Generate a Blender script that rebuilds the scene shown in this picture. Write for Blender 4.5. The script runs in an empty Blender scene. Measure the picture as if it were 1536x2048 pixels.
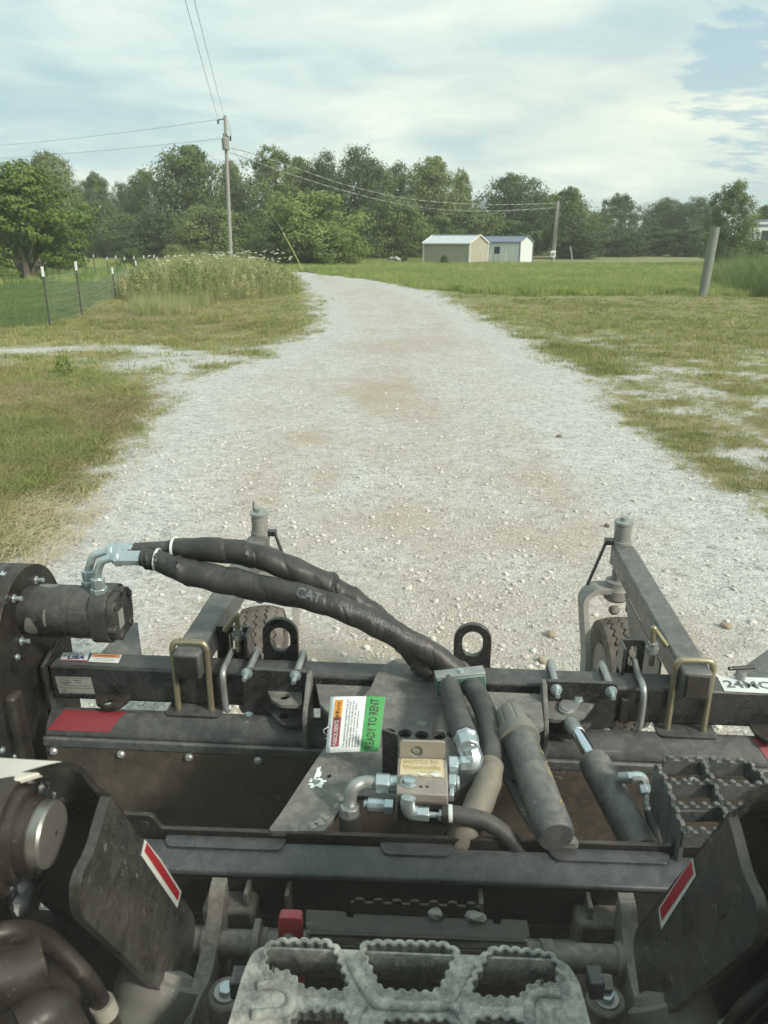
import bpy, bmesh, math, random
import numpy as np
from mathutils import Vector, Matrix, Quaternion

WINDSHIELD = True
random.seed(7); rng = np.random.default_rng(7)
SC = bpy.context.scene
COL = SC.collection
rad = math.radians

# ------------------------------------------------------------------ camera
IMG_F, PITCH, EYE = 1540.0, rad(19.52), 1.9        # focal length in photograph pixels, tilt, eye height in the cab
cam_d = bpy.data.cameras.new('camera'); cam = bpy.data.objects.new('camera', cam_d); COL.objects.link(cam)
SC.camera = cam
cam.location = (0, 0, EYE); cam.rotation_euler = (math.pi/2 - PITCH, 0, 0)
cam_d.sensor_fit = 'VERTICAL'; cam_d.sensor_height = 36; cam_d.lens = 36*IMG_F/2048
cam_d.clip_start = 0.05; cam_d.clip_end = 6000
cam_d.dof.use_dof = True; cam_d.dof.focus_distance = 2.6; cam_d.dof.aperture_fstop = 9.0

# ------------------------------------------------------------------ render settings
SC.render.engine = 'CYCLES'
SC.cycles.use_denoising = True
SC.cycles.max_bounces = 6; SC.cycles.transparent_max_bounces = 12
SC.view_settings.view_transform = 'Standard'; SC.view_settings.look = 'None'
SC.view_settings.gamma = 1; SC.view_settings.use_curve_mapping = False
SC.view_settings.exposure = 0.6
SC.render.resolution_x = 768; SC.render.resolution_y = 1024

# ------------------------------------------------------------------ world: soft evening clouds over a pale sky
SUN_EL, SUN_AZ = rad(32), rad(125)                  # azimuth clockwise from +Y (the view direction)
W = bpy.data.worlds.new('World'); SC.world = W; W.use_nodes = True
nt = W.node_tree; nt.nodes.clear()
def wn(t, **k):
    n = nt.nodes.new(t)
    for a, b in k.items(): setattr(n, a, b)
    return n
def wl(a, b): nt.links.new(a, b)
out = wn('ShaderNodeOutputWorld'); bg = wn('ShaderNodeBackground'); bg.inputs['Strength'].default_value = 0.085
sky = wn('ShaderNodeTexSky', sky_type='NISHITA', sun_disc=False, sun_elevation=SUN_EL, sun_rotation=SUN_AZ)
sky.air_density = 1.4; sky.dust_density = 3.0
tc = wn('ShaderNodeTexCoord'); sep = wn('ShaderNodeSeparateXYZ'); wl(tc.outputs['Generated'], sep.inputs[0])
def wmath(op, a, b=None, c=None, clamp=False):
    n = wn('ShaderNodeMath', operation=op, use_clamp=clamp)
    for i, v in enumerate((a, b, c)):
        if v is None: continue
        if isinstance(v, (int, float)): n.inputs[i].default_value = v
        else: wl(v, n.inputs[i])
    return n.outputs[0]
zc = wmath('MAXIMUM', sep.outputs[2], 0.0)
den = wmath('ADD', zc, 0.16)
cx = wmath('DIVIDE', sep.outputs[0], den); cy = wmath('DIVIDE', sep.outputs[1], den)
comb = wn('ShaderNodeCombineXYZ'); wl(cx, comb.inputs[0]); wl(cy, comb.inputs[1])
def wnoise(scale, detail, rough, off, dist=0.0, sx=1.0, sy=1.0):
    mp = wn('ShaderNodeMapping'); mp.inputs['Location'].default_value = off
    mp.inputs['Scale'].default_value = (sx, sy, 1); mp.inputs['Rotation'].default_value = (0, 0, rad(-18))
    wl(comb.outputs[0], mp.inputs[0])
    n = wn('ShaderNodeTexNoise'); n.inputs['Scale'].default_value = scale; n.inputs['Detail'].default_value = detail
    n.inputs['Roughness'].default_value = rough; n.inputs['Distortion'].default_value = dist
    wl(mp.outputs[0], n.inputs['Vector']); return n.outputs['Fac']
def wramp(f, stops):
    r = wn('ShaderNodeValToRGB'); e = r.color_ramp.elements
    while len(e) > 1: e.remove(e[0])
    e[0].position, e[0].color = stops[0][0], (*stops[0][1], 1)
    for p, c in stops[1:]:
        x = e.new(p); x.color = (*c, 1)
    wl(f, r.inputs[0]); return r.outputs[0]
def wmix(f, a, b, mode='MIX'):
    n = wn('ShaderNodeMix', data_type='RGBA', blend_type=mode)
    if isinstance(f, (int, float)): n.inputs[0].default_value = f
    else: wl(f, n.inputs[0])
    for s, v in ((6, a), (7, b)):
        if isinstance(v, tuple): n.inputs[s].default_value = (*v, 1)
        else: wl(v, n.inputs[s])
    return n.outputs[2]
big = wnoise(0.85, 4, 0.50, (3.1, 0.4, 0), 0.5, 1.0, 1.1)
fine = wnoise(3.0, 7, 0.58, (1.7, 5.2, 0), 0.5, 0.9, 1.25)
shape = wmath('ADD', wmath('MULTIPLY', big, 0.70), wmath('MULTIPLY', fine, 0.30))
cloud = wramp(shape, [(0.33, (4.2, 5.7, 5.9)), (0.44, (5.1, 6.5, 6.4)), (0.52, (6.1, 7.3, 6.9)), (0.61, (7.9, 8.5, 7.6))])
# paler warm bank low down towards the right, cooler grey towards the upper left
warm = wmath('MULTIPLY', wmath('SUBTRACT', 1.0, wmath('MULTIPLY', wmath('ABSOLUTE', wmath('SUBTRACT', sep.outputs[2], 0.14)), 7.0), clamp=True),
             wmath('ADD', wmath('MULTIPLY', sep.outputs[0], 1.6), 0.35, clamp=True))
cloud = wmix(wmath('MULTIPLY', warm, 0.7), cloud, (7.6, 8.1, 6.7))
# breaks in the cloud: blue upper right, a little near the horizon
def cone(d, tight):
    v = wn('ShaderNodeVectorMath', operation='DOT_PRODUCT'); wl(tc.outputs['Generated'], v.inputs[0]); v.inputs[1].default_value = d
    return wmath('MULTIPLY', wmath('SUBTRACT', v.outputs['Value'], 1 - tight), 1/tight, clamp=True)
HOLES = []
blue = wmath('SUBTRACT', 1.0, wmath('MULTIPLY', wmath('SUBTRACT', shape, 0.37), 9.0), clamp=True)
blue = wmath('MULTIPLY', blue, 0.25)
W_CLOUD_OUT = (cloud, blue)
def dir_px(px, py):
    xc, yc = (px-768)/IMG_F, -(py-1024)/IMG_F
    return Vector((xc, math.cos(PITCH)+yc*math.sin(PITCH), -math.sin(PITCH)+yc*math.cos(PITCH))).normalized()
h1 = cone(tuple(dir_px(1475, 108)), 0.0042); h2 = cone(tuple(dir_px(1530, 250)), 0.0040)
hm = wmath('MAXIMUM', h1, wmath('MULTIPLY', h2, 0.8))
puff = wnoise(5.5, 7, 0.6, (4.0, 2.0, 0), 0.3, 0.8, 1.2)
hole = wmath('MULTIPLY', wmath('SUBTRACT', wmath('ADD', hm, wmath('MULTIPLY', wmath('SUBTRACT', 0.5, puff), 3.0)), 0.50), 2.6, clamp=True)
hole = wmath('MULTIPLY', hole, wmath('MULTIPLY', hm, 2.2, clamp=True))
blue = wmath('MAXIMUM', blue, wmath('MULTIPLY', hole, 0.7))
bluesky = wmix(0.8, sky.outputs[0], (3.1, 5.0, 6.3))
skycol = wmix(blue, cloud, bluesky)
skycol = wmix(0.06, skycol, sky.outputs[0])
wl(skycol, bg.inputs['Color']); wl(bg.outputs[0], out.inputs['Surface'])

sun_d = bpy.data.lights.new('sun', 'SUN'); sun_d.energy = 2.8; sun_d.angle = rad(7); sun_d.color = (1.0, 0.92, 0.80)
sun = bpy.data.objects.new('sun', sun_d); COL.objects.link(sun)
sdir = Vector((math.sin(SUN_AZ)*math.cos(SUN_EL), math.cos(SUN_AZ)*math.cos(SUN_EL), math.sin(SUN_EL)))
sun.rotation_euler = (-sdir).to_track_quat('-Z', 'Y').to_euler(); sun.location = (30, -30, 40)

# ------------------------------------------------------------------ placement helpers
def ray(px, py):
    xc, yc = (px-768)/IMG_F, -(py-1024)/IMG_F
    return Vector((xc, math.cos(PITCH)+yc*math.sin(PITCH), -math.sin(PITCH)+yc*math.cos(PITCH)))
def GP(px, py, z=0.0):
    """point of a level plane seen at a pixel of the photograph"""
    r = ray(px, py); t = (z-EYE)/r.z
    return Vector((r.x*t, r.y*t, z))
def DP(px, py, Y):
    """point at distance Y ahead seen at a pixel"""
    r = ray(px, py); t = Y/r.y
    return Vector((r.x*t, Y, EYE+r.z*t))
def frame(x0, yaw): return Matrix.Translation((x0, 0, 0)) @ Matrix.Rotation(-rad(yaw), 4, 'Z')
RAKE, LOADER = frame(0.01, 4.1), frame(0.0, 2.7)
WORLD = Matrix.Identity(4)
FR = [WORLD]
def use(m): FR[0] = m
def P(px, py, ax, v):
    """machine-frame point on the plane ax = v that is seen at a pixel"""
    inv = FR[0].inverted(); a = inv @ Vector((0, 0, EYE)); d = (inv.to_3x3() @ ray(px, py)); k = 'xyz'.index(ax)
    return a + d*((v-a[k])/d[k])

# ------------------------------------------------------------------ mesh helpers
WM = {}
def link(name, me, mat, parent=None, bevel=0, smooth=None, mw=None):
    o = bpy.data.objects.new(name, me); COL.objects.link(o)
    if mat is not None:
        if len(me.materials) == 0: me.materials.append(mat)
    wm = FR[0] @ (mw if mw is not None else Matrix.Identity(4)); WM[o.name] = wm
    if parent is not None: o.parent = parent; o.matrix_local = WM[parent.name].inverted() @ wm
    else: o.matrix_world = wm
    if bevel:
        b = o.modifiers.new('bevel', 'BEVEL'); b.width = bevel; b.segments = 2; b.limit_method = 'ANGLE'; b.angle_limit = rad(35)
        b.harden_normals = False
    return o
def tag(o, label=None, cat=None, group=None, kind=None):
    if label: o['label'] = label
    if cat: o['category'] = cat
    if group: o['group'] = group
    if kind: o['kind'] = kind
    return o
def empty(name, mw, label, cat, group=None):
    o = bpy.data.objects.new(name, None); COL.objects.link(o); o.matrix_world = mw; o.empty_display_size = 0.1; WM[o.name] = mw.copy()
    return tag(o, label, cat, group)
class MB:
    def __init__(s): s.bm = bmesh.new()
    def box(s, c, size, rot=None):
        M = Matrix.Translation(c) @ (rot.to_4x4() if rot is not None else Matrix.Identity(4)) @ Matrix.Diagonal((*size, 1))
        bmesh.ops.create_cube(s.bm, size=1, matrix=M); return s
    def bx(s, x0, x1, y0, y1, z0, z1): return s.box(((x0+x1)/2, (y0+y1)/2, (z0+z1)/2), (abs(x1-x0), abs(y1-y0), abs(z1-z0)))
    def poly(s, pts, vec):
        """prism: polygon extruded along vec"""
        a = [s.bm.verts.new(p) for p in pts]; b = [s.bm.verts.new(Vector(p)+Vector(vec)) for p in pts]; n = len(pts)
        s.bm.faces.new(a); s.bm.faces.new(list(reversed(b)))
        for i in range(n): s.bm.faces.new((a[i], b[i], b[(i+1) % n], a[(i+1) % n]))
        return s
    def holed(s, loops, to3, vec):
        """flat plate with holes: 2D loops (first the outline), to3 maps 2D to 3D, extruded along vec"""
        from mathutils.geometry import delaunay_2d_cdt
        pv, pe = [], []
        for L in loops:
            o = len(pv); pv += [Vector((p[0], p[1])) for p in L]; pe += [(o+i, o+(i+1) % len(L)) for i in range(len(L))]
        ov, oe, of_ = delaunay_2d_cdt(pv, pe, [], 0, 1e-7)[:3]; vec = Vector(vec)
        def inside(L, x, y):
            c = False
            for i in range(len(L)):
                a, b = L[i-1], L[i]
                if (a[1] > y) != (b[1] > y) and x < (b[0]-a[0])*(y-a[1])/(b[1]-a[1])+a[0]: c = not c
            return c
        keep = []
        for f in of_:
            x = sum(ov[k].x for k in f)/len(f); y = sum(ov[k].y for k in f)/len(f)
            if inside(loops[0], x, y) and not any(inside(h, x, y) for h in loops[1:]): keep.append(list(f))
        A = [s.bm.verts.new(Vector(to3(v.x, v.y))) for v in ov]; B = [s.bm.verts.new(v.co+vec) for v in A]; cnt = {}
        for i in keep:
            s.bm.faces.new([A[k] for k in i]); s.bm.faces.new([B[k] for k in reversed(i)])
            for a, b in zip(i, i[1:]+i[:1]): cnt[(min(a, b), max(a, b))] = cnt.get((min(a, b), max(a, b)), 0)+1
        for (i, j), n_ in cnt.items():
            if n_ == 1: s.bm.faces.new((A[i], A[j], B[j], B[i]))
        loose = [v for v in A+B if not v.link_faces]
        for v in loose: s.bm.verts.remove(v)
        bmesh.ops.dissolve_limit(s.bm, angle_limit=0.001, verts=s.bm.verts[:], edges=s.bm.edges[:]) if len(loops) == 1 else None
        return s
    def cyl(s, p0, p1, r0, r1=None, n=20, cap=True):
        p0, p1 = Vector(p0), Vector(p1); r1 = r0 if r1 is None else r1; d = p1-p0
        M = Matrix.Translation((p0+p1)/2) @ d.to_track_quat('Z', 'Y').to_matrix().to_4x4()
        bmesh.ops.create_cone(s.bm, cap_ends=cap, segments=n, radius1=r0, radius2=r1, depth=d.length, matrix=M); return s
    def lathe(s, o, ax, prof, n=28, cap=True):
        """profile [(distance along ax, radius)]"""
        o, ax = Vector(o), Vector(ax).normalized(); q = ax.to_track_quat('Z', 'Y').to_matrix(); rings = []
        for h, r in prof:
            rings.append([s.bm.verts.new(o + ax*h + q @ Vector((r*math.cos(2*math.pi*k/n), r*math.sin(2*math.pi*k/n), 0))) for k in range(n)])
        for a, b in zip(rings, rings[1:]):
            for k in range(n): s.bm.faces.new((a[k], a[(k+1) % n], b[(k+1) % n], b[k]))
        if cap: s.bm.faces.new(list(reversed(rings[0]))); s.bm.faces.new(rings[-1])
        return s
    def tube(s, pts, r, n=12, flat=1.0, rfun=None, cap=True):
        pts = [Vector(p) for p in pts]; up = None; rings = []
        for i, p in enumerate(pts):
            t = (pts[min(i+1, len(pts)-1)] - pts[max(i-1, 0)]).normalized()
            if up is None:
                up = Vector((0, 0, 1)) if abs(t.z) < 0.9 else Vector((0, 1, 0))
            sd = t.cross(up).normalized(); up = sd.cross(t).normalized()
            R = r[i] if isinstance(r, (list, tuple)) else r
            ring = []
            for k in range(n):
                a = 2*math.pi*k/n; rr = R*(rfun(i, a) if rfun else 1)
                ring.append(s.bm.verts.new(p + sd*math.cos(a)*rr + up*math.sin(a)*rr*flat))
            rings.append(ring)
        for a, b in zip(rings, rings[1:]):
            for k in range(n): s.bm.faces.new((a[k], a[(k+1) % n], b[(k+1) % n], b[k]))
        if cap: s.bm.faces.new(list(reversed(rings[0]))); s.bm.faces.new(rings[-1])
        return s
    def build(s, name, mat, parent=None, bevel=0, smooth=True, label=None, mw=None):
        bmesh.ops.recalc_face_normals(s.bm, faces=s.bm.faces)
        me = bpy.data.meshes.new(name); s.bm.to_mesh(me); s.bm.free()
        if smooth:
            me.polygons.foreach_set('use_smooth', [True]*len(me.polygons)); me.set_sharp_from_angle(angle=rad(38))
        o = link(name, me, mat, parent, bevel, mw=mw)
        if label: o['label'] = label
        return o
def spline(pts, n=8, closed=False):
    """Catmull-Rom through pts"""
    pts = [Vector(p) for p in pts]; out = []; m = len(pts)
    for i in range(m if closed else m-1):
        if closed: a, b, c, d = pts[(i-1) % m], pts[i], pts[(i+1) % m], pts[(i+2) % m]
        else: a, b, c, d = pts[max(i-1, 0)], pts[i], pts[i+1], pts[min(i+2, m-1)]
        for k in range(n):
            t = k/n; out.append(0.5*((2*b)+(c-a)*t+(2*a-5*b+4*c-d)*t*t+(-a+3*b-3*c+d)*t**3))
    if not closed: out.append(pts[-1])
    return out
def rounded(pts, r, n=5):
    """2D polygon with rounded corners; r a number or one per corner"""
    out = []; m = len(pts)
    for i in range(m):
        p = Vector(pts[i]).to_2d(); a = Vector(pts[i-1]).to_2d(); b = Vector(pts[(i+1) % m]).to_2d(); R = r[i] if isinstance(r, (list, tuple)) else r
        da, db = (a-p), (b-p); R = min(R, da.length*0.49, db.length*0.49)
        if R < 1e-5: out.append(p); continue
        p0, p1 = p+da.normalized()*R, p+db.normalized()*R
        for k in range(n+1):
            t = k/n; out.append(p0*(1-t)**2 + p*2*t*(1-t) + p1*t*t)
    return out
def circle2(c, r, n=20, ry=None): return [Vector((c[0]+r*math.cos(2*math.pi*k/n), c[1]+(ry or r)*math.sin(2*math.pi*k/n))) for k in range(n)]
def text_mesh(body, size, ax='CENTER', bold=0.0, res=2):
    c = bpy.data.curves.new('t', 'FONT'); c.body = body; c.size = size; c.align_x = ax; c.align_y = 'CENTER'; c.offset = bold; c.resolution_u = res
    o = bpy.data.objects.new('t', c); COL.objects.link(o)
    me = bpy.data.meshes.new_from_object(o.evaluated_get(bpy.context.evaluated_depsgraph_get())); bpy.data.objects.remove(o); bpy.data.curves.remove(c)
    return me
def text_on(body, size, mat, parent, origin, xdir, ydir, name='lettering', bold=0.0, ax='CENTER', fit=None):
    me = text_mesh(body, size, ax, bold)
    x, y = Vector(xdir).normalized(), Vector(ydir).normalized(); z = x.cross(y).normalized(); y = z.cross(x)
    sx = 1.0
    if fit:
        co = [v.co.x for v in me.vertices]
        if co: sx = fit/(max(co)-min(co))
    M = Matrix((x*sx, y, z)).transposed().to_4x4(); M.translation = Vector(origin)
    me.transform(M); me.name = name
    return link(name, me, mat, parent)
def raw_mesh(name, V, Fc, mat_list=None, uv=None):
    """fast mesh from numpy: V (n,3), Fc (m,k)"""
    me = bpy.data.meshes.new(name); n, (m, k) = len(V), Fc.shape
    me.vertices.add(n); me.vertices.foreach_set('co', np.ascontiguousarray(V, np.float32).ravel())
    me.loops.add(m*k); me.loops.foreach_set('vertex_index', Fc.astype(np.int32).ravel())
    me.polygons.add(m); me.polygons.foreach_set('loop_start', (np.arange(m)*k).astype(np.int32))
    me.update(calc_edges=True); me.validate()
    return me

# ------------------------------------------------------------------ material helpers
class Mat:
    def __init__(s, name):
        s.m = bpy.data.materials.new(name); s.m.use_nodes = True; s.t = s.m.node_tree; s.b = s.t.nodes['Principled BSDF']; s.o = s.t.nodes['Material Output']
        s.geo = None
    def n(s, t, **k):
        x = s.t.nodes.new(t)
        for a, b in k.items(): setattr(x, a, b)
        return x
    def l(s, a, b): s.t.links.new(a, b)
    def setin(s, sock, v):
        if isinstance(v, (int, float)): sock.default_value = v
        elif isinstance(v, tuple): sock.default_value = (*v, 1) if len(v) == 3 and sock.type == 'RGBA' else v
        else: s.l(v, sock)
    def coord(s, kind='Object'):
        return s.n('ShaderNodeTexCoord').outputs[kind]
    def noise(s, scale, detail=4, rough=0.55, vec=None, stretch=None, dist=0):
        x = s.n('ShaderNodeTexNoise'); x.inputs['Scale'].default_value = scale; x.inputs['Detail'].default_value = detail
        x.inputs['Roughness'].default_value = rough; x.inputs['Distortion'].default_value = dist
        v = vec if vec is not None else s.coord()
        if stretch:
            mp = s.n('ShaderNodeMapping'); mp.inputs['Scale'].default_value = stretch; s.l(v, mp.inputs[0]); v = mp.outputs[0]
        s.l(v, x.inputs['Vector']); return x.outputs['Fac']
    def voro(s, scale, feat='F1', out='Distance', vec=None, rnd=1.0):
        x = s.n('ShaderNodeTexVoronoi', feature=feat); x.inputs['Scale'].default_value = scale; x.inputs['Randomness'].default_value = rnd
        s.l(vec if vec is not None else s.coord(), x.inputs['Vector']); return x.outputs[out]
    def math(s, op, a, b=None, clamp=False):
        x = s.n('ShaderNodeMath', operation=op, use_clamp=clamp); s.setin(x.inputs[0], a)
        if b is not None: s.setin(x.inputs[1], b)
        return x.outputs[0]
    def ramp(s, f, *stops):
        r = s.n('ShaderNodeValToRGB'); e = r.color_ramp.elements
        while len(e) > 1: e.remove(e[0])
        c = lambda v: (v, v, v, 1) if isinstance(v, (int, float)) else (*v, 1)
        e[0].position, e[0].color = stops[0][0], c(stops[0][1])
        for p, v in stops[1:]: e.new(p).color = c(v)
        s.l(f, r.inputs[0]); return r.outputs[0]
    def mix(s, f, a, b, mode='MIX'):
        x = s.n('ShaderNodeMix', data_type='RGBA', blend_type=mode); s.setin(x.inputs[0], f); s.setin(x.inputs[6], a); s.setin(x.inputs[7], b); return x.outputs[2]
    def base(s, v): s.setin(s.b.inputs['Base Color'], v)
    def rough(s, v): s.setin(s.b.inputs['Roughness'], v)
    def metal(s, v): s.setin(s.b.inputs['Metallic'], v)
    def bump(s, h, strength=0.3, dist=0.002):
        x = s.n('ShaderNodeBump'); x.inputs['Strength'].default_value = strength; x.inputs['Distance'].default_value = dist
        s.setin(x.inputs['Height'], h); s.l(x.outputs[0], s.b.inputs['Normal']); return x
    def up(s):
        g = s.n('ShaderNodeNewGeometry'); q = s.n('ShaderNodeSeparateXYZ'); s.l(g.outputs['Normal'], q.inputs[0])
        return s.math('MAXIMUM', q.outputs[2], 0.0)
def painted(name, base, dust=(0.23, 0.21, 0.18), amount=0.5, toplight_dust=0.45, rough=0.5, speck=True, scale=9, metal=0.0, chips=None):
    """paint with dirt: a film of settled dust (more on faces that look up, as dust lies and to paint in their top light), blotches, specks and scratches"""
    m = Mat(name)
    a = m.ramp(m.noise(scale, 6, 0.62), (0.38, 0.0), (0.72, 1.0))
    b = m.ramp(m.noise(scale*9, 4, 0.7), (0.45, 0.0), (0.75, 1.0))
    c_ = m.ramp(m.noise(scale*3.1, 8, 0.7, dist=0.6), (0.44, 0.0), (0.60, 1.0))
    d = m.math('ADD', m.math('ADD', m.math('MULTIPLY', a, amount*0.45), m.math('MULTIPLY', b, amount*0.30)), m.math('MULTIPLY', c_, amount*0.28))
    d = m.math('ADD', d, m.math('MULTIPLY', m.math('MULTIPLY', m.up(), toplight_dust*0.62), m.math('ADD', m.math('MULTIPLY', c_, 0.45), 0.6)), clamp=True)  # up-facing dust also paints lit tops paler than the fronts
    col = m.mix(d, base, dust)
    if speck:
        sp = m.ramp(m.voro(130), (0.09, 1.0), (0.19, 0.0)); g = m.ramp(m.noise(17, 4, 0.7), (0.50, 0.0), (0.62, 1.0))
        col = m.mix(m.math('MULTIPLY', m.math('MULTIPLY', sp, g), 0.55), col, tuple(min(1, c*1.9) for c in dust))
        sc_ = m.ramp(m.noise(60, 2, 0.5, stretch=(0.06, 1, 1)), (0.70, 0.0), (0.76, 1.0))
        col = m.mix(m.math('MULTIPLY', sc_, 0.35), col, tuple(min(1, c*1.6) for c in dust))
    ru = m.ramp(m.noise(34, 7, 0.78), (0.655, 0.0), (0.69, 1.0)); col = m.mix(m.math('MULTIPLY', ru, 0.6 if speck else 0.0), col, (0.135, 0.085, 0.05))
    wo = m.ramp(m.noise(19, 7, 0.75, dist=1.0), (0.66, 0.0), (0.68, 1.0)); col = m.mix(m.math('MULTIPLY', wo, 0.5 if speck else 0.0), col, (0.30, 0.30, 0.28))
    if chips:
        c = m.ramp(m.noise(26, 5, 0.7), (0.66, 0.0), (0.70, 1.0)); col = m.mix(c, col, chips)
    m.base(col); m.metal(metal)
    m.rough(m.math('ADD', m.math('MULTIPLY', d, 0.9), m.math('MULTIPLY', m.noise(scale*5, 5, 0.7), rough*1.6), clamp=True))
    m.bump(m.noise(scale*22, 3, 0.6), 0.12, 0.001)
    return m.m
def plain(name, base, rough=0.6, metal=0.0, var=0.15, scale=30, bump=0.0):
    m = Mat(name); f = m.noise(scale, 4, 0.6)
    m.base(m.mix(f, tuple(c*(1-var) for c in base), tuple(min(1, c*(1+var)) for c in base))); m.rough(rough); m.metal(metal)
    if bump: m.bump(m.noise(scale*4, 3), bump, 0.001)
    return m.m

# ------------------------------------------------------------------ materials of the machine
M = {}
M['black'] = painted('black_paint', (0.009, 0.009, 0.010), (0.20, 0.205, 0.20), 0.20, 0.50, 0.28)
M['blackflat'] = painted('black_paint_dirty', (0.007, 0.0065, 0.006), (0.15, 0.13, 0.10), 0.20, 0.30, 0.40)
M['grey'] = painted('grey_paint', (0.033, 0.040, 0.044), (0.28, 0.275, 0.25), 0.40, 0.45, 0.30)
M['plate'] = painted('dusty_plate', (0.060, 0.063, 0.064), (0.30, 0.29, 0.26), 0.60, 0.40, 0.5, chips=(0.30, 0.30, 0.29))
M['armgrey'] = painted('arm_grey', (0.017, 0.017, 0.015), (0.24, 0.23, 0.20), 0.30, 0.20, 0.30)
M['bluegrey'] = painted('blue_grey_steel', (0.026, 0.030, 0.037), (0.19, 0.195, 0.195), 0.34, 0.22, 0.34)
M['brown'] = painted('muddy_steel', (0.030, 0.024, 0.018), (0.125, 0.10, 0.07), 0.75, 0.5, 0.8)
M['caked'] = painted('dust_caked_step', (0.055, 0.070, 0.080), (0.58, 0.575, 0.51), 1.0, 0.60, 0.6, scale=13)
M['lug'] = painted('dusty_lug', (0.06, 0.06, 0.055), (0.30, 0.28, 0.24), 0.9, 0.5, 0.55)
M['zinc'] = plain('zinc_plating', (0.50, 0.58, 0.60), 0.34, 0.75, 0.2, 60)
M['zincdull'] = plain('dull_zinc', (0.36, 0.38, 0.37), 0.45, 0.6, 0.3, 40)
M['brass'] = plain('yellow_zinc', (0.34, 0.31, 0.21), 0.42, 0.75, 0.3, 35)
M['chrome'] = plain('chrome_rod', (0.70, 0.76, 0.82), 0.12, 1.0, 0.05)
M['galv'] = painted('dusty_galvanised', (0.17, 0.18, 0.175), (0.34, 0.32, 0.27), 0.8, 0.35, 0.5)
M['alu'] = painted('brushed_block', (0.20, 0.185, 0.165), (0.36, 0.33, 0.28), 0.6, 0.5, 0.45)
M['beige'] = painted('beige_bracket', (0.27, 0.245, 0.20), (0.36, 0.33, 0.27), 0.6, 0.3, 0.5)
M['green'] = painted('green_clamp', (0.012, 0.10, 0.075), (0.30, 0.32, 0.30), 0.4, 0.9, 0.4)
M['red'] = painted('red_paint', (0.33, 0.015, 0.025), (0.25, 0.15, 0.13), 0.4, 0.25, 0.5)
M['hoodred'] = plain('dusty_red_reflector', (0.20, 0.022, 0.03), 0.5, 0.0, 0.2, 40)
M['reflred'] = plain('red_reflector', (0.36, 0.012, 0.022), 0.35, 0.0, 0.15, 60)
M['reflwhite'] = plain('white_reflector', (0.62, 0.64, 0.58), 0.4, 0.0, 0.06)
M['pinsteel'] = plain('worn_pin', (0.33, 0.33, 0.30), 0.38, 0.7, 0.12, 40)
M['rustpin'] = painted('greasy_boss', (0.012, 0.010, 0.008), (0.12, 0.10, 0.08), 0.30, 0.2, 0.45)
M['grease'] = plain('grease', (0.025, 0.03, 0.036), 0.42, 0.0, 0.6, 50, 0.6)
M['capgrey'] = painted('grey_plastic', (0.135, 0.14, 0.125), (0.26, 0.25, 0.21), 0.45, 0.25, 0.5)
M['white'] = plain('white_sticker', (0.66, 0.70, 0.68), 0.45, 0.0, 0.06)
M['paper'] = plain('white_card', (0.78, 0.84, 0.84), 0.6, 0.0, 0.02)
M['tagred'] = plain('tag_red', (0.26, 0.055, 0.06), 0.6, 0.0, 0.1); M['tagorange'] = plain('tag_orange', (0.68, 0.30, 0.05), 0.6, 0.0, 0.1)
M['taggreen'] = plain('tag_green', (0.045, 0.30, 0.075), 0.6, 0.0, 0.08); M['ink'] = plain('black_ink', (0.015, 0.015, 0.018), 0.6)
M['whiteink'] = plain('white_ink', (0.6, 0.6, 0.58), 0.6); M['greyink'] = plain('grey_ink', (0.13, 0.15, 0.16), 0.6); M['blueink'] = plain('navy_ink', (0.03, 0.04, 0.12), 0.6)
M['label'] = plain('yellowed_label', (0.58, 0.50, 0.33), 0.6, 0.0, 0.12, 12); M['chalk'] = plain('yellow_marker', (0.45, 0.38, 0.16), 0.8)
M['nameplate'] = plain('metal_nameplate', (0.30, 0.31, 0.29), 0.5, 0.3)
M['orangeink'] = plain('orange_ink', (0.50, 0.22, 0.08), 0.6); M['redink'] = plain('red_ink', (0.40, 0.05, 0.06), 0.6)
M['skypale'] = painted('sky_pale_arm_top', (0.62, 0.62, 0.54), (0.48, 0.46, 0.40), 0.4, 0.2, 0.4, speck=False)  # grey arm top coloured pale to carry the sky's reflection
M['band'] = plain('dusty_band', (0.30, 0.29, 0.25), 0.6, 0, 0.3)
M['ziptie'] = plain('white_nylon', (0.62, 0.66, 0.66), 0.5)
def rubber(name, base, dust, amt, crease=False):
    m = Mat(name); a = m.ramp(m.noise(14, 6, 0.65), (0.36, 0.0), (0.75, 1.0))
    m.base(m.mix(m.math('ADD', m.math('MULTIPLY', a, amt), m.math('MULTIPLY', m.up(), 0.16), clamp=True), base, dust)); m.rough(0.62)
    m.bump(m.math('ADD', m.noise(55, 4, 0.6), m.math('MULTIPLY', m.noise(700, 2, 0.5), 0.3)), 0.35, 0.002)
    if crease:
        r_ = m.math('ABSOLUTE', m.math('SUBTRACT', m.noise(9, 2, 0.5, stretch=(1.0, 0.6, 0.4), dist=0.5), 0.5)); r2 = m.ramp(r_, (0.0, 0.0), (0.05, 1.0)); m.bump(m.math('ADD', r2, m.math('MULTIPLY', m.noise(40, 4, 0.6), 0.5)), 0.5, 0.0045); m.rough(0.5)
    return m.m
M['hose'] = rubber('black_rubber', (0.022, 0.024, 0.025), (0.16, 0.16, 0.15), 0.45)
M['sleeve'] = rubber('nylon_sleeve', (0.011, 0.012, 0.012), (0.13, 0.125, 0.115), 0.30, crease=True)
M['braid'] = rubber('dusty_braid', (0.13, 0.125, 0.10), (0.26, 0.24, 0.19), 0.8)
M['tire'] = rubber('dusty_tyre', (0.065, 0.058, 0.05), (0.24, 0.21, 0.17), 0.75)
M['groove'] = plain('tyre_groove', (0.02, 0.02, 0.018), 0.9)

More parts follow.
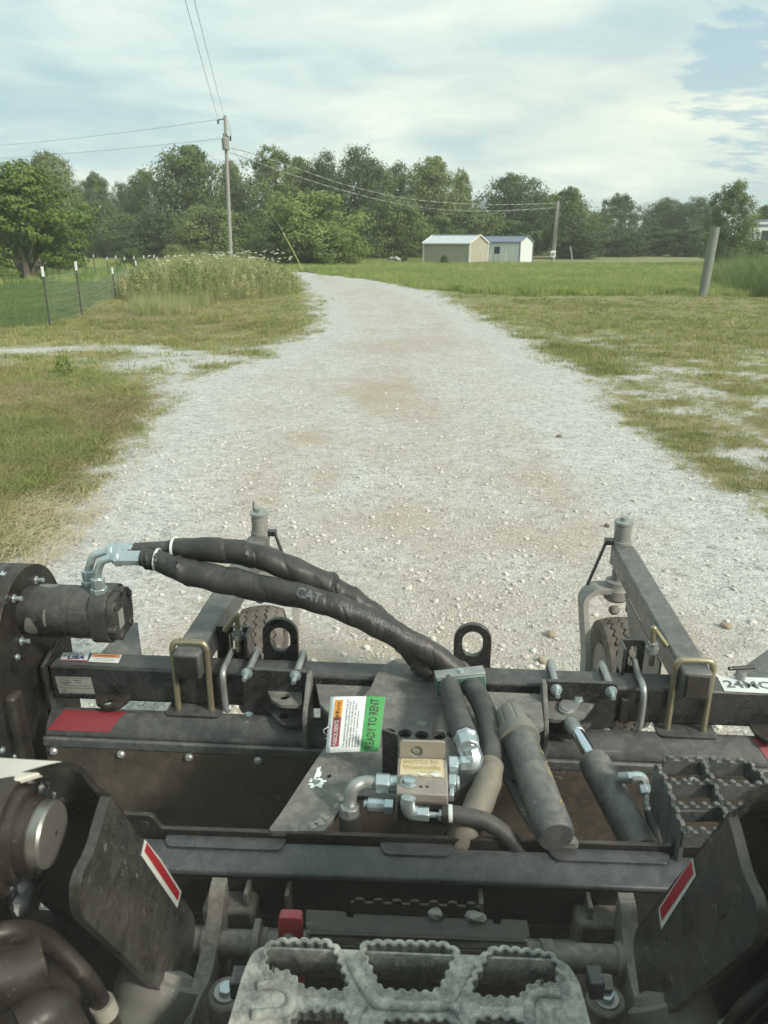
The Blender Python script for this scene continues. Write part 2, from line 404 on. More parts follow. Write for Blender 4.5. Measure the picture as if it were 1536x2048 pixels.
# ================================================================== POWER RAKE (its own frame: x across, y forward, z up)
use(RAKE)
rake = empty('power_rake', RAKE, 'black hydraulic power rake with caster wheels carried in front of the machine above the gravel', 'power rake')
V3 = Vector
def bolt_mesh(r, h, stud, name='hex'):
    b = MB(); b.cyl((0, 0, 0), (0, 0, h*0.25), r*1.25, n=20); b.cyl((0, 0, h*0.25), (0, 0, h), r, n=6)
    if stud: b.cyl((0, 0, h), (0, 0, h+stud), r*0.52, n=12)
    bmesh.ops.recalc_face_normals(b.bm, faces=b.bm.faces); me = bpy.data.meshes.new(name); b.bm.to_mesh(me); b.bm.free(); return me
NUT = bolt_mesh(0.0125, 0.013, 0.020, 'hex_nut'); HEAD = bolt_mesh(0.012, 0.011, 0, 'bolt_head'); SMALLHEAD = bolt_mesh(0.007, 0.006, 0, 'small_bolt')
for me_ in (NUT, HEAD, SMALLHEAD): me_.materials.append(M['zinc'])
NUTD = NUT.copy(); NUTD.materials.clear(); NUTD.materials.append(M['zincdull'])
def bolt(me, p, d, parent, name='bolt', spin=0.3):
    q = Vector(d).normalized().to_track_quat('Z', 'Y').to_matrix().to_4x4() @ Matrix.Rotation(spin, 4, 'Z')
    return link(name, me, None, parent, bevel=0.001, mw=Matrix.Translation(p) @ q)

# main square tube
BY0, BY1, BZ0, BZ1 = 1.775, 1.855, 0.694, 0.80
MB().bx(-1.06, 1.08, BY0, BY1, BZ0, BZ1).build('main_beam', M['black'], rake, bevel=0.008)
MB().poly([(-1.066, 1.765, 0.80), (-1.066, 1.86, 0.83), (-1.066, 1.95, 0.70), (-1.066, 1.765, 0.60)], (-0.012, 0, 0)).build('end_plate', M['black'], rake, bevel=0.002)
# curved hood over the roller
hp = [(1.775, 0.640), (1.765, 0.672), (1.745, 0.689), (1.722, 0.684), (1.700, 0.664), (1.684, 0.640), (1.678, 0.605)]
hs = spline([(0, y, z) for y, z in hp], 4)
prof = [(p.y, p.z) for p in hs] + [(p.y-0.0+0.012, p.z-0.012) for p in reversed(hs)]
MB().poly([(-1.045, y, z) for y, z in prof], (2.09, 0, 0)).build('hood', M['black'], rake)
MB().bx(-1.045, 1.045, 1.664, 1.677, 0.618, 0.645).build('hood_strip', M['grey'], rake, bevel=0.004)
MB().bx(-1.04, 1.04, 1.668, 1.676, 0.28, 0.617).build('dirt_flap', M['brown'], rake)
for k in range(12):
    x = -1.02 + k*0.186
    MB().lathe((x, 1.667, 0.603), (0, -1, 0.1), [(0, 0.012), (0.004, 0.011), (0.008, 0.006)], 14).build('carriage_bolt', M['zincdull'], rake)
# roller under the hood
MB().cyl((-1.03, 1.80, 0.47), (1.03, 1.80, 0.47), 0.12, n=28).build('roller', M['brown'], rake)
# red reflectors on the hood, following its curve
def hood_patch(x0, x1, i0, i1, mat, name, sk=0.02):
    b = MB(); rows = []
    for i in range(i0, i1+1):
        p = hs[i]; n = (hs[min(i+1, len(hs)-1)]-hs[max(i-1, 0)]); n = Vector((0, n.z, -n.y)).normalized()
        if n.z < 0: n = -n
        t = (i-i0)/(i1-i0); rows.append([b.bm.verts.new((x + (-sk if True else 0)*t, p.y+n.y*0.0015, p.z+n.z*0.0015)) for x in (x0, x1)])
    for a, c in zip(rows, rows[1:]): b.bm.faces.new((a[0], a[1], c[1], c[0]))
    return b.build(name, mat, rake)
hood_patch(-1.005, -0.835, 10, 18, M['hoodred'], 'reflector', 0.035); hood_patch(0.81, 0.98, 10, 18, M['hoodred'], 'reflector', -0.035)

# caster arms, kingpins, forks, wheels
def tyre_mesh():
    nphi, prof = 288, []
    R, w, r0 = 0.20, 0.088, 0.105
    for t in np.linspace(0, 1, 53): prof.append(t)
    V = np.zeros((nphi, 53, 3)); G = np.zeros((nphi, 53), bool)
    for j, t in enumerate(prof):
        a = math.pi*(t-0.5)*1.0; s = 2*t-1                     # s -1..1 bead to bead
        if abs(s) < 0.62: x = s/0.62*w*0.86; r = R-0.014*(s/0.62)**2
        else:
            k = (abs(s)-0.62)/0.38; x = math.copysign(w*(0.86+0.14*math.sin(k*math.pi)), s)*(1-0.22*k*k); r = R-0.014-(R-0.014-r0)*k
        for i in range(nphi):
            ph = 2*math.pi*i/nphi; rr = r
            if abs(s) < 0.60:
                tri = abs(((i/9.0) % 1)*2-1)*2-1
                for c in (-0.052, -0.018, 0.018, 0.052):
                    if abs(x - c - tri*0.006) < 0.0028: rr -= 0.007; G[i, j] = True
            elif 0.66 < abs(s) < 0.70 or 0.78 < abs(s) < 0.80: rr -= 0.002
            V[i, j] = (x, rr*math.cos(ph), rr*math.sin(ph))
    idx = np.arange(nphi*53).reshape(nphi, 53); a = idx; b = np.roll(idx, -1, 0)
    Fq = np.stack([a[:, :-1], a[:, 1:], b[:, 1:], b[:, :-1]], -1).reshape(-1, 4)
    me = raw_mesh('tyre', V.reshape(-1, 3), Fq); me.materials.append(M['tire']); me.materials.append(M['groove'])
    g = G.ravel(); mi = (g[Fq].sum(1) >= 3).astype(np.int32); me.polygons.foreach_set('material_index', mi)
    me.polygons.foreach_set('use_smooth', [True]*len(me.polygons)); me.set_sharp_from_angle(angle=rad(30)); return me
TYRE = tyre_mesh()
def caster(s, swing):
    X = 0.652*s
    MB().bx(X-0.037, X+0.037, 1.722, 2.575, 0.806, 0.882).build('wheel_arm', M['grey'], rake, bevel=0.007)
    MB().bx(X-0.028, X+0.028, 1.716, 1.722, 0.812, 0.876).build('end_cap', M['blackflat'], rake, bevel=0.002)
    MB().poly([(X-0.040*1, 1.90, 0.806), (X-0.040, 2.34, 0.806), (X-0.040, 2.22, 0.71), (X-0.040, 1.90, 0.66)], (0.006, 0, 0)).build('gusset', M['grey'], rake, bevel=0.002)
    # kingpin tube and cap
    c = V3((X, 2.60, 0))
    b = MB(); b.lathe((X, 2.60, 0.80), (0, 0, 1), [(0, 0.034), (0.09, 0.034), (0.091, 0.030), (0.155, 0.029)], 28); b.build('kingpin_tube', M['galv'], rake)
    MB().lathe((X, 2.60, 0.955), (0, 0, 1), [(0, 0.034), (0.008, 0.034), (0.010, 0.026), (0.012, 0.016), (0.024, 0.015)], 24).build('kingpin_cap', M['zincdull'], rake)
    if s < 0: MB().cyl((X-0.02, 2.61, 0.96), (X-0.02, 2.61, 1.0), 0.006, n=10).build('grease_fitting', M['zincdull'], rake)
    MB().cyl((X, 2.60, 0.72), (X, 2.60, 0.80), 0.022, n=20).build('kingpin_shaft', M['galv'], rake)
    # stop strap on the inner side
    sx = -s
    MB().box((X+sx*0.045, 2.60, 0.885), (0.03, 0.03, 0.02)).build('stop_tab', M['black'], rake, bevel=0.003)
    b = MB(); b.tube([(X+sx*0.055, 2.60, 0.88), (X+sx*0.115, 2.56, 0.73)], 0.006, 8); b.build('stop_rod', M['black'], rake)
    R_ = Matrix.Translation(c) @ Matrix.Rotation(rad(swing), 4, 'Z')
    def cp(bm, name, mat, bevel=0, **k): return bm.build(name, mat, rake, bevel=bevel, mw=R_, **k)
    cp(MB().lathe((0, 0, 0.66), (0, 0, 1), [(0, 0.036), (0.012, 0.047), (0.045, 0.048), (0.05, 0.044), (0.075, 0.042), (0.078, 0.026)], 28), 'swivel_hub', M['galv'])
    # fork: one bent flat bar, axle behind the kingpin
    fx, ty = 0.122, -0.15
    pth = [(-fx, ty-0.0, 0.43), (-fx, ty+0.02, 0.52), (-fx, -0.05, 0.62), (-fx+0.004, -0.02, 0.672), (-fx+0.035, -0.005, 0.70), (-0.05, 0, 0.704), (0.05, 0, 0.704), (fx-0.035, -0.005, 0.70), (fx-0.004, -0.02, 0.672), (fx, -0.05, 0.62), (fx, ty+0.02, 0.52), (fx, ty, 0.43)]
    sp = spline(pth, 5); b = MB(); rings = []
    for i, p in enumerate(sp):
        t = (sp[min(i+1, len(sp)-1)]-sp[max(i-1, 0)]).normalized(); n = Vector((-t.z, 0, t.x)).normalized() if (abs(t.x)+abs(t.z)) > 0 else Vector((1, 0, 0))
        wv = t.cross(n).normalized(); hw, ht = 0.040, 0.0105
        rings.append([b.bm.verts.new(p+wv*a_*hw+n*c_*ht) for a_, c_ in ((-1, -1), (1, -1), (1, 1), (-1, 1))])
    for r1, r2 in zip(rings, rings[1:]):
        for k in range(4): b.bm.faces.new((r1[k], r1[(k+1) % 4], r2[(k+1) % 4], r2[k]))
    b.bm.faces.new(rings[0][::-1]); b.bm.faces.new(rings[-1])
    cp(b, 'wheel_fork', M['galv'], bevel=0.002)
    t = link('tyre', TYRE, None, rake, mw=R_ @ Matrix.Translation((0, ty, 0.44)))
    b = MB(); b.lathe((-0.07, ty, 0.44), (1, 0, 0), [(0, 0.108), (0.012, 0.104), (0.03, 0.08), (0.05, 0.05), (0.09, 0.05), (0.11, 0.08), (0.128, 0.104), (0.14, 0.108)], 32)
    cp(b, 'rim', M['grey'])
    cp(MB().cyl((-0.14, ty, 0.44), (0.14, ty, 0.44), 0.011, n=12), 'axle', M['zincdull'])
    cp(MB().lathe((-0.01, -0.03, 0.645), (0, -0.2, -1), [(0, 0.015), (0.01, 0.02), (0.022, 0.019), (0.03, 0.01)], 9), 'mud_lump', M['lug'])
    cp(MB().box((0.04, -0.03, 0.637), (0.016, 0.01, 0.025)), 'scraper_stub', M['brown'])
caster(1, 2); caster(-1, 8)

# U-bolts clamping the arms onto the beam
def ubolt(x, hw, y, zt, zb, r, mat, name='u_bolt'):
    pts = [(x-hw, y, zb), (x-hw, y, zt-0.04), (x-hw, y, zt-0.02), (x-hw+0.006, y, zt-0.005), (x-hw+0.02, y, zt), (x+hw-0.02, y, zt), (x+hw-0.006, y, zt-0.005), (x+hw, y, zt-0.02), (x+hw, y, zt-0.04), (x+hw, y, zb)]
    MB().tube(spline(pts, 4), r, 14).build(name, mat, rake)
for s in (-1, 1):
    X = 0.652*s
    ubolt(X, 0.046, 1.757, 0.898, 0.668, 0.0085, M['brass'])
    MB().holed([rounded([(X-0.075, 1.725), (X+0.075, 1.725), (X+0.075, 1.80), (X-0.075, 1.80)], 0.014)], lambda a, b_: (a, b_, 0.683), (0, 0, 0.010)).build('clamp_plate', M['black'], rake, bevel=0.002)
    for q in (-0.046, 0.046): bolt(NUTD, (X+q, 1.757, 0.683), (0, 0, -1), rake, 'hex_nut')
# adjuster brackets with slot, L shaped lock pin and J-bolt
def adjuster(pxs, s):
    bx0, bx1, top, bot, pin, jb = pxs
    y = 1.885
    a = P(bx0, bot, 'y', y); c = P(bx1, top, 'y', y); x0, x1 = min(a.x, c.x), max(a.x, c.x); z1 = c.z; xc = (x0+x1)/2
    MB().holed([rounded([(x0, 0.76), (x1, 0.76), (x1, z1), (x0, z1)], 0.012), rounded([(xc-0.010+0.004*s, 0.80), (xc+0.010+0.004*s, 0.80), (xc+0.010+0.004*s, z1-0.018), (xc-0.010+0.004*s, z1-0.018)], 0.0095)],
               lambda u, v: (u, y, v), (0, 0.01, 0)).build('adjuster_bracket', M['black'], rake, bevel=0.0015)
    MB().bx(x0 if s > 0 else x1-0.008, x0+0.008 if s > 0 else x1, y-0.05, y, 0.80, z1).build('bracket_flange', M['black'], rake, bevel=0.002)
    c0, c1, c2 = [P(u, v, 'y', y-0.02) for u, v in pin]
    MB().tube(spline([c0, c0.lerp(c1, 0.8), c1, c1.lerp(c2, 0.15), c2], 5), 0.0078, 14).build('lock_pin', M['brass'], rake)
    m = c1.lerp(c2, 0.55)
    MB().cyl(m+V3((0, 0, 0.006)), m+V3((0, 0, 0.018)), 0.014, n=6).cyl(m+V3((0, 0, -0.012)), m+V3((0, 0, 0.004)), 0.016, n=20).build('lock_nut', M['zincdull'], rake)
    j = [P(u, v, 'y', yy) for u, v, yy in jb]
    MB().tube(spline(j, 6), 0.0085, 14).build('j_bolt', M['zincdull'], rake)
adjuster((1232, 1292, 1281, 1345, [(1332, 1291), (1307, 1256), (1303, 1330)], [(1268, 1318, 1.88), (1275, 1345, 1.83), (1287, 1378, 1.755), (1283, 1430, 1.755), (1277, 1458, 1.757), (1272, 1460, 1.765)]), 1)
adjuster((435, 502, 1255, 1312, [(449, 1261), (474, 1229), (478, 1302)], [(464, 1300, 1.88), (456, 1318, 1.83), (446, 1345, 1.755), (449, 1390, 1.755), (453, 1418, 1.757), (458, 1416, 1.765)]), -1)
# lifting eyes on the back of the beam
def lifting_eye(cx, top, bot, hw, hole, y=1.866):
    t, b_ = P(cx, top, 'y', y), P(cx, bot, 'y', y); w = hw/1540*2.06
    h0, h1, hr = P(cx, hole[0], 'y', y).z, P(cx, hole[1], 'y', y).z, hole[2]/1540*2.06
    X = t.x; zc = t.z-w
    out_ = [(X-w, 0.72), (X+w, 0.72)] + [(X+w*math.cos(a), zc+w*math.sin(a)) for a in np.linspace(0, math.pi, 18)]
    hl = [(X+hr*math.cos(a), h0-hr+hr*math.sin(a)) for a in np.linspace(0, math.pi, 12)] + [(X+hr*math.cos(a), h1+hr+hr*math.sin(a)) for a in np.linspace(math.pi, 2*math.pi, 12)]
    MB().holed([out_, hl], lambda u, v: (u, y, v), (0, 0.016, 0)).build('lifting_eye', M['black'], rake, bevel=0.002)
lifting_eye(558, 1238, 1310, 37, (1256, 1302, 21)); lifting_eye(947, 1249, 1325, 38, (1264, 1312, 21))

# bolted clamp plates on the front of the beam with cylinder lugs
def clamp_block(x0p, x1p, ypx, rows, flange_right, boltpx, lugs):
    y = 1.752
    a, c = P(x0p, ypx[0], 'y', y), P(x1p, ypx[1], 'y', y)
    x0, x1, z1 = a.x, c.x, a.z; z1 = 0.824
    MB().holed([rounded([(x0, 0.655), (x1, 0.655), (x1, z1), (x0, z1)], [0.004, 0.004, 0.012, 0.012])], lambda u, v: (u, y, v), (0, 0.013, 0)).build('clamp_block', M['black'], rake, bevel=0.003)
    fx = x1 if flange_right else x0; d = 0.013*(1 if flange_right else -1)
    MB().poly([(fx, 1.764, 0.824), (fx, 1.738, 0.824), (fx, 1.665, 0.757), (fx, 1.655, 0.735), (fx, 1.655, 0.655), (fx, 1.764, 0.655)], (d, 0, 0)).build('side_flange', M['plate'], rake, bevel=0.003)
    for u, v in boltpx: bolt(NUT, P(u, v, 'y', y), (0, -1, -0.05), rake, 'hex_nut', random.random())
    for u in rows:
        p = P(u, boltpx[0][1], 'y', y)
        MB().tube([(p.x, 1.757, 0.811), (p.x, 1.80, 0.812), (p.x+0.0, 1.872, 0.812), (p.x, 1.885, 0.79), (p.x, 1.885, 0.70)], 0.0095, 12).build('clamp_bolt', M['zincdull'], rake)
    return x0, x1
xl0, xl1 = clamp_block(484, 614, (1338, 1345), (494, 591), True, [(494, 1346), (591, 1351), (499, 1432)], None)
xr0, xr1 = clamp_block(1094, 1236, (1350, 1366), (1112, 1222), False, [(1112, 1378), (1222, 1382), (1212, 1466)], None)
def lug(pts, z, holes, name='cylinder_lug', mat='plate', th=0.010):
    L = [P(u, v, 'z', z) for u, v in pts]; loops = [rounded([(p.x, p.y) for p in L], 0.010)]
    for (u, v, r) in holes:
        q = P(u, v, 'z', z); loops.append(circle2((q.x, q.y), r))
    return MB().holed(loops, lambda a, b_: (a, b_, z-th), (0, 0, th)).build(name, M[mat], rake, bevel=0.0015)
lug([(527, 1366), (604, 1366), (604, 1411), (560, 1410), (543, 1398)], 0.762, [(569, 1393, 0.014), (552, 1379, 0.005)])
lug([(531, 1406), (604, 1406), (604, 1450), (566, 1450), (546, 1432)], 0.705, [(569, 1432, 0.014), (553, 1417, 0.005)], mat='black')
lug([(1096, 1389), (1190, 1393), (1192, 1402), (1168, 1432), (1152, 1441), (1096, 1438)], 0.765, [])
lug([(1096, 1430), (1186, 1428), (1188, 1440), (1160, 1472), (1096, 1470)], 0.705, [], mat='black')
tp = [P(u, v, 'z', 0.7665) for u, v in ((1126, 1401), (1150, 1395), (1162, 1399), (1158, 1412), (1146, 1427), (1130, 1430), (1118, 1424), (1117, 1411))]
MB().holed([rounded([(p.x, p.y) for p in tp], 0.012)], lambda a, b_: (a, b_, 0.7655), (0, 0, 0.006)).build('pin_keeper', M['zincdull'], rake, bevel=0.0015)
pc = P(1134, 1416, 'z', 0.772); MB().lathe(pc, (0, 0, 1), [(0, 0.017), (0.003, 0.016)], 24).build('hinge_pin', M['zincdull'], rake); MB().cyl(pc+V3((0, 0, -0.09)), pc, 0.013).build('hinge_pin_shank', M['zincdull'], rake)
bolt(HEAD, P(1155, 1399, 'z', 0.7715), (0, 0, 1), rake)
MB().box(P(1247, 1420, 'y', 1.768), (0.022, 0.016, 0.072)).build('weld_block', M['blackflat'], rake, bevel=0.003)
# transport lugs with two holes
lug([(203, 1369), (272, 1372), (264, 1386), (254, 1402), (236, 1414), (210, 1415), (192, 1405), (190, 1392)], 0.715, [(237, 1383, 0.0125), (216, 1404, 0.0125)], 'tie_lug', 'blackflat')
lug([(1487, 1428), (1560, 1434), (1576, 1482), (1540, 1486), (1512, 1468)], 0.705, [(1530, 1442, 0.0125), (1548, 1470, 0.0125)], 'tie_lug', 'blackflat')
# T-handle screw and outer fins of the box blade
q = P(1482, 1348, 'y', 1.84); MB().cyl((q.x, q.y, 0.79), (q.x, q.y, 0.825), 0.013, n=14).build('screw_boss', M['zincdull'], rake)
MB().cyl((q.x-0.035, q.y-0.005, 0.832), (q.x+0.035, q.y+0.01, 0.832), 0.0055, n=10).build('t_handle', M['blackflat'], rake)
f0 = [P(199, 1308, 'y', 1.87), P(256, 1247, 'y', 2.02), P(272, 1246, 'y', 2.02), P(281, 1314, 'y', 1.87)]
MB().poly(f0, (0, 0.012, -0.004)).build('blade_fin', M['grey'], rake, bevel=0.001)
f1 = [P(1468, 1352, 'y', 1.87), P(1540, 1300, 'y', 2.02), P(1580, 1300, 'y', 2.02), P(1580, 1360, 'y', 1.87)]
MB().poly(f1, (0, 0.012, -0.004)).build('blade_fin', M['grey'], rake, bevel=0.001)

# stickers and the rating plate
def sticker(px4, ax, v, mat, name, off=0.0012, parent=None):
    pts = [P(a, b_, ax, v) for a, b_ in px4]; d = V3((0, 0, off)) if ax == 'z' else V3((0, -off, 0)) if ax == 'y' else V3((off, 0, 0))
    b = MB(); b.bm.faces.new([b.bm.verts.new(p+d) for p in pts]); b.poly(pts, d*0.9) if False else None
    return b.build(name, mat, parent or rake), [p+d for p in pts]
def write(body, quad, u, v, size, mat, name='lettering', bold=0.0, fit=None, off=0.0006):
    """text on a quad (a b c d = top-left, top-right, bottom-right, bottom-left) at fractions u, v"""
    a, b_, c, d = quad; o = a.lerp(b_, u).lerp(d.lerp(c, u), v); x = (b_-a).normalized(); y = (a-d).normalized(); n = x.cross(y).normalized()
    return text_on(body, size, mat, rake, o+n*off, x, y, name, bold, fit=fit)
s1, q1 = sticker([(126, 1306), (179, 1306), (174, 1323), (120, 1321)], 'z', BZ1, M['white'], 'origin_sticker')
write('MADE IN', q1, 0.5, 0.2, 0.010, M['blueink']); write('USA', q1, 0.56, 0.62, 0.026, M['blueink'], bold=0.0012); write('*', q1, 0.12, 0.5, 0.03, M['redink'])
b = MB(); a, b_, c, d = q1; b.bm.faces.new([b.bm.verts.new(p+V3((0, 0, 0.0004))) for p in (a.lerp(d, 0.9), b_.lerp(c, 0.9), c, d)]); b.build('sticker_stripe', M['redink'], rake)
s2, q2 = sticker([(186, 1308), (244, 1310), (237, 1327), (176, 1324)], 'z', BZ1, M['white'], 'warning_sticker')
b = MB(); a, b_, c, d = q2; b.bm.faces.new([b.bm.verts.new(p+V3((0, 0, 0.0004))) for p in (a.lerp(b_, 0.03), b_.lerp(a, 0.03), b_.lerp(a, 0.03).lerp(c.lerp(d, 0.03), 0.42), a.lerp(b_, 0.03).lerp(d.lerp(c, 0.03), 0.42))]); b.build('warning_band', M['orangeink'], rake)
write('WARNING', q2, 0.5, 0.24, 0.011, M['ink'], off=0.0012); write('KEEP HANDS CLEAR', q2, 0.5, 0.58, 0.006, M['greyink']); write('STOP MACHINE BEFORE', q2, 0.5, 0.8, 0.0055, M['greyink'])
s3, q3 = sticker([(110, 1352), (182, 1354), (190, 1388), (119, 1386)], 'y', BY0, M['nameplate'], 'rating_plate')
for i, (u, v, w) in enumerate([(0.25, 0.2, 0.3), (0.6, 0.2, 0.2), (0.25, 0.33, 0.34), (0.25, 0.42, 0.2), (0.62, 0.33, 0.16)]):
    a, b_, c, d = q3; o = a.lerp(b_, u).lerp(d.lerp(c, u), v); MB().box(o+V3((0, -0.0004, 0)), (0.10*w, 0.0004, 0.0016)).build('print_line', M['ink'], rake)
for v in (0.52, 0.66, 0.95, 0.07):
    a, b_, c, d = q3; o = a.lerp(b_, 0.5).lerp(d.lerp(c, 0.5), v); MB().box(o+V3((0, -0.0004, 0)), (0.092, 0.0004, 0.0008)).build('print_line', M['ink'], rake)
write('CE', q3, 0.16, 0.82, 0.012, M['ink'])
s4, q4 = sticker([(1434, 1353), (1552, 1357), (1560, 1389), (1449, 1383)], 'z', BZ1, M['white'], 'number_sticker')
a, b_, c, d = q4
o4 = a.lerp(d, 0.55); text_on('24MC', 0.048, M['greyink'], rake, o4.lerp(b_.lerp(c, 0.55), 0.06)+V3((0, 0, 0.0008)), b_-a, a-d, bold=0.0012, ax='LEFT')

# chain case, motor flange, hydraulic motor
cc = rounded([(1.60, 0.30), (1.60, 0.90), (1.68, 1.04), (1.80, 1.09), (1.92, 1.04), (1.98, 0.90), (1.98, 0.30)], [0.02, 0.08, 0.08, 0.1, 0.08, 0.08, 0.02])
MB().holed([cc], lambda u, v: (-1.32, u, v), (0.225, 0, 0)).build('chain_case', M['blackflat'], rake, bevel=0.006)
for u, v in ((34, 1314), (4, 1500), (30, 1512)):
    bolt(SMALLHEAD, P(u, v, 'x', -1.095), (1, 0, 0), rake, 'small_bolt')
MB().bx(-1.10, -1.068, 1.61, 1.66, 0.28, 0.80).build('case_rib', M['blackflat'], rake, bevel=0.01)
MC = V3((0, 1.79, 0.960))
mx = lambda px: P(px, 1230, 'y', 1.79).x
x_f, x_b1, x_b2, x_e = mx(42), mx(72), mx(150), mx(246)
MB().lathe((x_f-0.035, MC.y, MC.z), (1, 0, 0), [(0, 0.125), (0.014, 0.125), (0.018, 0.118)], 40).build('motor_flange', M['black'], rake)
MB().holed([rounded([(-0.072, -0.078), (0.072, -0.078), (0.072, 0.078), (-0.072, 0.078)], 0.018)], lambda u, v: (x_f-0.017, MC.y+u, MC.z+v), (0.030, 0, 0)).build('flange_plate', M['black'], rake, bevel=0.004)
for u, v in ((-0.058, 0.062), (-0.058, -0.062), (0.058, 0.062), (0.058, -0.062)):
    bolt(NUT, (x_f+0.013, MC.y+u, MC.z+v), (1, 0, 0), rake, 'hex_nut', random.random())
for a in (100, 215, 40): bolt(HEAD, (x_f-0.02, MC.y+0.108*math.cos(rad(a)), MC.z+0.108*math.sin(rad(a))), (1, 0, 0), rake)
MM = painted('motor_black', (0.018, 0.018, 0.018), (0.20, 0.19, 0.17), 0.32, 0.25, 0.36)
MB().lathe((x_f+0.013, MC.y, MC.z), (1, 0, 0), [(0, 0.062), (0.03, 0.066), (0.05, 0.071), (x_b2-x_f-0.013, 0.071), (x_b2-x_f-0.011, 0.068), (x_b2-x_f, 0.068), (x_b2-x_f+0.002, 0.071), (x_e-x_f-0.05, 0.071)], 44).build('motor_body', MM, rake)
# worn bare patches on the motor
for (a0, a1, xx0, xx1) in ((62, 96, 0.062, 0.115), (170, 215, 0.045, 0.078), (150, 190, 0.100, 0.108)):
    b = MB(); C_ = V3(((xx0+xx1)/2+x_f, 0, 0)); ring = []
    for k in range(18):
        th = 2*math.pi*k/18; rr = 1+0.12*math.sin(3*th+a0); ang = rad((a0+a1)/2+(a1-a0)/2*math.sin(th)*rr); xx = C_.x+(xx1-xx0)/2*math.cos(th)*rr
        ring.append((xx, ang))
    cen = (C_.x, rad((a0+a1)/2)); pt = lambda q_: b.bm.verts.new((q_[0], MC.y+0.0714*math.cos(q_[1]), MC.z+0.0714*math.sin(q_[1])))
    mid = [((cen[0]+r_[0])/2, (cen[1]+r_[1])/2) for r_ in ring]; vo = [pt(r_) for r_ in ring]; vm = [pt(r_) for r_ in mid]; vc = pt(cen)
    for k in range(18):
        b.bm.faces.new((vo[k], vo[(k+1) % 18], vm[(k+1) % 18], vm[k])); b.bm.faces.new((vm[k], vm[(k+1) % 18], vc))
    b.build('worn_patch', M['capgrey'], rake)
sqr = []
for k in range(48):
    a = 2*math.pi*k/48; rr = 0.076*(1+0.07*math.cos(4*(a-math.pi/4))*1.0); sqr.append((rr*math.cos(a), rr*math.sin(a)))
MB().holed([sqr], lambda u, v: (x_e-0.062, MC.y+u, MC.z+v), (0.045, 0, 0)).build('motor_head', MM, rake, bevel=0.006)
MB().holed([[(p_[0]*0.9, p_[1]*0.9) for p_ in sqr]], lambda u, v: (x_e-0.018, MC.y+u, MC.z+v), (0.02, 0, 0)).build('motor_cover', MM, rake, bevel=0.006)
for a in (35, 80, 135, 200, 245, 310): MB().cyl((x_e-0.03, MC.y+0.06*math.cos(rad(a)), MC.z+0.06*math.sin(rad(a))), (x_e+0.006, MC.y+0.06*math.cos(rad(a)), MC.z+0.06*math.sin(rad(a))), 0.012, n=14).build('cap_screw', MM, rake, bevel=0.002)
MB().box((x_e+0.0033, MC.y-0.02, MC.z-0.005), (0.002, 0.03, 0.05)).build('motor_label', M['nameplate'], rake)
ports = []
for (u, v, yy) in ((181, 1170, 1.815), (199, 1186, 1.772)):
    p = P(u, v, 'y', yy); ports.append(p)
    MB().bx(p.x-0.024, p.x+0.024, yy-0.024, yy+0.024, MC.z+0.055, p.z-0.005).build('port_boss', MM, rake, bevel=0.004)
    MB().cyl((p.x, yy, p.z-0.006), (p.x, yy, p.z+0.016), 0.022, n=6).cyl((p.x, yy, p.z+0.017), (p.x, yy, p.z+0.043), 0.0185, n=6).build('port_fitting', M['zinc'], rake, bevel=0.0015)

# ---- hoses
HOSES = []
def elbow(pts, r, parent, mat=None, name='elbow_tube'): return MB().tube(spline(pts, 8), r, 16).build(name, mat or M['zinc'], parent)
e1 = [ports[0]+V3((0, 0, 0.04)), P(181, 1128, 'y', 1.815), P(190, 1110, 'y', 1.815), P(222, 1102, 'y', 1.815)]
e2 = [ports[1]+V3((0, 0, 0.04)), P(197, 1140, 'y', 1.772), P(206, 1121, 'y', 1.772), P(232, 1115, 'y', 1.772)]
elbow(e1, 0.0105, rake); elbow(e2, 0.0105, rake)
def ferrule(p0, p1, r, mat, parent):
    p0, p1 = V3(p0), V3(p1); d = p1-p0; L = d.length
    return MB().lathe(p0, d, [(0, r*0.7), (L*0.1, r*0.75), (L*0.12, r*1.05), (L*0.25, r*1.05), (L*0.27, r*0.92), (L*0.95, r*0.92), (L, r*0.8)], 8).build('crimp_ferrule', mat, parent, bevel=0.001)
ferrule(P(215, 1104, 'y', 1.815), P(272, 1098, 'y', 1.812), 0.022, M['zinc'], rake)
ferrule(P(226, 1116, 'y', 1.772), P(286, 1116, 'y', 1.770), 0.022, M['zinc'], rake)
def sleeve_hose(ctrl, rctrl, name, mat, seed, wr=1.0, n=14):
    pts = spline([P(u, v, 'y', y) for u, v, y in ctrl], n); m = len(pts); rr = []
    rnd = random.Random(seed); fold = [rnd.uniform(0, m) for _ in range(int(m/5))]; fs = [rnd.uniform(0, 6.28) for _ in fold]; fw = [rnd.uniform(0.6, 1.3) for _ in fold]; fa = [rnd.uniform(-0.05, 0.10) for _ in fold]
    for i in range(m):
        t = i/(m-1)*(len(rctrl)-1); k = min(int(t), len(rctrl)-2); rr.append(rctrl[k]*(1-(t-k))+rctrl[k+1]*(t-k))
    def rf(i, a):
        v = 1.0
        for f, s_, w_, am in zip(fold, fs, fw, fa): v += 2.6*wr*am*math.exp(-((i+2.6*math.sin(a-s_)-f)/w_)**2)*(0.3+0.7*math.cos(a-s_))*(0.25 if seed == 11 and 64 < f < 125 else 1)
        return v + wr*0.05*math.sin(2*a+i*0.11+seed) + wr*0.035*math.sin(i*0.55+seed+math.sin(a)*1.5)
    o = MB().tube(pts, rr, 32, rfun=rf).build(name, mat, rake)
    return o, pts, rr, rf
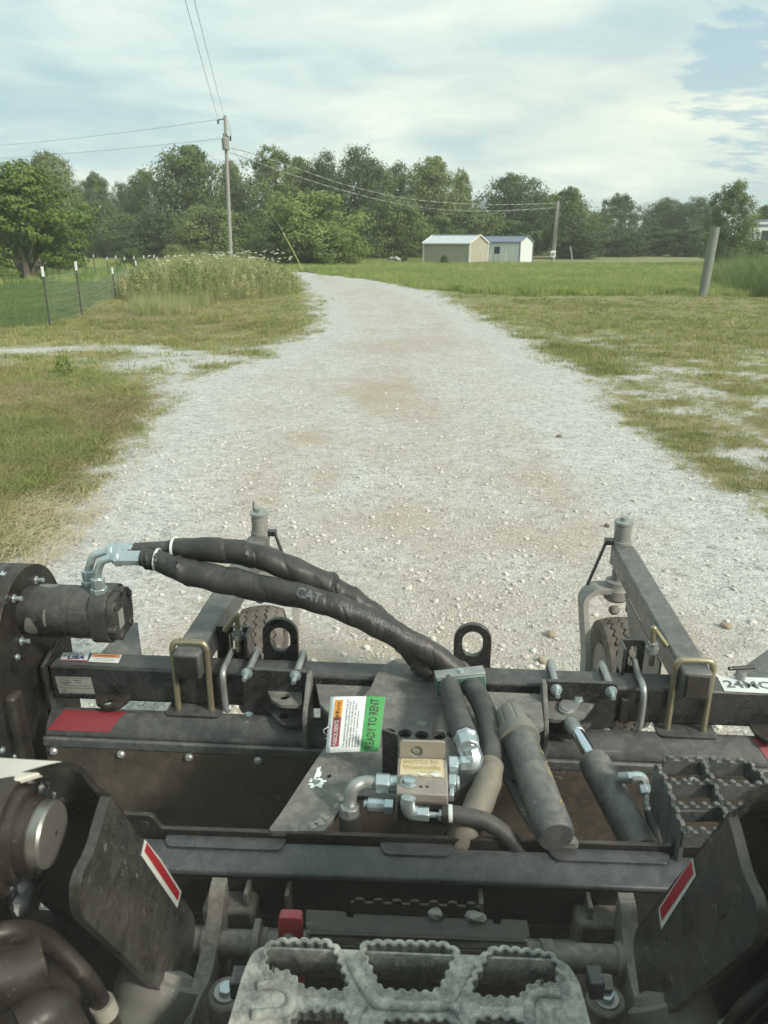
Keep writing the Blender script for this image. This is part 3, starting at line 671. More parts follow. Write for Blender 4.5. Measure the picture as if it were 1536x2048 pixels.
backc = [(262, 1100, 1.812), (300, 1098, 1.81), (335, 1096, 1.81), (400, 1099, 1.80), (470, 1104, 1.80), (540, 1121, 1.80), (610, 1150, 1.80), (680, 1188, 1.80), (740, 1225, 1.79), (790, 1266, 1.79), (826, 1305, 1.775), (850, 1330, 1.76), (866, 1350, 1.745)]
MB().tube(spline([P(u, v, 'y', y) for u, v, y in backc[:3]], 6), 0.019, 18).build('bare_hose', M['hose'], rake)
sleeve_hose(backc[2:], [0.020, 0.031, 0.033, 0.034, 0.032, 0.033, 0.031, 0.030, 0.029, 0.032, 0.025], 'hose_sleeve', M['sleeve'], 3)
frontc = [(284, 1115, 1.770), (318, 1122, 1.765), (370, 1142, 1.755), (440, 1158, 1.745), (520, 1176, 1.74), (600, 1192, 1.735), (680, 1216, 1.73), (750, 1247, 1.735), (815, 1282, 1.74), (870, 1312, 1.745), (912, 1342, 1.74), (925, 1356, 1.735)]
fo, fp, fr, frf = sleeve_hose(frontc, [0.022, 0.027, 0.033, 0.034, 0.033, 0.033, 0.032, 0.031, 0.031, 0.032, 0.030, 0.025], 'hose_sleeve', M['sleeve'], 11)
def ztie(u, v, y, d, r):
    p = P(u, v, 'y', y); MB().lathe(p-V3(d).normalized()*0.0035, d, [(0, r), (0.0005, r+0.0015), (0.0065, r+0.0015), (0.007, r)], 28, cap=False).build('zip_tie', M['ziptie'], rake)
ztie(348, 1096, 1.81, (1, 0, 0), 0.026); ztie(314, 1119, 1.766, (1, 0, -0.12), 0.0275)
# lettering printed along the front sleeve
def hose_text(body, size, pts, rr, i0, up_ang, mat, parent, bold=0.0, rf=None):
    me = text_mesh(body, size, 'LEFT', bold, 3); L = [0]
    tb = bmesh.new(); tb.from_mesh(me); bmesh.ops.triangulate(tb, faces=tb.faces)
    for _k in range(3):
        le = [e for e in tb.edges if e.calc_length() > 0.0022]
        if le: bmesh.ops.subdivide_edges(tb, edges=le, cuts=1); bmesh.ops.triangulate(tb, faces=tb.faces)
    tb.to_mesh(me); tb.free()
    for a, b_ in zip(pts, pts[1:]): L.append(L[-1]+(b_-a).length)
    s0 = L[i0]
    for v in me.vertices:
        s = s0+v.co.x; k = 0
        while k < len(L)-2 and L[k+1] < s: k += 1
        t = (s-L[k])/(L[k+1]-L[k]); p = pts[k].lerp(pts[k+1], t); R0 = (rr[k]*(1-t)+rr[k+1]*t); T = (pts[k+1]-pts[k]).normalized()
        sd = T.cross(V3((0, 0, 1))).normalized(); up = sd.cross(T)
        a = up_ang + v.co.y/R0; R = R0*(rf(k, a)*(1-t)+rf(k+1, a)*t)*1.015+0.0010
        v.co = p + sd*math.cos(a)*R + up*math.sin(a)*R
    return link('lettering', me, mat, parent)
iC = min(range(len(fp)), key=lambda i: (fp[i]-P(597, 1190, 'y', 1.735)).length)
PR = plain('faded_print', (0.10, 0.115, 0.125), 0.7, 0, 0.5, 80)
hose_text('CAT', 0.032, fp, fr, iC, rad(40), PR, rake, 0.0012, frf)
hose_text('541-7091 MSHA IC-152', 0.024, fp, fr, iC+14, rad(42), PR, rake, 0.0003, frf)
# clamp block holding the two hoses
use(LOADER)

# ================================================================== HITCH OF THE RAKE (loader frame), still part of the rake
def pz(pts, z): return [P(u, v, 'z', z) for u, v in pts]
def flat_plate(pts, z, holes, name, mat, th=0.010, r=0.01, bevel=0.0015, parent=None):
    L = pz(pts, z); loops = [rounded([(p.x, p.y) for p in L], r)]
    for (u, v, hr) in holes:
        q = P(u, v, 'z', z); loops.append(circle2((q.x, q.y), hr, 22))
    return MB().holed(loops, lambda a, b_: (a, b_, z-th), (0, 0, th)).build(name, M[mat], parent or rake, bevel=bevel)
# lower cross plate in front of the beam, just under the tongue
flat_plate([(632, 1368), (1082, 1388), (1088, 1452), (1030, 1490), (700, 1470), (640, 1408)], 0.788, [], 'cross_plate', 'plate', 0.012, 0.004)
MB().poly([P(640, 1410, 'z', 0.776), P(708, 1474, 'z', 0.776), P(690, 1476, 'z', 0.70), P(640, 1440, 'z', 0.70)], (0.01, 0.004, 0)).build('cross_web', M['plate'], rake, bevel=0.002)
# tongue: round head over the pivot, two legs back to the hitch plate
tong = [(535, 1662), (566, 1620), (615, 1545), (655, 1487), (700, 1425), (742, 1374), (757, 1340), (785, 1319), (830, 1312), (885, 1312), (930, 1322), (952, 1345), (962, 1385), (990, 1450),
        (1020, 1500), (1062, 1560), (1162, 1688), (1085, 1686), (1040, 1620), (1004, 1548), (975, 1530), (900, 1600), (800, 1600), (716, 1590), (684, 1612), (650, 1662)]
flat_plate(tong, 0.812, [(777, 1465, 0.0165), (810, 1467, 0.0165), (844, 1470, 0.0165), (878, 1471, 0.0165), (908, 1468, 0.0165), (657, 1552, 0.0065), (842, 1446, 0.004), (1028, 1562, 0.006), (733, 1440, 0.004)], 'tongue', 'plate', 0.012, 0.012)
for u, v in ((1040, 1580), (700, 1540)): pass
hx = P(846, 1349, 'z', 0.812)
b = MB(); b.cyl((hx.x, hx.y, 0.812), (hx.x, hx.y, 0.818), 0.036, n=28); b.cyl((hx.x, hx.y, 0.818), (hx.x, hx.y, 0.838), 0.031, n=6); b.build('pivot_nut', M['plate'], rake, bevel=0.003)
# spots of bare metal and torn decals on the tongue
random.seed(4)
def blotch(u, v, w, h, z, mat, name, seed):
    rnd = random.Random(seed); c = P(u, v, 'z', z); pts = []
    for k in range(26):
        a = 2*math.pi*k/26; rr = 1+rnd.uniform(-0.35, 0.3); pts.append((c.x+w*rr*math.cos(a), c.y+h*rr*math.sin(a)))
    b = MB(); vc = b.bm.verts.new((c.x, c.y, z+0.0012)); vs = [b.bm.verts.new((x, y, z+0.0012)) for x, y in pts]
    for k in range(26): b.bm.faces.new((vc, vs[k], vs[(k+1) % 26]))
    return b.build(name, M[mat], rake)
blotch(634, 1566, 0.018, 0.016, 0.812, 'paper', 'torn_decal', 1); blotch(636, 1548, 0.006, 0.022, 0.812, 'paper', 'torn_decal', 2)
blotch(631, 1565, 0.010, 0.008, 0.8124, 'green', 'decal_print', 5)
blotch(845, 1447, 0.012, 0.010, 0.812, 'galv', 'paint_chip', 3); blotch(843, 1352, 0.001, 0.001, 0.812, 'galv', 'paint_chip', 3)
for i, (u, v, w) in enumerate([(680, 1600, .006), (672, 1612, .007), (640, 1645, .009), (652, 1636, .006), (628, 1652, .008), (780, 1390, .004), (1000, 1590, .004), (760, 1420, .003), (690, 1515, .003), (645, 1632, .005), (676, 1590, .004)]):
    blotch(u, v, w, w*1.2, 0.812, 'galv', 'paint_chip', 20+i)
# hitch plate with its raised ends
MB().holed([rounded([(-0.64, 0.42), (0.62, 0.42), (0.62, 0.838), (0.505, 0.838), (0.492, 0.806), (-0.495, 0.806), (-0.512, 0.838), (-0.64, 0.838)], [0.0, 0.0, 0.008, 0.01, 0.006, 0.006, 0.01, 0.008])],
           lambda u, v: (u, 1.197, v), (0, 0.010, 0)).build('hitch_plate', M['blackflat'], rake, bevel=0.0018)
MB().lathe(P(290, 1650, 'y', 1.196), (0, -1, 0), [(0, 0.010), (0.001, 0.009)], 16).build('plate_hole', M['ink'], rake)
MB().poly([(-0.62, 1.190, 0.790), (-0.62, 1.124, 0.783), (-0.62, 1.119, 0.779), (-0.62, 1.119, 0.771), (-0.62, 1.190, 0.771)], (1.24, 0, 0)).build('hitch_bar', M['bluegrey'], rake, bevel=0.003)
MB().bx(-0.61, 0.61, 1.135, 1.185, 0.66, 0.7705).build('hitch_tube', M['blackflat'], rake, bevel=0.004)
for u0, u1 in ((330, 575), (757, 910), (1095, 1345)):
    x0, x1 = P(u0, 1690, 'y', 1.19).x, P(u1, 1690, 'y', 1.19).x
    pts = rounded([(x0, 1.196), (x1, 1.196), (x1-0.012, 1.166), (x0+0.012, 1.166)], 0.012)
    MB().holed([pts], lambda a, b_: (a, b_, 0.7895), (0, 0, 0.005)).build('weld_pad', M['bluegrey'], rake, bevel=0.003)
# under the hitch tube: inner plate with gussets, mud pan
MB().bx(-0.62, 0.62, 1.15, 1.16, 0.40, 0.70).build('back_plate', M['blackflat'], rake)
for u in (455, 1215):
    x = P(u, 1790, 'y', 1.10).x; MB().bx(x-0.05, x+0.05, 1.09, 1.15, 0.62, 0.72).build('hitch_gusset', M['lug'], rake, bevel=0.01)
MB().bx(-0.45, 0.47, 1.085, 1.10, 0.665, 0.672).build('lower_ledge', M['lug'], rake, bevel=0.002)
for u in (500, 580, 960, 1175):
    x = P(u, 1800, 'y', 1.13).x; MB().bx(x-0.004, x+0.004, 1.10, 1.15, 0.65, 0.75).build('rib_plate', M['lug'], rake, bevel=0.001)
MB().poly([(-0.98, 1.66, 0.33), (-0.60, 1.22, 0.50), (0.60, 1.22, 0.50), (0.98, 1.66, 0.33)], (0, 0, -0.01)).build('mud_pan', M['brown'], rake)

# hose clamp (green), its bolt, hoses below it
kc = P(920, 1362, 'z', 0.862)
R_ = Matrix.Translation(kc) @ Matrix.Rotation(rad(8), 4, 'Z') @ Matrix.Rotation(rad(-4), 4, 'Y')
MB().box((0, 0, 0), (0.122, 0.046, 0.046)).build('hose_clamp', M['green'], rake, bevel=0.003, mw=R_)
MB().bx(-0.062, 0.062, -0.018, 0.018, 0.0235, 0.027).build('clamp_cover', M['zincdull'], rake, bevel=0.001, mw=R_)
bolt(SMALLHEAD, kc+V3((0, 0, 0.027)), (0, 0, 1), rake)
def hose_px(ctrl, r, mat, name='hydraulic_hose', n=8, rf=None):
    pts = spline([P(u, v, 'z', z) for u, v, z in ctrl], n); MB().tube(pts, r, 20, rfun=rf).build(name, mat, rake); return pts
rib = lambda i, a: 1+0.012*math.sin(i*2.4)
hose_px([(897, 1368, 0.86), (905, 1400, 0.868), (918, 1440, 0.88), (932, 1478, 0.90)], [0.027]*25, M['hose'], rf=rib)
hose_px([(945, 1375, 0.862), (965, 1410, 0.86), (978, 1455, 0.855), (983, 1505, 0.85), (975, 1560, 0.842), (955, 1610, 0.83), (930, 1660, 0.80), (900, 1720, 0.72)], 0.026, M['hose'], rf=rib)
hose_px([(981, 1530, 0.852), (976, 1562, 0.845), (957, 1610, 0.832), (928, 1664, 0.80), (895, 1725, 0.72)], 0.0285, M['braid'], 'hose_guard', rf=lambda i, a: 1+0.03*math.sin(i*0.9+a*2))
hose_px([(872, 1745, 0.80-0.06), (840, 1775, 0.70), (800, 1830, 0.60)], 0.026, M['braid'], 'hose_guard')
ferrule(P(931, 1474, 'z', 0.90), P(938, 1500, 'z', 0.905), 0.026, M['zinc'], rake)
# manifold block and its bracket
x0, x1 = P(792, 1590, 'z', 0.885).x, P(897, 1590, 'z', 0.885).x; y0, y1 = P(845, 1588, 'z', 0.885).y, P(845, 1517, 'z', 0.885).y
MB().bx(x0, x1, y0, y1, 0.815, 0.885).build('manifold_block', M['alu'], rake, bevel=0.0025)
MB().bx(x0+0.002, x1-0.002, y0-0.006, y0-0.001, 0.70, 0.868).build('block_front', M['blackflat'], rake, bevel=0.002)
MB().holed([rounded([(x0+0.004, 0.87), (x1-0.004, 0.87), (x1-0.004, 0.925), (x0+0.004, 0.925)], 0.008), circle2(((x0*0.62+x1*0.38), 0.90), 0.013)], lambda u, v: (u, y1+0.002, v), (0, 0.006, 0)).build('valve_bracket', M['beige'], rake, bevel=0.001)
MB().lathe(((x0*0.62+x1*0.38), y1+0.02, 0.90), (0, -1, 0.2), [(0, 0.011), (0.012, 0.011), (0.014, 0.008)], 18).build('plug', M['zincdull'], rake)
MB().poly([(x0-0.034, y1+0.025, 0.82), (x0-0.034, y1+0.025, 0.935), (x0+0.0, y1+0.015, 0.93), (x0+0.0, y1+0.01, 0.82)], (0, 0.006, 0)).build('bracket_wing', M['black'], rake, bevel=0.002)
bolt(HEAD, P(818, 1567, 'z', 0.885), (0, 0, 1), rake); MB().cyl(P(818, 1567, 'z', 0.8852), P(818, 1567, 'z', 0.8885), 0.0175).build('washer', M['zinc'], rake)
for u in (842, 855): MB().cyl(P(u, 1574, 'z', 0.8852), P(u, 1574, 'z', 0.886), 0.003, n=10).build('small_hole', M['ink'], rake)
lq = pz([(802, 1517), (886, 1519), (889, 1555), (799, 1549)], 0.8862); 
b = MB(); b.holed([rounded([(p.x, p.y) for p in lq], 0.004)], lambda a, c: (a, c, 0.8855), (0, 0, 0.0008)); b.build('handwritten_label', M['label'], rake)
def wr3(body, quad, u, v, size, mat, bold=0.0, fit=None, off=0.0008, ax='CENTER'):
    a, b_, c, d = quad; o = a.lerp(b_, u).lerp(d.lerp(c, u), v); x = (b_-a).normalized(); y = (a-d).normalized(); n = x.cross(y).normalized()
    return text_on(body, size, mat, rake, o+n*off, x, y, 'lettering', bold, ax=ax, fit=fit)
wr3('SHUTTLE TO', lq, 0.47, 0.2, 0.017, M['chalk'], 0.0002, 0.072); wr3('Wentzuille', lq, 0.5, 0.52, 0.019, M['chalk'], 0.0003, 0.076); wr3('0222', lq, 0.62, 0.82, 0.015, M['chalk'], 0.0002)
blotch(845, 1549, 0.013, 0.004, 0.8868, 'white', 'label_tear', 8); blotch(872, 1550, 0.014, 0.006, 0.8868, 'white', 'label_tear', 9)
def fit_hex(p0, p1, r, mat='zinc', n=6, name='hose_fitting'): return MB().cyl(p0, p1, r, n=n).build(name, M[mat], rake, bevel=0.0015)
Pz = lambda u, v, z: P(u, v, 'z', z)
# left port: big elbow turning down
z = 0.868
fit_hex(Pz(752, 1566, z), Pz(779, 1567, z), 0.021); fit_hex(Pz(779, 1567, z), Pz(796, 1568, z), 0.017, n=16)
MB().tube(spline([Pz(754, 1566, z), Pz(728, 1565, z), Pz(707, 1575, z-0.005), Pz(700, 1600, z-0.03), Pz(700, 1618, z-0.045)], 7), 0.0135, 16).build('elbow_tube', M['zincdull'], rake)
fit_hex(Pz(700, 1612, z-0.035), Pz(700, 1630, z-0.055), 0.020, 'zincdull', 8); MB().cyl(Pz(700, 1626, z-0.05), Pz(700, 1700, z-0.14), 0.0225).build('hydraulic_hose', M['hose'], rake)
# lower cartridge (test port) left
z = 0.84
fit_hex(Pz(769, 1611, z), Pz(788, 1613, z), 0.0165); fit_hex(Pz(736, 1609, z), Pz(769, 1611, z), 0.0145, n=10); fit_hex(Pz(728, 1608, z), Pz(737, 1609, z), 0.009, n=12)
# lower elbow right with pilot hose
MB().tube(spline([P(817, 1595, 'y', y0-0.012), P(816, 1612, 'y', y0-0.016), P(822, 1624, 'y', y0-0.016), P(835, 1626, 'y', y0-0.016)], 5), 0.0145, 12).build('port_elbow', M['zinc'], rake)
yb = y0-0.016
fit_hex(P(834, 1627, 'y', yb), P(858, 1628, 'y', yb), 0.0145); fit_hex(P(858, 1629, 'y', yb), P(880, 1630, 'y', yb), 0.006, n=10); fit_hex(P(877, 1629, 'y', yb), P(884, 1630, 'y', yb), 0.012); fit_hex(P(884, 1628, 'y', yb), P(896, 1628, 'y', yb), 0.0165, 'blackflat', 20, 'hose_band'); fit_hex(P(896, 1627, 'y', yb), P(905, 1627, 'y', yb), 0.017, 'ziptie', 20, 'hose_band')
pts = spline([P(900, 1627, 'y', yb), P(930, 1632, 'y', yb), P(965, 1640, 'y', yb), P(1000, 1660, 'y', yb-0.005), P(1030, 1690, 'y', yb-0.01), P(1050, 1730, 'y', yb)], 7)
MB().tube(pts, 0.0165, 18).build('hydraulic_hose', M['hose'], rake)
# right ports
z = 0.872
fit_hex(Pz(897, 1531, z), Pz(914, 1531, z), 0.022); fit_hex(Pz(912, 1530, z), Pz(925, 1529, z), 0.017, n=16)
eb = [Pz(920, 1528, z+0.004), Pz(941, 1527, z+0.004), Pz(946, 1515, z+0.014), Pz(942, 1497, z+0.03)]
MB().tube(spline(eb, 5), [0.019]*4+[0.021]*8+[0.019]*4, 8).build('port_elbow', M['zinc'], rake, bevel=0.002)
fit_hex(Pz(941, 1502, z+0.026), Pz(939, 1487, z+0.032), 0.0215)
fit_hex(Pz(897, 1565, 0.86), Pz(912, 1566, 0.86), 0.020); fit_hex(Pz(912, 1566, 0.86), Pz(918, 1566, 0.86), 0.015, n=16, name='port_plug')
fit_hex(Pz(899, 1588, 0.85), Pz(908, 1589, 0.85), 0.015)

# document canister with fluted screw cap
c0, c1 = Pz(1018, 1424, 0.872), Pz(1113, 1676, 0.842); ax = (c1-c0).normalized(); Lc = (c1-c0).length
def at(t): return c0+ax*Lc*t
flute = lambda k: 1
b = MB(); pr = [(0, 0.026), (0.003, 0.031), (0.008, 0.033), (0.065, 0.036)]; n_ = 72; rings = []
q = ax.to_track_quat('Z', 'Y').to_matrix()
for h, r in pr: rings.append([b.bm.verts.new(c0+ax*h+q @ V3(((r-(0.0022 if (k % 9) in (0, 1) and h > 0.002 else 0))*math.cos(2*math.pi*k/n_), (r-(0.0022 if (k % 9) in (0, 1) and h > 0.002 else 0))*math.sin(2*math.pi*k/n_), 0))) for k in range(n_)])
for r1, r2 in zip(rings, rings[1:]):
    for k in range(n_): b.bm.faces.new((r1[k], r1[(k+1) % n_], r2[(k+1) % n_], r2[k]))
b.bm.faces.new(rings[0][::-1]); b.bm.faces.new(rings[-1])
CAP = b.build('canister_cap', M['capgrey'], rake)
MB().lathe(c0+ax*0.065, ax, [(0, 0.036), (0.002, 0.043), (0.028, 0.0455), (0.034, 0.0455), (0.036, 0.040)], 40).build('canister_collar', M['capgrey'], rake)
MB().lathe(c0+ax*0.095, ax, [(0, 0.0375), (Lc-0.110, 0.0375), (Lc-0.101, 0.0365), (Lc-0.096, 0.033), (Lc-0.095, 0.028), (Lc-0.097, 0.004)], 40).build('canister', M['grey'], rake)
# faded yellow marks on the canister's left flank
def on_can(body, size, t, ang, rot):
    me = text_mesh(body, size, 'CENTER', 0.0003); sd = ax.cross(V3((0, 0, 1))).normalized(); up = sd.cross(ax)
    for v in me.vertices:
        x, y = v.co.x*math.cos(rot)-v.co.y*math.sin(rot), v.co.x*math.sin(rot)+v.co.y*math.cos(rot)
        a = ang + x/0.0382; p = c0+ax*(Lc*t + y); v.co = p+sd*math.cos(a)*0.0381+up*math.sin(a)*0.0381
    return link('marker_writing', me, M['chalk'], rake)
for body, size, t, an, rot in (('OB', 0.020, 0.60, 143, 1.9), ('A', 0.018, 0.44, 143, 1.8), ('F', 0.026, 0.84, 143, 1.9)): on_can(body, size, t, rad(an), rot)
def ring_on(t, ang, ra, rb):
    b = MB(); sd = ax.cross(V3((0, 0, 1))).normalized(); up = sd.cross(ax); R1 = []
    for k in range(24):
        th = 2*math.pi*k/24; row = []
        for f in (1, 0.9):
            a = rad(ang)+ra*f*math.cos(th)/0.0382; p = c0+ax*(Lc*t+rb*f*math.sin(th)); row.append(b.bm.verts.new(p+sd*math.cos(a)*0.0381+up*math.sin(a)*0.0381))
        R1.append(row)
    for k in range(24): b.bm.faces.new((R1[k][0], R1[(k+1) % 24][0], R1[(k+1) % 24][1], R1[k][1]))
    b.build('marker_writing', M['chalk'], rake)
ring_on(0.60, 143, 0.012, 0.028)

# angle cylinder: rod end under the keeper plate, chrome rod, dusty barrel
r0, r1, r2, r3 = P(1136, 1440, 'z', 0.752), P(1152, 1462, 'z', 0.757), P(1186, 1520, 'z', 0.770), P(1290, 1712, 'z', 0.712)
MB().cyl(r0-V3((0, 0, 0.028)), r0+V3((0, 0, 0.010)), 0.028).build('rod_eye', M['blackflat'], rake, bevel=0.002)
MB().cyl(r0.lerp(r1, 0.3), r1.lerp(r2, 0.12), 0.019).build('rod_collar', M['zincdull'], rake, bevel=0.003)
MB().cyl(r1, r2, 0.0165).build('piston_rod', M['chrome'], rake)
d = (r3-r2).normalized()
MB().lathe(r2-d*0.008, d, [(0, 0.022), (0.003, 0.031), (0.012, 0.035), (0.03, 0.0365), (0.032, 0.0365), (0.034, 0.0365), ((r3-r2).length-0.005, 0.0365)], 40).build('cylinder_barrel', M['grey'], rake)
# cylinder port with elbow and hose
p0 = P(1238, 1555, 'z', 0.80)
fit_hex(P(1236, 1556, 'z', 0.795), P(1256, 1555, 'z', 0.80), 0.012, 'zincdull', 12); fit_hex(P(1253, 1555, 'z', 0.80), P(1262, 1555, 'z', 0.80), 0.0135)
MB().tube(spline([P(1262, 1554, 'z', 0.80), P(1280, 1553, 'z', 0.80), P(1287, 1562, 'z', 0.79), P(1287, 1573, 'z', 0.78)], 5), 0.0115, 8).build('port_elbow', M['zinc'], rake, bevel=0.001)
fit_hex(P(1287, 1570, 'z', 0.782), P(1291, 1588, 'z', 0.77), 0.014); fit_hex(P(1291, 1588, 'z', 0.77), P(1294, 1604, 'z', 0.76), 0.0055, 'zincdull', 10)
fit_hex(P(1294, 1602, 'z', 0.76), P(1301, 1618, 'z', 0.75), 0.012, 'zincdull', 12); fit_hex(P(1300, 1614, 'z', 0.752), P(1303, 1624, 'z', 0.745), 0.0155, 'zinc', 18, 'hose_band')
MB().tube(spline([P(1302, 1622, 'z', 0.746), P(1312, 1655, 'z', 0.73), P(1322, 1690, 'z', 0.70), P(1330, 1740, 'z', 0.66)], 5), 0.0155, 16).build('hydraulic_hose', M['hose'], rake)

# serrated foot grate on the right
ZG = 0.862
def saw_bar(pa, pb, n, parent=None, name='grate_bar', depth=0.035, th=0.009, mat='grey', amp=0.008):
    """upright bar with rounded teeth along its top edge"""
    pa, pb = V3(pa), V3(pb); d = pb-pa; L = d.length; d.normalize(); s = d.cross(V3((0, 0, 1))).normalized()
    top = []
    for k in range(n):
        c = (k+0.5)/n*L; w = L/n
        for f, h in ((-0.5, 0), (-0.28, 0.0), (-0.24, 0.7), (-0.15, 1), (0.15, 1), (0.24, 0.7), (0.28, 0), (0.5, 0)):
            top.append((c+f*w, h*amp))
    pr = [(0, -depth)]+top+[(L, -depth)]; q_ = []
    for x in pr:
        if not q_ or (abs(q_[-1][0]-x[0])+abs(q_[-1][1]-x[1])) > 1e-6: q_.append(x)
    return MB().poly([pa+d*x+V3((0, 0, h))-s*th/2 for x, h in q_], s*th).build(name, M[mat], rake, bevel=0.0012)
g = lambda u, v: P(u, v, 'z', ZG)
A = [g(1312, 1528), g(1326, 1518), g(1494, 1524), g(1516, 1536), g(1530, 1552)]
saw_bar(A[1], g(1412, 1521), 3); saw_bar(g(1412, 1521), A[2], 3); saw_bar(A[2], g(1528, 1556), 2)
saw_bar(g(1312, 1528), g(1334, 1566), 2, depth=0.11); saw_bar(g(1334, 1566), g(1348, 1610), 2, depth=0.11); saw_bar(g(1348, 1610), g(1368, 1662), 2, depth=0.11)
saw_bar(g(1334, 1564), g(1426, 1566), 4); saw_bar(g(1426, 1566), g(1530, 1571), 4)
saw_bar(g(1348, 1612), g(1444, 1612), 4); saw_bar(g(1444, 1612), g(1540, 1616), 4)
saw_bar(g(1366, 1662), g(1470, 1664), 4); saw_bar(g(1406, 1524), g(1427, 1566), 2); saw_bar(g(1427, 1566), g(1444, 1610), 2); saw_bar(g(1528, 1556), g(1545, 1616), 3); saw_bar(g(1444, 1612), g(1462, 1662), 2)

# ================================================================== LOADER (arms, hitch shaft, entry step, cab)
loader = empty('skid_steer_loader', LOADER, 'dusty grey loader with two lift arms carrying red and white reflectors, serrated step between them', 'loader')
def arm(s):
    X = 0.362*s
    sp_px = [(222, 1588), (388, 1830), (392, 1855), (372, 1975), (335, 1996), (165, 1834), (158, 1800), (162, 1752), (190, 1700), (206, 1640), (216, 1606)]
    out_ = rounded([(p.y, p.z) for p in (P(u, v, 'x', -0.362) for u, v in sp_px)], [0.004, 0.015, 0.015, 0.02, 0.02, 0.015, 0.02, 0.02, 0.02, 0.01, 0.01], 5)
    MB().holed([[(p.x, p.y) for p in out_]], lambda y, z: (X, y, z), (-0.012*s*-1 if s < 0 else 0.012, 0, 0)).build('arm_side', M['armgrey'], loader, bevel=0.003)
    # bent cover running down the front of the arm
    sec = [P(u, v, 'y', 0.737) for u, v in ((-150, 1600), (-60, 1572), (0, 1556), (60, 1539), (105, 1527), (140, 1523), (164, 1531), (183, 1549), (198, 1570), (222, 1588))]
    ss = spline([(p.x, 0, p.z) for p in sec], 4); ins = []
    for i, p in enumerate(ss):
        t = (ss[min(i+1, len(ss)-1)]-ss[max(i-1, 0)]).normalized(); ins.append(p+V3((-t.z, 0, t.x))*-0.011)
    pr = [(p.x, p.z) for p in ss]+[(p.x, p.z) for p in reversed(ins)]; ctr = V3((0, 0.225, -0.424))
    MB().poly([((x if s < 0 else -x), 0.737, z) for x, z in pr], ctr).build('arm_cover', M['armgrey'], loader, bevel=0.002)
    q_ = [P(u, v, 'z', ss[12].z-0.004) for u, v in ((-150, 1506), (0, 1514), (120, 1521), (140, 1526), (0, 1570), (-150, 1612))]
    MB().poly([((p.x if s < 0 else -p.x), p.y, p.z) for p in q_], (0, 0, -0.008)).build('arm_top', M['skypale'], loader, bevel=0.002)
    MB().poly([(0.37*s, 0.955, 0.852), (0.64*s, 0.955, 0.852), (0.64*s, 0.70, 0.70), (0.37*s, 0.70, 0.70)], (0, 0, -0.01)).build('arm_bottom', M['blackflat'], loader)
    MB().poly([(0.64*s, 0.75, 1.33), (0.64*s, 1.0, 0.85), (0.64*s, 0.60, 0.60), (0.64*s, 0.45, 1.30)], (-0.01*s, 0, 0)).build('arm_outer_side', M['blackflat'], loader)
    bc = P(99, 1668, 'x', -0.43) if s < 0 else V3((0.43, 0, 0))
    if s > 0: q = P(99, 1668, 'x', -0.43); bc = V3((0.43, q.y, q.z))
    e = -s
    MB().lathe((bc.x-e*0.19, bc.y, bc.z), (e, 0, 0), [(0, 0.068), (0.12, 0.068), (0.15, 0.070), (0.158, 0.066), (0.160, 0.058), (0.168, 0.056), (0.170, 0.050), (0.156, 0.048)], 48).build('pin_boss', M['rustpin'], loader)
    MB().lathe((bc.x-e*0.05, bc.y, bc.z), (e, 0, 0), [(0, 0.0455), (0.030, 0.0455), (0.034, 0.043), (0.040, 0.0425), (0.040, 0.038)], 44).build('retaining_ring', M['rustpin'], loader)
    pin = MB().lathe((bc.x-e*0.05, bc.y, bc.z), (e, 0, 0), [(0, 0.0385), (0.052, 0.0385), (0.055, 0.036)], 44).build('arm_pin', M['pinsteel'], loader)
    MB().lathe((bc.x+e*0.0052, bc.y+0.006, bc.z-0.004), (e, 0, 0), [(0, 0.003), (0.0005, 0.002)], 12).build('pin_centre', M['ink'], pin)
    # grease squeezed out round the boss
    rnd = random.Random(5+s); b = MB()
    for k in range(40):
        a = rnd.uniform(-2.5, 0.9); rr = rnd.uniform(0.052, 0.082) if a < -0.2 else rnd.uniform(0.05, 0.064); r = rnd.uniform(0.006, 0.014)
        bmesh.ops.create_icosphere(b.bm, subdivisions=2, radius=r, matrix=Matrix.Translation((bc.x-e*rnd.uniform(0.012, 0.04), bc.y+math.cos(a)*rr, bc.z+math.sin(a)*rr)) @ Matrix.Diagonal((0.6, rnd.uniform(0.6, 1.5), rnd.uniform(0.6, 1.6), 1)))
    for v in b.bm.verts: v.co += V3((rnd.uniform(-1, 1), rnd.uniform(-1, 1), rnd.uniform(-1, 1)))*0.0018
    b.build('grease_lumps', M['grease'], loader)
    # reflector: white border, red field
    def quad(px4, off, mat, name):
        xs = X+e*off; pts = [P(u, v, 'x', xs) for u, v in px4] if s < 0 else px4
        MB().poly(pts, (e*0.0006, 0, 0)).build(name, mat, loader); return pts
    if s < 0:
        quad([(289, 1679), (282, 1711), (354, 1816), (362, 1783), (322, 1720)], 0.0008, M['reflwhite'], 'reflector_border'); quad([(293, 1686), (289, 1703), (355, 1801), (359, 1785), (322, 1726)], 0.0016, M['reflred'], 'reflector')
    else:
        for px4, off, mat, name in (([(1386, 1716), (1392, 1752), (1323, 1859), (1318, 1817), (1350, 1768)], 0.0008, M['reflwhite'], 'reflector_border'), ([(1383, 1722), (1387, 1747), (1324, 1841), (1320, 1818), (1349, 1772)], 0.0016, M['reflred'], 'reflector')):
            MB().poly([P(u, v, 'x', X-off) for u, v in px4], (-0.0006, 0, 0)).build(name, mat, loader)
    # tilt cylinder and steel hydraulic lines at the lower end
    mir = lambda p: V3((p.x*(-s), p.y, p.z)) if s > 0 else V3(p)
    cb0, cb1 = P(262, 2100, 'y', 0.78), P(330, 1935, 'y', 0.86)
    cb0, cb1 = (V3((abs(cb0.x)*s, cb0.y, cb0.z)), V3((abs(cb1.x)*s, cb1.y, cb1.z)))
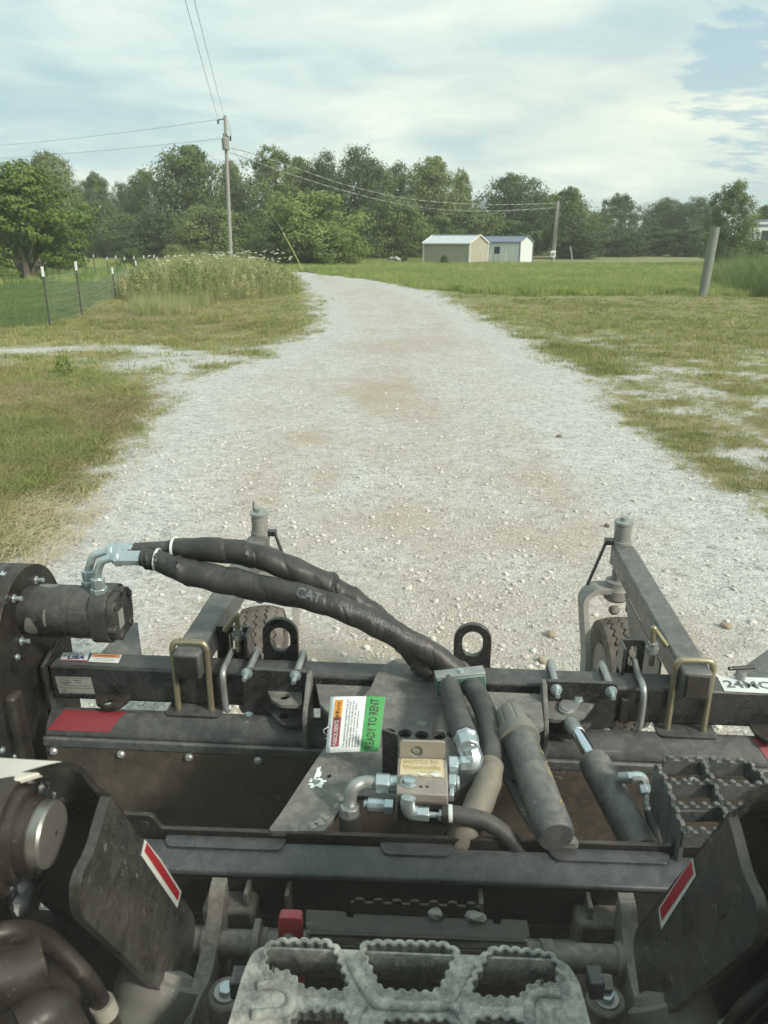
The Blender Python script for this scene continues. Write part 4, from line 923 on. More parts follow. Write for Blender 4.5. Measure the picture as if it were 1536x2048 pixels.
    MB().lathe(cb0, cb1-cb0, [(0, 0.058), ((cb1-cb0).length*0.55, 0.058), ((cb1-cb0).length*0.6, 0.062), ((cb1-cb0).length*0.86, 0.062), ((cb1-cb0).length*0.9, 0.05), ((cb1-cb0).length, 0.046)], 44).build('tilt_cylinder', M['capgrey'], loader)
    def line(pts, r, mat, name):
        L = [P(u, v, 'y', y) for u, v, y in pts]; L = [V3((abs(p.x)*s, p.y, p.z)) for p in L]; MB().tube(spline(L, 7), r, 18).build(name, mat, loader); return L
    line([(-60, 1880, 0.60), (20, 1862, 0.62), (75, 1868, 0.65), (125, 1905, 0.66), (175, 1960, 0.66), (205, 2010, 0.67), (235, 2080, 0.67)], 0.0112, M['rustpin'], 'steel_line')
    L = line([(203, 2005, 0.668), (214, 2028, 0.669)], 0.0145, M['band'], 'hose_band')
    line([(-80, 1960, 0.60), (20, 1945, 0.62), (90, 1915, 0.64)], 0.036, M['rustpin'], 'valve_body')
    line([(30, 2030, 0.60), (80, 1985, 0.62)], 0.022, M['capgrey'], 'line_fitting')
    line([(40, 2060, 0.58), (95, 2030, 0.60), (140, 2100, 0.60)], 0.028, M['rustpin'], 'line_fitting')
    # upper arm running back past the cab to the rear towers
    MB().poly([(0.53*s, 0.80, 1.33), (0.53*s, 0.62, 1.20), (0.53*s, -1.0, 1.55), (0.53*s, -1.0, 1.78)], (0.10*s, 0, 0)).build('lift_arm', M['armgrey'], loader, bevel=0.01)
arm(-1); arm(1)
# hooked lugs of the coupler
for u, s in ((438, -1), (1256, 1)):
    x = P(u, 1790, 'y', 1.09).x
    tp = spline([(0, 1.105, 0.783), (0, 1.075, 0.775), (0, 1.05, 0.742), (0, 1.0, 0.716), (0, 0.95, 0.712), (0, 0.90, 0.735), (0, 0.85, 0.742), (0, 0.78, 0.742)], 5)
    pr = [(p.y, p.z) for p in tp]+[(0.78, 0.60), (1.105, 0.60)]
    MB().holed([pr], lambda y, z: (x-0.014, y, z), (0.028, 0, 0)).build('coupler_lug', M['lug'], loader, bevel=0.005)
# shaft with collars
sl, sr = P(395, 1884, 'y', 1.035), P(1225, 1920, 'y', 1.035); zs = (sl.z+sr.z)/2
MB().cyl((-0.46, 1.035, zs), (0.47, 1.035, zs), 0.024, n=32).build('coupler_shaft', M['lug'], loader)
for x in (-0.365, -0.27, 0.24, 0.372): MB().cyl((x-0.012, 1.035, zs), (x+0.012, 1.035, zs), 0.029, n=32).build('shaft_collar', M['lug'], loader, bevel=0.003)
yr = P(800, 1889, 'z', zs+0.03).y; MB().cyl((-0.19, yr, zs+0.03), (0.17, yr, zs+0.03), 0.007, n=18).build('release_rod', M['chrome'], loader)
xl = P(507, 1880, 'y', 1.0).x
MB().holed([spline([(0.96, 0.62, 0), (0.975, 0.70, 0), (1.0, 0.745, 0), (1.03, 0.755, 0), (1.05, 0.74, 0), (1.06, 0.62, 0)], 4)], lambda y, z: (xl-0.006, y, z), (0.012, 0, 0)).build('coupler_web', M['lug'], loader, bevel=0.002)
# channel shaped front step
zt = 0.785
Lp = pz([(612, 1818), (692, 1822), (694, 1832), (706, 1834), (708, 1826), (985, 1838), (988, 1846), (1000, 1847), (1002, 1838), (1055, 1840), (1060, 1868), (1050, 1884), (620, 1868), (610, 1852)], zt)
MB().holed([[(p.x, p.y) for p in Lp]], lambda a, c: (a, c, zt), (0, 0, -0.006)).build('channel_step', M['blackflat'], loader, bevel=0.002)
f0, f1 = P(612, 1864, 'z', zt), P(1056, 1882, 'z', zt)
MB().poly([f0, f1, f1+V3((0, -0.004, -0.016)), f0+V3((0, -0.004, -0.016))], (0, 0.006, 0)).build('step_lip', M['lug'], loader, bevel=0.002)
b0, b1 = P(700, 1812, 'z', zt+0.01), P(962, 1822, 'z', zt+0.01)
saw_bar(b0+V3((0, 0.01, 0)), b1+V3((0, 0.01, 0)), 7, loader, 'serrated_strip', 0.02, 0.006, 'blackflat', 0.008)
for i, (u, v) in enumerate(((870, 1828), (946, 1832), (956, 1834))):
    rnd = random.Random(i); b = MB(); c = P(u, v, 'z', zt+0.004); bmesh.ops.create_icosphere(b.bm, subdivisions=2, radius=0.011, matrix=Matrix.Translation(c) @ Matrix.Diagonal((1.3, 1, 0.7, 1)))
    for v_ in b.bm.verts: v_.co += V3((rnd.uniform(-1, 1), rnd.uniform(-1, 1), rnd.uniform(-1, 1)))*0.002
    b.build('stone_chip', M['galv'], loader)
# red lever block and the stops beside the shaft
r = [P(548, 1850, 'y', 0.985), P(600, 1850, 'y', 0.985)]
MB().holed([rounded([(r[0].x, 0.60), (r[1].x, 0.60), (r[1].x, r[0].z), (r[0].x+0.004, r[0].z)], 0.008)], lambda u, v: (u, 0.98+(v-0.6)*0.1, v), (0, 0.018, 0)).build('red_lever', M['red'], loader, bevel=0.003)
MB().cyl((r[0].x+0.022, 0.995, r[0].z-0.04), (r[0].x+0.022, 0.975, r[0].z-0.04), 0.012).build('lever_pin', M['lug'], loader)
MB().bx(r[1].x+0.008, r[1].x+0.045, 0.90, 0.93, 0.45, 0.70).build('step_bracket', M['lug'], loader, bevel=0.003)
for u, v in ((453, 1985), (1212, 1998)):
    p = P(u, v, 'z', 0.80); MB().cyl(p-V3((0, 0, 0.15)), p, 0.030, n=24).build('mount_post', M['lug'], loader, bevel=0.004); bolt(HEAD, p+V3((0, 0, 0.001)), (0, 0, 1), loader)
    MB().cyl(p, p+V3((0, 0, 0.004)), 0.019).build('washer', M['zincdull'], loader)
MB().holed([rounded([(p.x, p.y) for p in pz([(1178, 1944), (1224, 1948), (1227, 1980), (1180, 1978)], 0.82)], 0.006)], lambda a, c: (a, c, 0.82), (0, 0, -0.012)).build('stop_pad', M['lug'], loader, bevel=0.003)
for u in (478, 1190): MB().box(P(u, 1965, 'z', 0.925), (0.02, 0.03, 0.03)).build('step_bolt', M['bluegrey'], loader, bevel=0.002)

# entry step pressed from sheet: hexagonal openings with serrated rims
ZS = 0.95
def px2(L, z=ZS): return [Vector((p.x, p.y)) for p in pz(L, z)]
def resample(loop, step):
    P_ = loop+[loop[0]]; L = [0]
    for a, b_ in zip(P_, P_[1:]): L.append(L[-1]+(b_-a).length)
    n = max(8, int(round(L[-1]/step))); out_ = []; k = 0
    for i in range(n):
        s_ = L[-1]*i/n
        while L[k+1] < s_: k += 1
        t = (s_-L[k])/(L[k+1]-L[k]); out_.append(P_[k].lerp(P_[k+1], t))
    return out_
def serrate(loop, pitch, amp):
    n = max(3, int(round(sum((loop[i]-loop[i-1]).length for i in range(len(loop)))/pitch))); R_ = resample(loop, sum((loop[i]-loop[i-1]).length for i in range(len(loop)))/(n*8)); cen = sum(R_, Vector((0, 0)))/len(R_)
    area = sum(R_[i-1].x*R_[i].y-R_[i].x*R_[i-1].y for i in range(len(R_))); sg = 1 if area > 0 else -1; out_ = []
    for i, p in enumerate(R_):
        t = (R_[(i+1) % len(R_)]-R_[i-1]).normalized(); nrm = Vector((-t.y, t.x))*sg; k = i % 8
        out_.append(p + nrm*(amp if k in (3, 4, 5) else amp*0.55 if k in (2, 6) else 0))
    return out_
outline = rounded(px2([(512, 1891), (1128, 1918), (1158, 1960), (1216, 2180), (418, 2180), (488, 1940)]), [0.03, 0.03, 0.03, 0.02, 0.02, 0.03], 6)
holes_px = [
 [(533, 1899), (552, 1886), (652, 1887), (669, 1899), (699, 1972), (690, 1986), (607, 1982), (592, 1962), (577, 1946), (535, 1943), (529, 1931)],
 [(725, 1903), (736, 1889), (893, 1893), (914, 1909), (884, 1976), (865, 1989), (775, 1984), (756, 1976)],
 [(978, 1907), (1000, 1901), (1096, 1911), (1116, 1928), (1118, 1964), (1108, 1973), (1077, 1967), (1057, 1976), (1040, 2001), (955, 1997), (940, 1983), (944, 1970)],
 [(575, 2050), (596, 2023), (684, 2023), (698, 2045), (690, 2120), (560, 2120)], [(745, 2068), (772, 2040), (905, 2042), (925, 2070), (915, 2130), (750, 2130)], [(942, 2050), (965, 2036), (1040, 2040), (1056, 2062), (1070, 2120), (960, 2125)]]
loops = [outline]; rims = []
for h in holes_px:
    R_ = rounded(px2(h), 0.010, 4); S_ = serrate(R_, 0.0155, 0.0038); loops.append(S_); rims.append(S_)
step = MB().holed(loops, lambda a, c: (a, c, ZS), (0, 0, -0.005)).build('entry_step', M['caked'], loader, bevel=0.0012)
for S_ in rims:                                     # raised serrated rims
    b = MB(); n = len(S_); cen = sum(S_, Vector((0, 0)))/n
    rows = []
    for i, p in enumerate(S_):
        t = (S_[(i+3) % n]-S_[i-3]).normalized(); area = 1; nr = Vector((t.y, -t.x)); nr = nr if (p-cen).dot(nr) > 0 else -nr
        rows.append([b.bm.verts.new((p.x+nr.x*o_, p.y+nr.y*o_, ZS+h_)) for o_, h_ in ((0, -0.012), (-0.0002, 0.003), (0.002, 0.0045), (0.005, 0.003), (0.0095, 0.0004))])
    for i in range(n):
        a_, c_ = rows[i], rows[(i+1) % n]
        for k in range(4): b.bm.faces.new((a_[k], a_[k+1], c_[k+1], c_[k]))
    b.build('serrated_rim', M['caked'], step)
def crease(L, r=0.0075, closed=False):
    pts = spline([V3((p.x, p.y, ZS+0.0005)) for p in pz(L, ZS)], 6, closed)
    MB().tube(pts, r, 12, flat=0.62).build('pressed_rib', M['caked'], step)
crease([(700, 1925), (722, 1965), (744, 2000), (760, 2010), (800, 2013), (880, 2014), (898, 2004), (920, 1965), (941, 1930)])
crease([(728, 2010), (712, 2030), (706, 2060), (704, 2110)]); crease([(905, 2012), (922, 2030), (935, 2060), (944, 2120)])
crease([(515, 1973), (555, 1971), (580, 1985), (582, 2010), (565, 2026), (505, 2030)]); crease([(1120, 1988), (1078, 1987), (1060, 2003), (1060, 2035), (1075, 2060), (1120, 2066)])
# folded skirt round the step
sk = resample(outline, 0.01); b = MB(); A_ = [b.bm.verts.new((p.x, p.y, ZS-0.0005)) for p in sk]; B_ = [b.bm.verts.new((p.x, p.y, ZS-0.05)) for p in sk]
for i in range(len(sk)): b.bm.faces.new((A_[i], A_[(i+1) % len(sk)], B_[(i+1) % len(sk)], B_[i]))
so = b.build('step_skirt', M['caked'], loader); sm = so.modifiers.new('solid', 'SOLIDIFY'); sm.thickness = 0.004
MB().poly([(-0.66, 0.50, 0.64), (0.66, 0.50, 0.64), (0.66, 1.07, 0.56), (-0.66, 1.07, 0.56)], (0, 0, -0.01)).build('belly_guard', M['brown'], loader)
# chassis, tracks and cab behind the eye
MB().bx(-0.33, 0.33, -1.6, 0.56, 0.35, 0.85).build('chassis', M['blackflat'], loader, bevel=0.02)
for s in (-1, 1):
    MB().holed([rounded([(-1.5, 0.02), (0.55, 0.02), (0.75, 0.30), (0.62, 0.52), (-1.4, 0.60), (-1.7, 0.30)], 0.15, 8)], lambda y, z: (0.42*s, y, z), (0.36*s, 0, 0)).build('rubber_track', M['hose'], loader)
    MB().bx(0.44*s, 0.50*s, 0.36, 0.42, 0.86, 2.12).build('cab_post', M['black'], loader, bevel=0.01)
    MB().bx(0.47*s, 0.50*s, -1.0, 0.35, 0.86, 1.35).build('cab_side', M['black'], loader)
MB().bx(-0.52, 0.52, -1.1, 0.46, 2.12, 2.17).build('cab_roof', M['black'], loader, bevel=0.015)
MB().bx(-0.5, 0.5, -1.1, -1.0, 0.5, 2.12).build('cab_rear', M['black'], loader)
MB().bx(-0.5, 0.5, -1.0, 0.40, 0.86, 0.90).build('cab_floor', M['black'], loader)

# rental tag hanging on the hitch
use(LOADER)
tq = [P(662, 1394, 'y', 1.475), P(771, 1394, 'y', 1.475), P(757, 1503, 'y', 1.395), P(652, 1506, 'y', 1.395)]
tag_o = empty('rental_tag', LOADER, 'white and green card tag hanging over the hitch plate beside the valve block', 'tag')
NX, NY = 10, 8
def tp_(u, v, off=0.0):
    p = tq[0].lerp(tq[1], u).lerp(tq[3].lerp(tq[2], u), v); n = (tq[1]-tq[0]).cross(tq[0]-tq[3]).normalized()
    bend = 0.010*math.sin(u*math.pi*0.9+0.2) + 0.006*math.sin(v*math.pi)*(1-u)
    return p + n*(bend+off)
def card(u0, u1, v0, v1, off, mat, name):
    b = MB(); g_ = [[b.bm.verts.new(tp_(u0+(u1-u0)*i/NX, v0+(v1-v0)*j/NY, off)) for i in range(NX+1)] for j in range(NY+1)]
    for j in range(NY):
        for i in range(NX): b.bm.faces.new((g_[j][i], g_[j+1][i], g_[j+1][i+1], g_[j][i+1]))
    o = b.build(name, mat, tag_o)
    if name == 'card': m_ = o.modifiers.new('s', 'SOLIDIFY'); m_.thickness = 0.0005; m_.offset = 0
    return o
card(0, 1, 0, 1, 0, M['paper'], 'card'); card(0.66, 1, 0, 1, 0.0009, M['taggreen'], 'green_band')
card(0.09, 0.24, 0.06, 0.38, 0.0009, M['tagorange'], 'orange_band'); card(0.09, 0.24, 0.38, 0.90, 0.0009, M['tagred'], 'red_band')
LU, LV = (tq[1]-tq[0]).length, (tq[0]-tq[3]).length
def tag_text(body, u, v, size, mat, fit=None, bold=0.0, ax='CENTER'):
    """text running up the card"""
    me = text_mesh(body, size, ax, bold); xs = [q_.co.x for q_ in me.vertices]; k = fit*LV/(max(xs)-min(xs)) if fit and xs else 1
    for q_ in me.vertices: q_.co = tp_(u + q_.co.y/LU*-1*-1, v - q_.co.x*k/LV, 0) if False else tp_(u - q_.co.y/LU, v - q_.co.x*k/LV, 0.0014)
    return link('lettering', me, mat, tag_o)
tag_text('READY TO RENT', 0.83, 0.5, 0.027, M['ink'], 0.90, 0.0004)
tag_text('FABICK RENTS', 0.165, 0.66, 0.0135, M['whiteink'], 0.44, 0.0002); tag_text('CAT', 0.165, 0.36, 0.010, M['ink'], None, 0.0003); tag_text('Rental', 0.165, 0.2, 0.0125, M['ink'], 0.20)
for i, (tx, w) in enumerate((('This equipment has been inspected for you and', .86), ('properly maintained to provide you the best', .82), ('reliability possible. If you should have any', .84), ('questions or need service for this machine,', .80), ('please call your equipment store.', .66), ('THANK YOU.', .22))):
    tag_text(tx, 0.33+i*0.055, 0.92 if True else 0, 0.0062, M['ink'], w, 0.00005, 'LEFT')
MB().lathe(tp_(0.025, 0.55, 0.0003), (tq[1]-tq[0]).cross(tq[0]-tq[3]), [(0, 0.0045), (0.0006, 0.0045)], 16).build('eyelet', M['zincdull'], tag_o)
w0 = tp_(0.025, 0.55, 0.002); MB().tube(spline([w0, w0+V3((-0.012, -0.006, -0.006)), w0+V3((-0.004, 0.01, -0.035)), w0+V3((-0.012, 0.02, -0.045))], 5), 0.0008, 6).build('tie_wire', M['ziptie'], tag_o)
use(WORLD)

# ================================================================== GROUND
def pxw(L): return np.array([[GP(u, v).x, GP(u, v).y] for u, v in L])
def sdf(poly, X, Y):
    """signed distance to a polygon, positive inside"""
    d = np.full(X.shape, 1e9); ins = np.zeros(X.shape, bool); n = len(poly)
    for i in range(n):
        a, b = poly[i-1], poly[i]; e = b-a; wx, wy = X-a[0], Y-a[1]
        t = np.clip((wx*e[0]+wy*e[1])/(e@e+1e-12), 0, 1); d = np.minimum(d, np.hypot(wx-t*e[0], wy-t*e[1]))
        c = ((a[1] > Y) != (b[1] > Y)) & (X < (b[0]-a[0])*(Y-a[1])/(b[1]-a[1]+1e-12)+a[0]); ins ^= c
    return np.where(ins, d, -d)
_tab = rng.random((256, 256))
def vn(X, Y, s, seed=0):
    x, y = X*s+seed*17.3, Y*s+seed*9.1; xi, yi = np.floor(x).astype(int), np.floor(y).astype(int); fx, fy = x-xi, y-yi
    fx, fy = fx*fx*(3-2*fx), fy*fy*(3-2*fy); g = lambda a, b: _tab[a & 255, b & 255]
    return (g(xi, yi)*(1-fx)+g(xi+1, yi)*fx)*(1-fy)+(g(xi, yi+1)*(1-fx)+g(xi+1, yi+1)*fx)*fy
def fbm(X, Y, s, seed=0, o=4):
    r, a, t = 0, 1, 0
    for k in range(o): r = r+a*vn(X, Y, s*2**k, seed+k); t += a; a *= 0.5
    return r/t
ROAD = np.vstack([[-2.7, -8], [-2.4, 0.5], [-2.05, 2.4], pxw([(10, 1120), (140, 1000), (235, 880), (298, 800), (395, 745), (540, 700), (602, 665), (628, 620), (618, 585), (596, 562), (574, 551), (520, 548), (480, 546)]),
                  pxw([(470, 541), (560, 542), (640, 547), (720, 556), (800, 569), (880, 590), (960, 626), (1040, 672), (1120, 715), (1200, 775), (1290, 850), (1390, 910), (1480, 975), (1536, 1040)]), [[2.9, 2.0], [3.2, 0], [3.2, -8]]])
BRANCH = pxw([(-260, 720), (-260, 690), (120, 688), (300, 690), (470, 696), (585, 680), (560, 730), (470, 748), (380, 768), (300, 768), (180, 742), (60, 735)])
STREAK = pxw([(1235, 715), (1310, 722), (1385, 762), (1452, 808), (1540, 858), (1640, 920), (1640, 960), (1530, 900), (1440, 850), (1375, 800), (1320, 765)])
STREAK2 = pxw([(1180, 662), (1300, 668), (1500, 700), (1640, 720), (1640, 735), (1500, 715), (1330, 690), (1200, 678)])
THIN = pxw([(960, 626), (1100, 655), (1300, 665), (1640, 715), (1640, 980), (1536, 1050), (1450, 960), (1290, 850), (1200, 775), (1120, 715), (1040, 672)])
MEADOW = pxw([(590, 545), (600, 530), (1640, 530), (1700, 590), (1500, 592), (1300, 590), (1050, 592), (900, 580), (760, 560), (660, 547)])
LAWN = np.vstack([pxw([(-900, 700), (-400, 680), (0, 655), (90, 650), (150, 625), (215, 595), (280, 560), (310, 540)]), [[-16, 60], [-90, 60], [-90, 14]]])
BROWN = pxw([(150, 640), (230, 600), (420, 600), (560, 640), (560, 660), (330, 668), (180, 662)])
VERGE = np.vstack([pxw([(-300, 745), (0, 740), (170, 745), (235, 772), (278, 800), (225, 870), (115, 950), (0, 1010), (-300, 1200)])])
DIRT = [((705, 760), 0.55, 0.30), ((612, 872), 0.30, 0.45), ((650, 950), 0.25, 0.5), ((830, 690), 1.6, 1.6), ((760, 790), 0.6, 1.5), ((980, 1230), 1.3, 0.8), ((880, 1060), 1.6, 0.7), ((1150, 1290), 1.5, 0.5), ((600, 1300), 0.9, 0.4)]
def masks(X, Y):
    wob = (fbm(X, Y, 1.1, 3)-0.5)*0.9 + (fbm(X, Y, 4.5, 9)-0.5)*0.55
    R = np.hypot(X, Y); k = np.clip(R/9, 0.35, 2.2)
    g = np.clip(0.5+(sdf(ROAD, X, Y)+wob*1.0)/(0.70*k), 0, 1)
    br = np.clip(0.5+(sdf(BRANCH, X, Y)+wob*1.4-0.15)/1.3, 0, 1)*np.clip(0.42+1.7*(fbm(X*0.5, Y*1.3, 1.3, 21)-0.28), 0, 1)
    st = np.clip(0.5+(sdf(STREAK, X, Y)+wob*0.9)/0.8, 0, 1)*0.66; st2 = np.clip(0.5+(sdf(STREAK2, X, Y)+wob)/0.9, 0, 1)*0.45
    th = np.clip(0.5+(sdf(THIN, X, Y)+wob)/1.0, 0, 1)*np.clip((fbm(X, Y*1.6, 1.6, 31)-0.42)*3.4, 0, 1)*np.clip(1.25-0.55*(R/12), 0.15, 1)
    gravel = np.maximum.reduce([g, br, st, st2, th])
    lawn = np.clip(0.5+sdf(LAWN, X, Y)/0.5, 0, 1); mead = np.clip(0.5+sdf(MEADOW, X, Y)/1.5, 0, 1)
    brown = np.clip(0.5+(sdf(BROWN, X, Y)+wob)/1.2, 0, 1)
    verge = np.clip(0.5+(sdf(VERGE, X, Y)+wob*0.5)/0.5, 0, 1)
    dry = np.clip(0.42+0.55*(fbm(X, Y, 0.5, 41)-0.5)*2 + 0.25*(1-np.clip(R/16, 0, 1)), 0, 1)
    dry = np.maximum(dry, verge*np.clip((fbm(X, Y, 0.8, 77)-0.25)*1.8, 0, 1)); dry = np.maximum(dry*(1-0.8*mead)*(1-lawn), brown)
    dirt = np.zeros_like(X)
    for (u, v), rx, ry in DIRT:
        c = GP(u, v); q = ((X-c.x)/rx)**2+((Y-c.y)/ry)**2; dirt = np.maximum(dirt, np.clip(0.95-q+(fbm(X, Y, 3, 5)-0.5)*1.6, 0, 1)*(1.0 if rx < 1 else 0.55))
    return gravel, dry, dirt, lawn, mead, brown, verge, g
def ground_z(X, Y):
    R = np.hypot(X, Y); return (fbm(X, Y, 0.35, 2)-0.5)*0.10*np.clip((R-6)/10, 0, 1) + (fbm(X, Y, 0.03, 6)-0.5)*1.2*np.clip((R-120)/200, 0, 1)
th = np.concatenate([np.radians(np.linspace(-38, 38, 381)), np.radians(np.linspace(38, 322, 96))[1:-1]])
rr = np.concatenate([[0.0], np.exp(np.linspace(math.log(0.6), math.log(430), 380))])
TH, RR = np.meshgrid(th, rr); X, Y = RR*np.sin(TH), RR*np.cos(TH)
gv, dr, di, la, me_, br_, ve_, gmain = masks(X, Y); Z = ground_z(X, Y)
n_t = len(th); idx = np.arange(X.size).reshape(X.shape); a = idx[:-1]; b_ = idx[1:]
F4 = np.stack([a, np.roll(a, -1, 1), np.roll(b_, -1, 1), b_], -1).reshape(-1, 4)
Vg = np.stack([X, Y, Z], -1).reshape(-1, 3)

def ground_material():
    m = Mat('ground_cover'); at1 = m.n('ShaderNodeAttribute', attribute_name='cover'); at2 = m.n('ShaderNodeAttribute', attribute_name='cover_b')
    s1 = m.n('ShaderNodeSeparateColor'); m.l(at1.outputs['Color'], s1.inputs[0]); s2 = m.n('ShaderNodeSeparateColor'); m.l(at2.outputs['Color'], s2.inputs[0])
    gravel, dry, dirt = s1.outputs; lawn, mead, brown = s2.outputs
    # gravel: three sizes of stone, each cell its own tone, dusty fines between
    v1 = m.n('ShaderNodeTexVoronoi'); v1.inputs['Scale'].default_value = 42; v2 = m.n('ShaderNodeTexVoronoi'); v2.inputs['Scale'].default_value = 110; v0 = m.n('ShaderNodeTexVoronoi'); v0.inputs['Scale'].default_value = 13
    co = m.coord(); wob = m.n('ShaderNodeTexNoise'); wob.inputs['Scale'].default_value = 18; m.l(co, wob.inputs['Vector'])
    wv = m.n('ShaderNodeVectorMath', operation='MULTIPLY_ADD'); m.l(wob.outputs['Color'], wv.inputs[0]); wv.inputs[1].default_value = (0.05, 0.05, 0.05); m.l(co, wv.inputs[2])
    for v in (v0, v1, v2): m.l(wv.outputs[0], v.inputs['Vector'])
    def sepc(s): q = m.n('ShaderNodeSeparateColor'); m.l(s, q.inputs[0]); return q.outputs
    c0, c1, c2 = sepc(v0.outputs['Color']), sepc(v1.outputs['Color']), sepc(v2.outputs['Color'])
    tone = m.math('ADD', m.math('ADD', m.math('MULTIPLY', c0[0], 0.22), m.math('MULTIPLY', c1[0], 0.42)), m.math('MULTIPLY', c2[1], 0.36))
    fines = m.ramp(m.noise(0.9, 6, 0.6), (0.40, 0.0), (0.62, 1.0)); big = m.noise(0.25, 4, 0.5)
    col = m.ramp(tone, (0.12, (0.23, 0.23, 0.22)), (0.34, (0.40, 0.405, 0.39)), (0.6, (0.50, 0.505, 0.485)), (0.9, (0.64, 0.64, 0.615)))
    tan = m.ramp(tone, (0.15, (0.27, 0.235, 0.185)), (0.5, (0.40, 0.355, 0.29)), (0.9, (0.51, 0.465, 0.39)))
    wheel = m.ramp(m.noise(0.8, 4, 0.6, stretch=(1, 0.16, 1)), (0.40, 0.0), (0.60, 1.0))
    dirt_mid = at2.outputs['Alpha']
    gcol = m.mix(m.math('MULTIPLY', m.math('ADD', m.math('MULTIPLY', fines, 0.55), m.math('MULTIPLY', wheel, 0.5)), m.math('MULTIPLY', dirt_mid, 1.0)), col, tan)
    gcol = m.mix(m.math('MULTIPLY', dirt, m.ramp(m.noise(3, 5, 0.6), (0.3, 0.5), (0.7, 1.0))), gcol, (0.37, 0.31, 0.235))
    # grass and soil seen between blades
    gn = m.noise(55, 5, 0.7); gn2 = m.math('ADD', m.math('MULTIPLY', m.noise(2.2, 6, 0.65), 0.6), m.math('MULTIPLY', m.noise(0.45, 4, 0.6), 0.4)); gn3 = m.noise(260, 2, 0.5)
    green = m.ramp(m.math('ADD', m.math('MULTIPLY', gn, 0.6), m.math('MULTIPLY', gn2, 0.4)), (0.30, (0.105, 0.125, 0.050)), (0.55, (0.20, 0.235, 0.10)), (0.75, (0.32, 0.34, 0.18)))
    straw = m.ramp(m.math('ADD', m.math('MULTIPLY', gn, 0.7), m.math('MULTIPLY', gn3, 0.3)), (0.30, (0.14, 0.12, 0.07)), (0.52, (0.30, 0.26, 0.16)), (0.72, (0.46, 0.41, 0.27)))
    lawnc = m.ramp(m.math('ADD', m.math('MULTIPLY', gn, 0.4), m.math('MULTIPLY', gn2, 0.6)), (0.30, (0.045, 0.105, 0.025)), (0.6, (0.085, 0.18, 0.045)), (0.8, (0.15, 0.23, 0.07)))
    meadc = m.ramp(m.math('ADD', m.math('MULTIPLY', m.noise(6, 4, 0.6, stretch=(1, 0.5, 1)), 0.5), m.math('MULTIPLY', gn2, 0.5)), (0.32, (0.14, 0.19, 0.07)), (0.55, (0.22, 0.275, 0.11)), (0.72, (0.30, 0.34, 0.17)))
    grass = m.mix(m.math('MULTIPLY', dry, m.ramp(gn2, (0.3, 0.6), (0.6, 1.0))), green, straw)
    grass = m.mix(lawn, grass, lawnc); grass = m.mix(mead, grass, meadc)
    grass = m.mix(m.math('MULTIPLY', brown, 0.75), grass, m.ramp(gn, (0.3, (0.10, 0.075, 0.045)), (0.7, (0.32, 0.25, 0.16))))
    edge = m.ramp(m.math('ADD', gravel, m.math('MULTIPLY', m.math('SUBTRACT', m.noise(9, 8, 0.78), 0.5), 2.0)), (0.30, 0.0), (0.70, 1.0))
    m.base(m.mix(edge, grass, gcol)); m.rough(0.95); m.b.inputs['Specular IOR Level'].default_value = 0.15
    h = m.math('ADD', m.math('MULTIPLY', m.math('SUBTRACT', 0.6, v1.outputs['Distance']), 0.9), m.math('MULTIPLY', m.math('SUBTRACT', 0.6, v2.outputs['Distance']), 0.35))
    h = m.math('ADD', m.math('MULTIPLY', h, edge), m.math('MULTIPLY', gn, 0.9))
    m.bump(h, 0.6, 0.012); return m.m
GM = ground_material()
g4 = gmain.ravel()[F4].mean(1) > 0.5
C1 = np.stack([gv, dr, di, np.ones_like(gv)], -1).reshape(-1, 4).astype(np.float32); SR = sdf(ROAD, X, Y); MID = np.clip(0.08+0.55*np.clip((SR-0.7)/1.2, 0, 1)+0.5*np.exp(-((SR-1.45-0.3*(fbm(X, Y, 0.4, 15)-0.5))/0.30)**2)+0.2*(SR > 2.2), 0.0, 1.0)
C2 = np.stack([la, me_, br_, MID], -1).reshape(-1, 4).astype(np.float32)
def sheet(name, sel):
    Fs = F4[sel]; used = np.unique(Fs); remap = np.zeros(len(Vg), int); remap[used] = np.arange(len(used))
    me = raw_mesh(name, Vg[used], remap[Fs])
    for nm, C in (('cover', C1), ('cover_b', C2)):
        at_ = me.color_attributes.new(nm, 'FLOAT_COLOR', 'POINT'); at_.data.foreach_set('color', C[used].ravel())
    me.polygons.foreach_set('use_smooth', [True]*len(me.polygons))
    me.flip_normals()
    return tag(link(name, me, GM), kind='structure')
tag(sheet('grass_ground', ~g4), 'flat rough grass ground with mown and dry patches around the gravel road')
tag(sheet('gravel_road', g4), 'white limestone gravel road curving away to the left')

# ================================================================== SCATTER TOOLS
hidden = bpy.data.collections.new('scatter_sources')
def src(name, me):
    o = bpy.data.objects.new(name, me); hidden.objects.link(o); return o
def blades(n, h, spread, w, lean=0.35, seed=0, segs=3, droop=0.3, hvar=0.4):
    r_ = np.random.default_rng(seed); V, Fq = [], []
    for k in range(n):
        a, rr_ = r_.random()*6.283, spread*math.sqrt(r_.random()); bx_, by_ = rr_*math.cos(a), rr_*math.sin(a)
        H = h*(1-hvar*r_.random()); la_ = a+r_.normal()*0.8; L = lean*(0.3+r_.random())*H; wa = r_.random()*3.14; wx, wy = math.cos(wa)*w, math.sin(wa)*w; o = len(V)
        for j in range(segs+1):
            t = j/segs; ww = (1-t*0.92); dx = L*(t**1.8); z = H*(t-droop*t*t*0.6)
            V += [(bx_+math.cos(la_)*dx-wx*ww, by_+math.sin(la_)*dx-wy*ww, z), (bx_+math.cos(la_)*dx+wx*ww, by_+math.sin(la_)*dx+wy*ww, z)]
        for j in range(segs): Fq.append((o+2*j, o+2*j+1, o+2*j+3, o+2*j+2))
    return np.array(V), np.array(Fq)
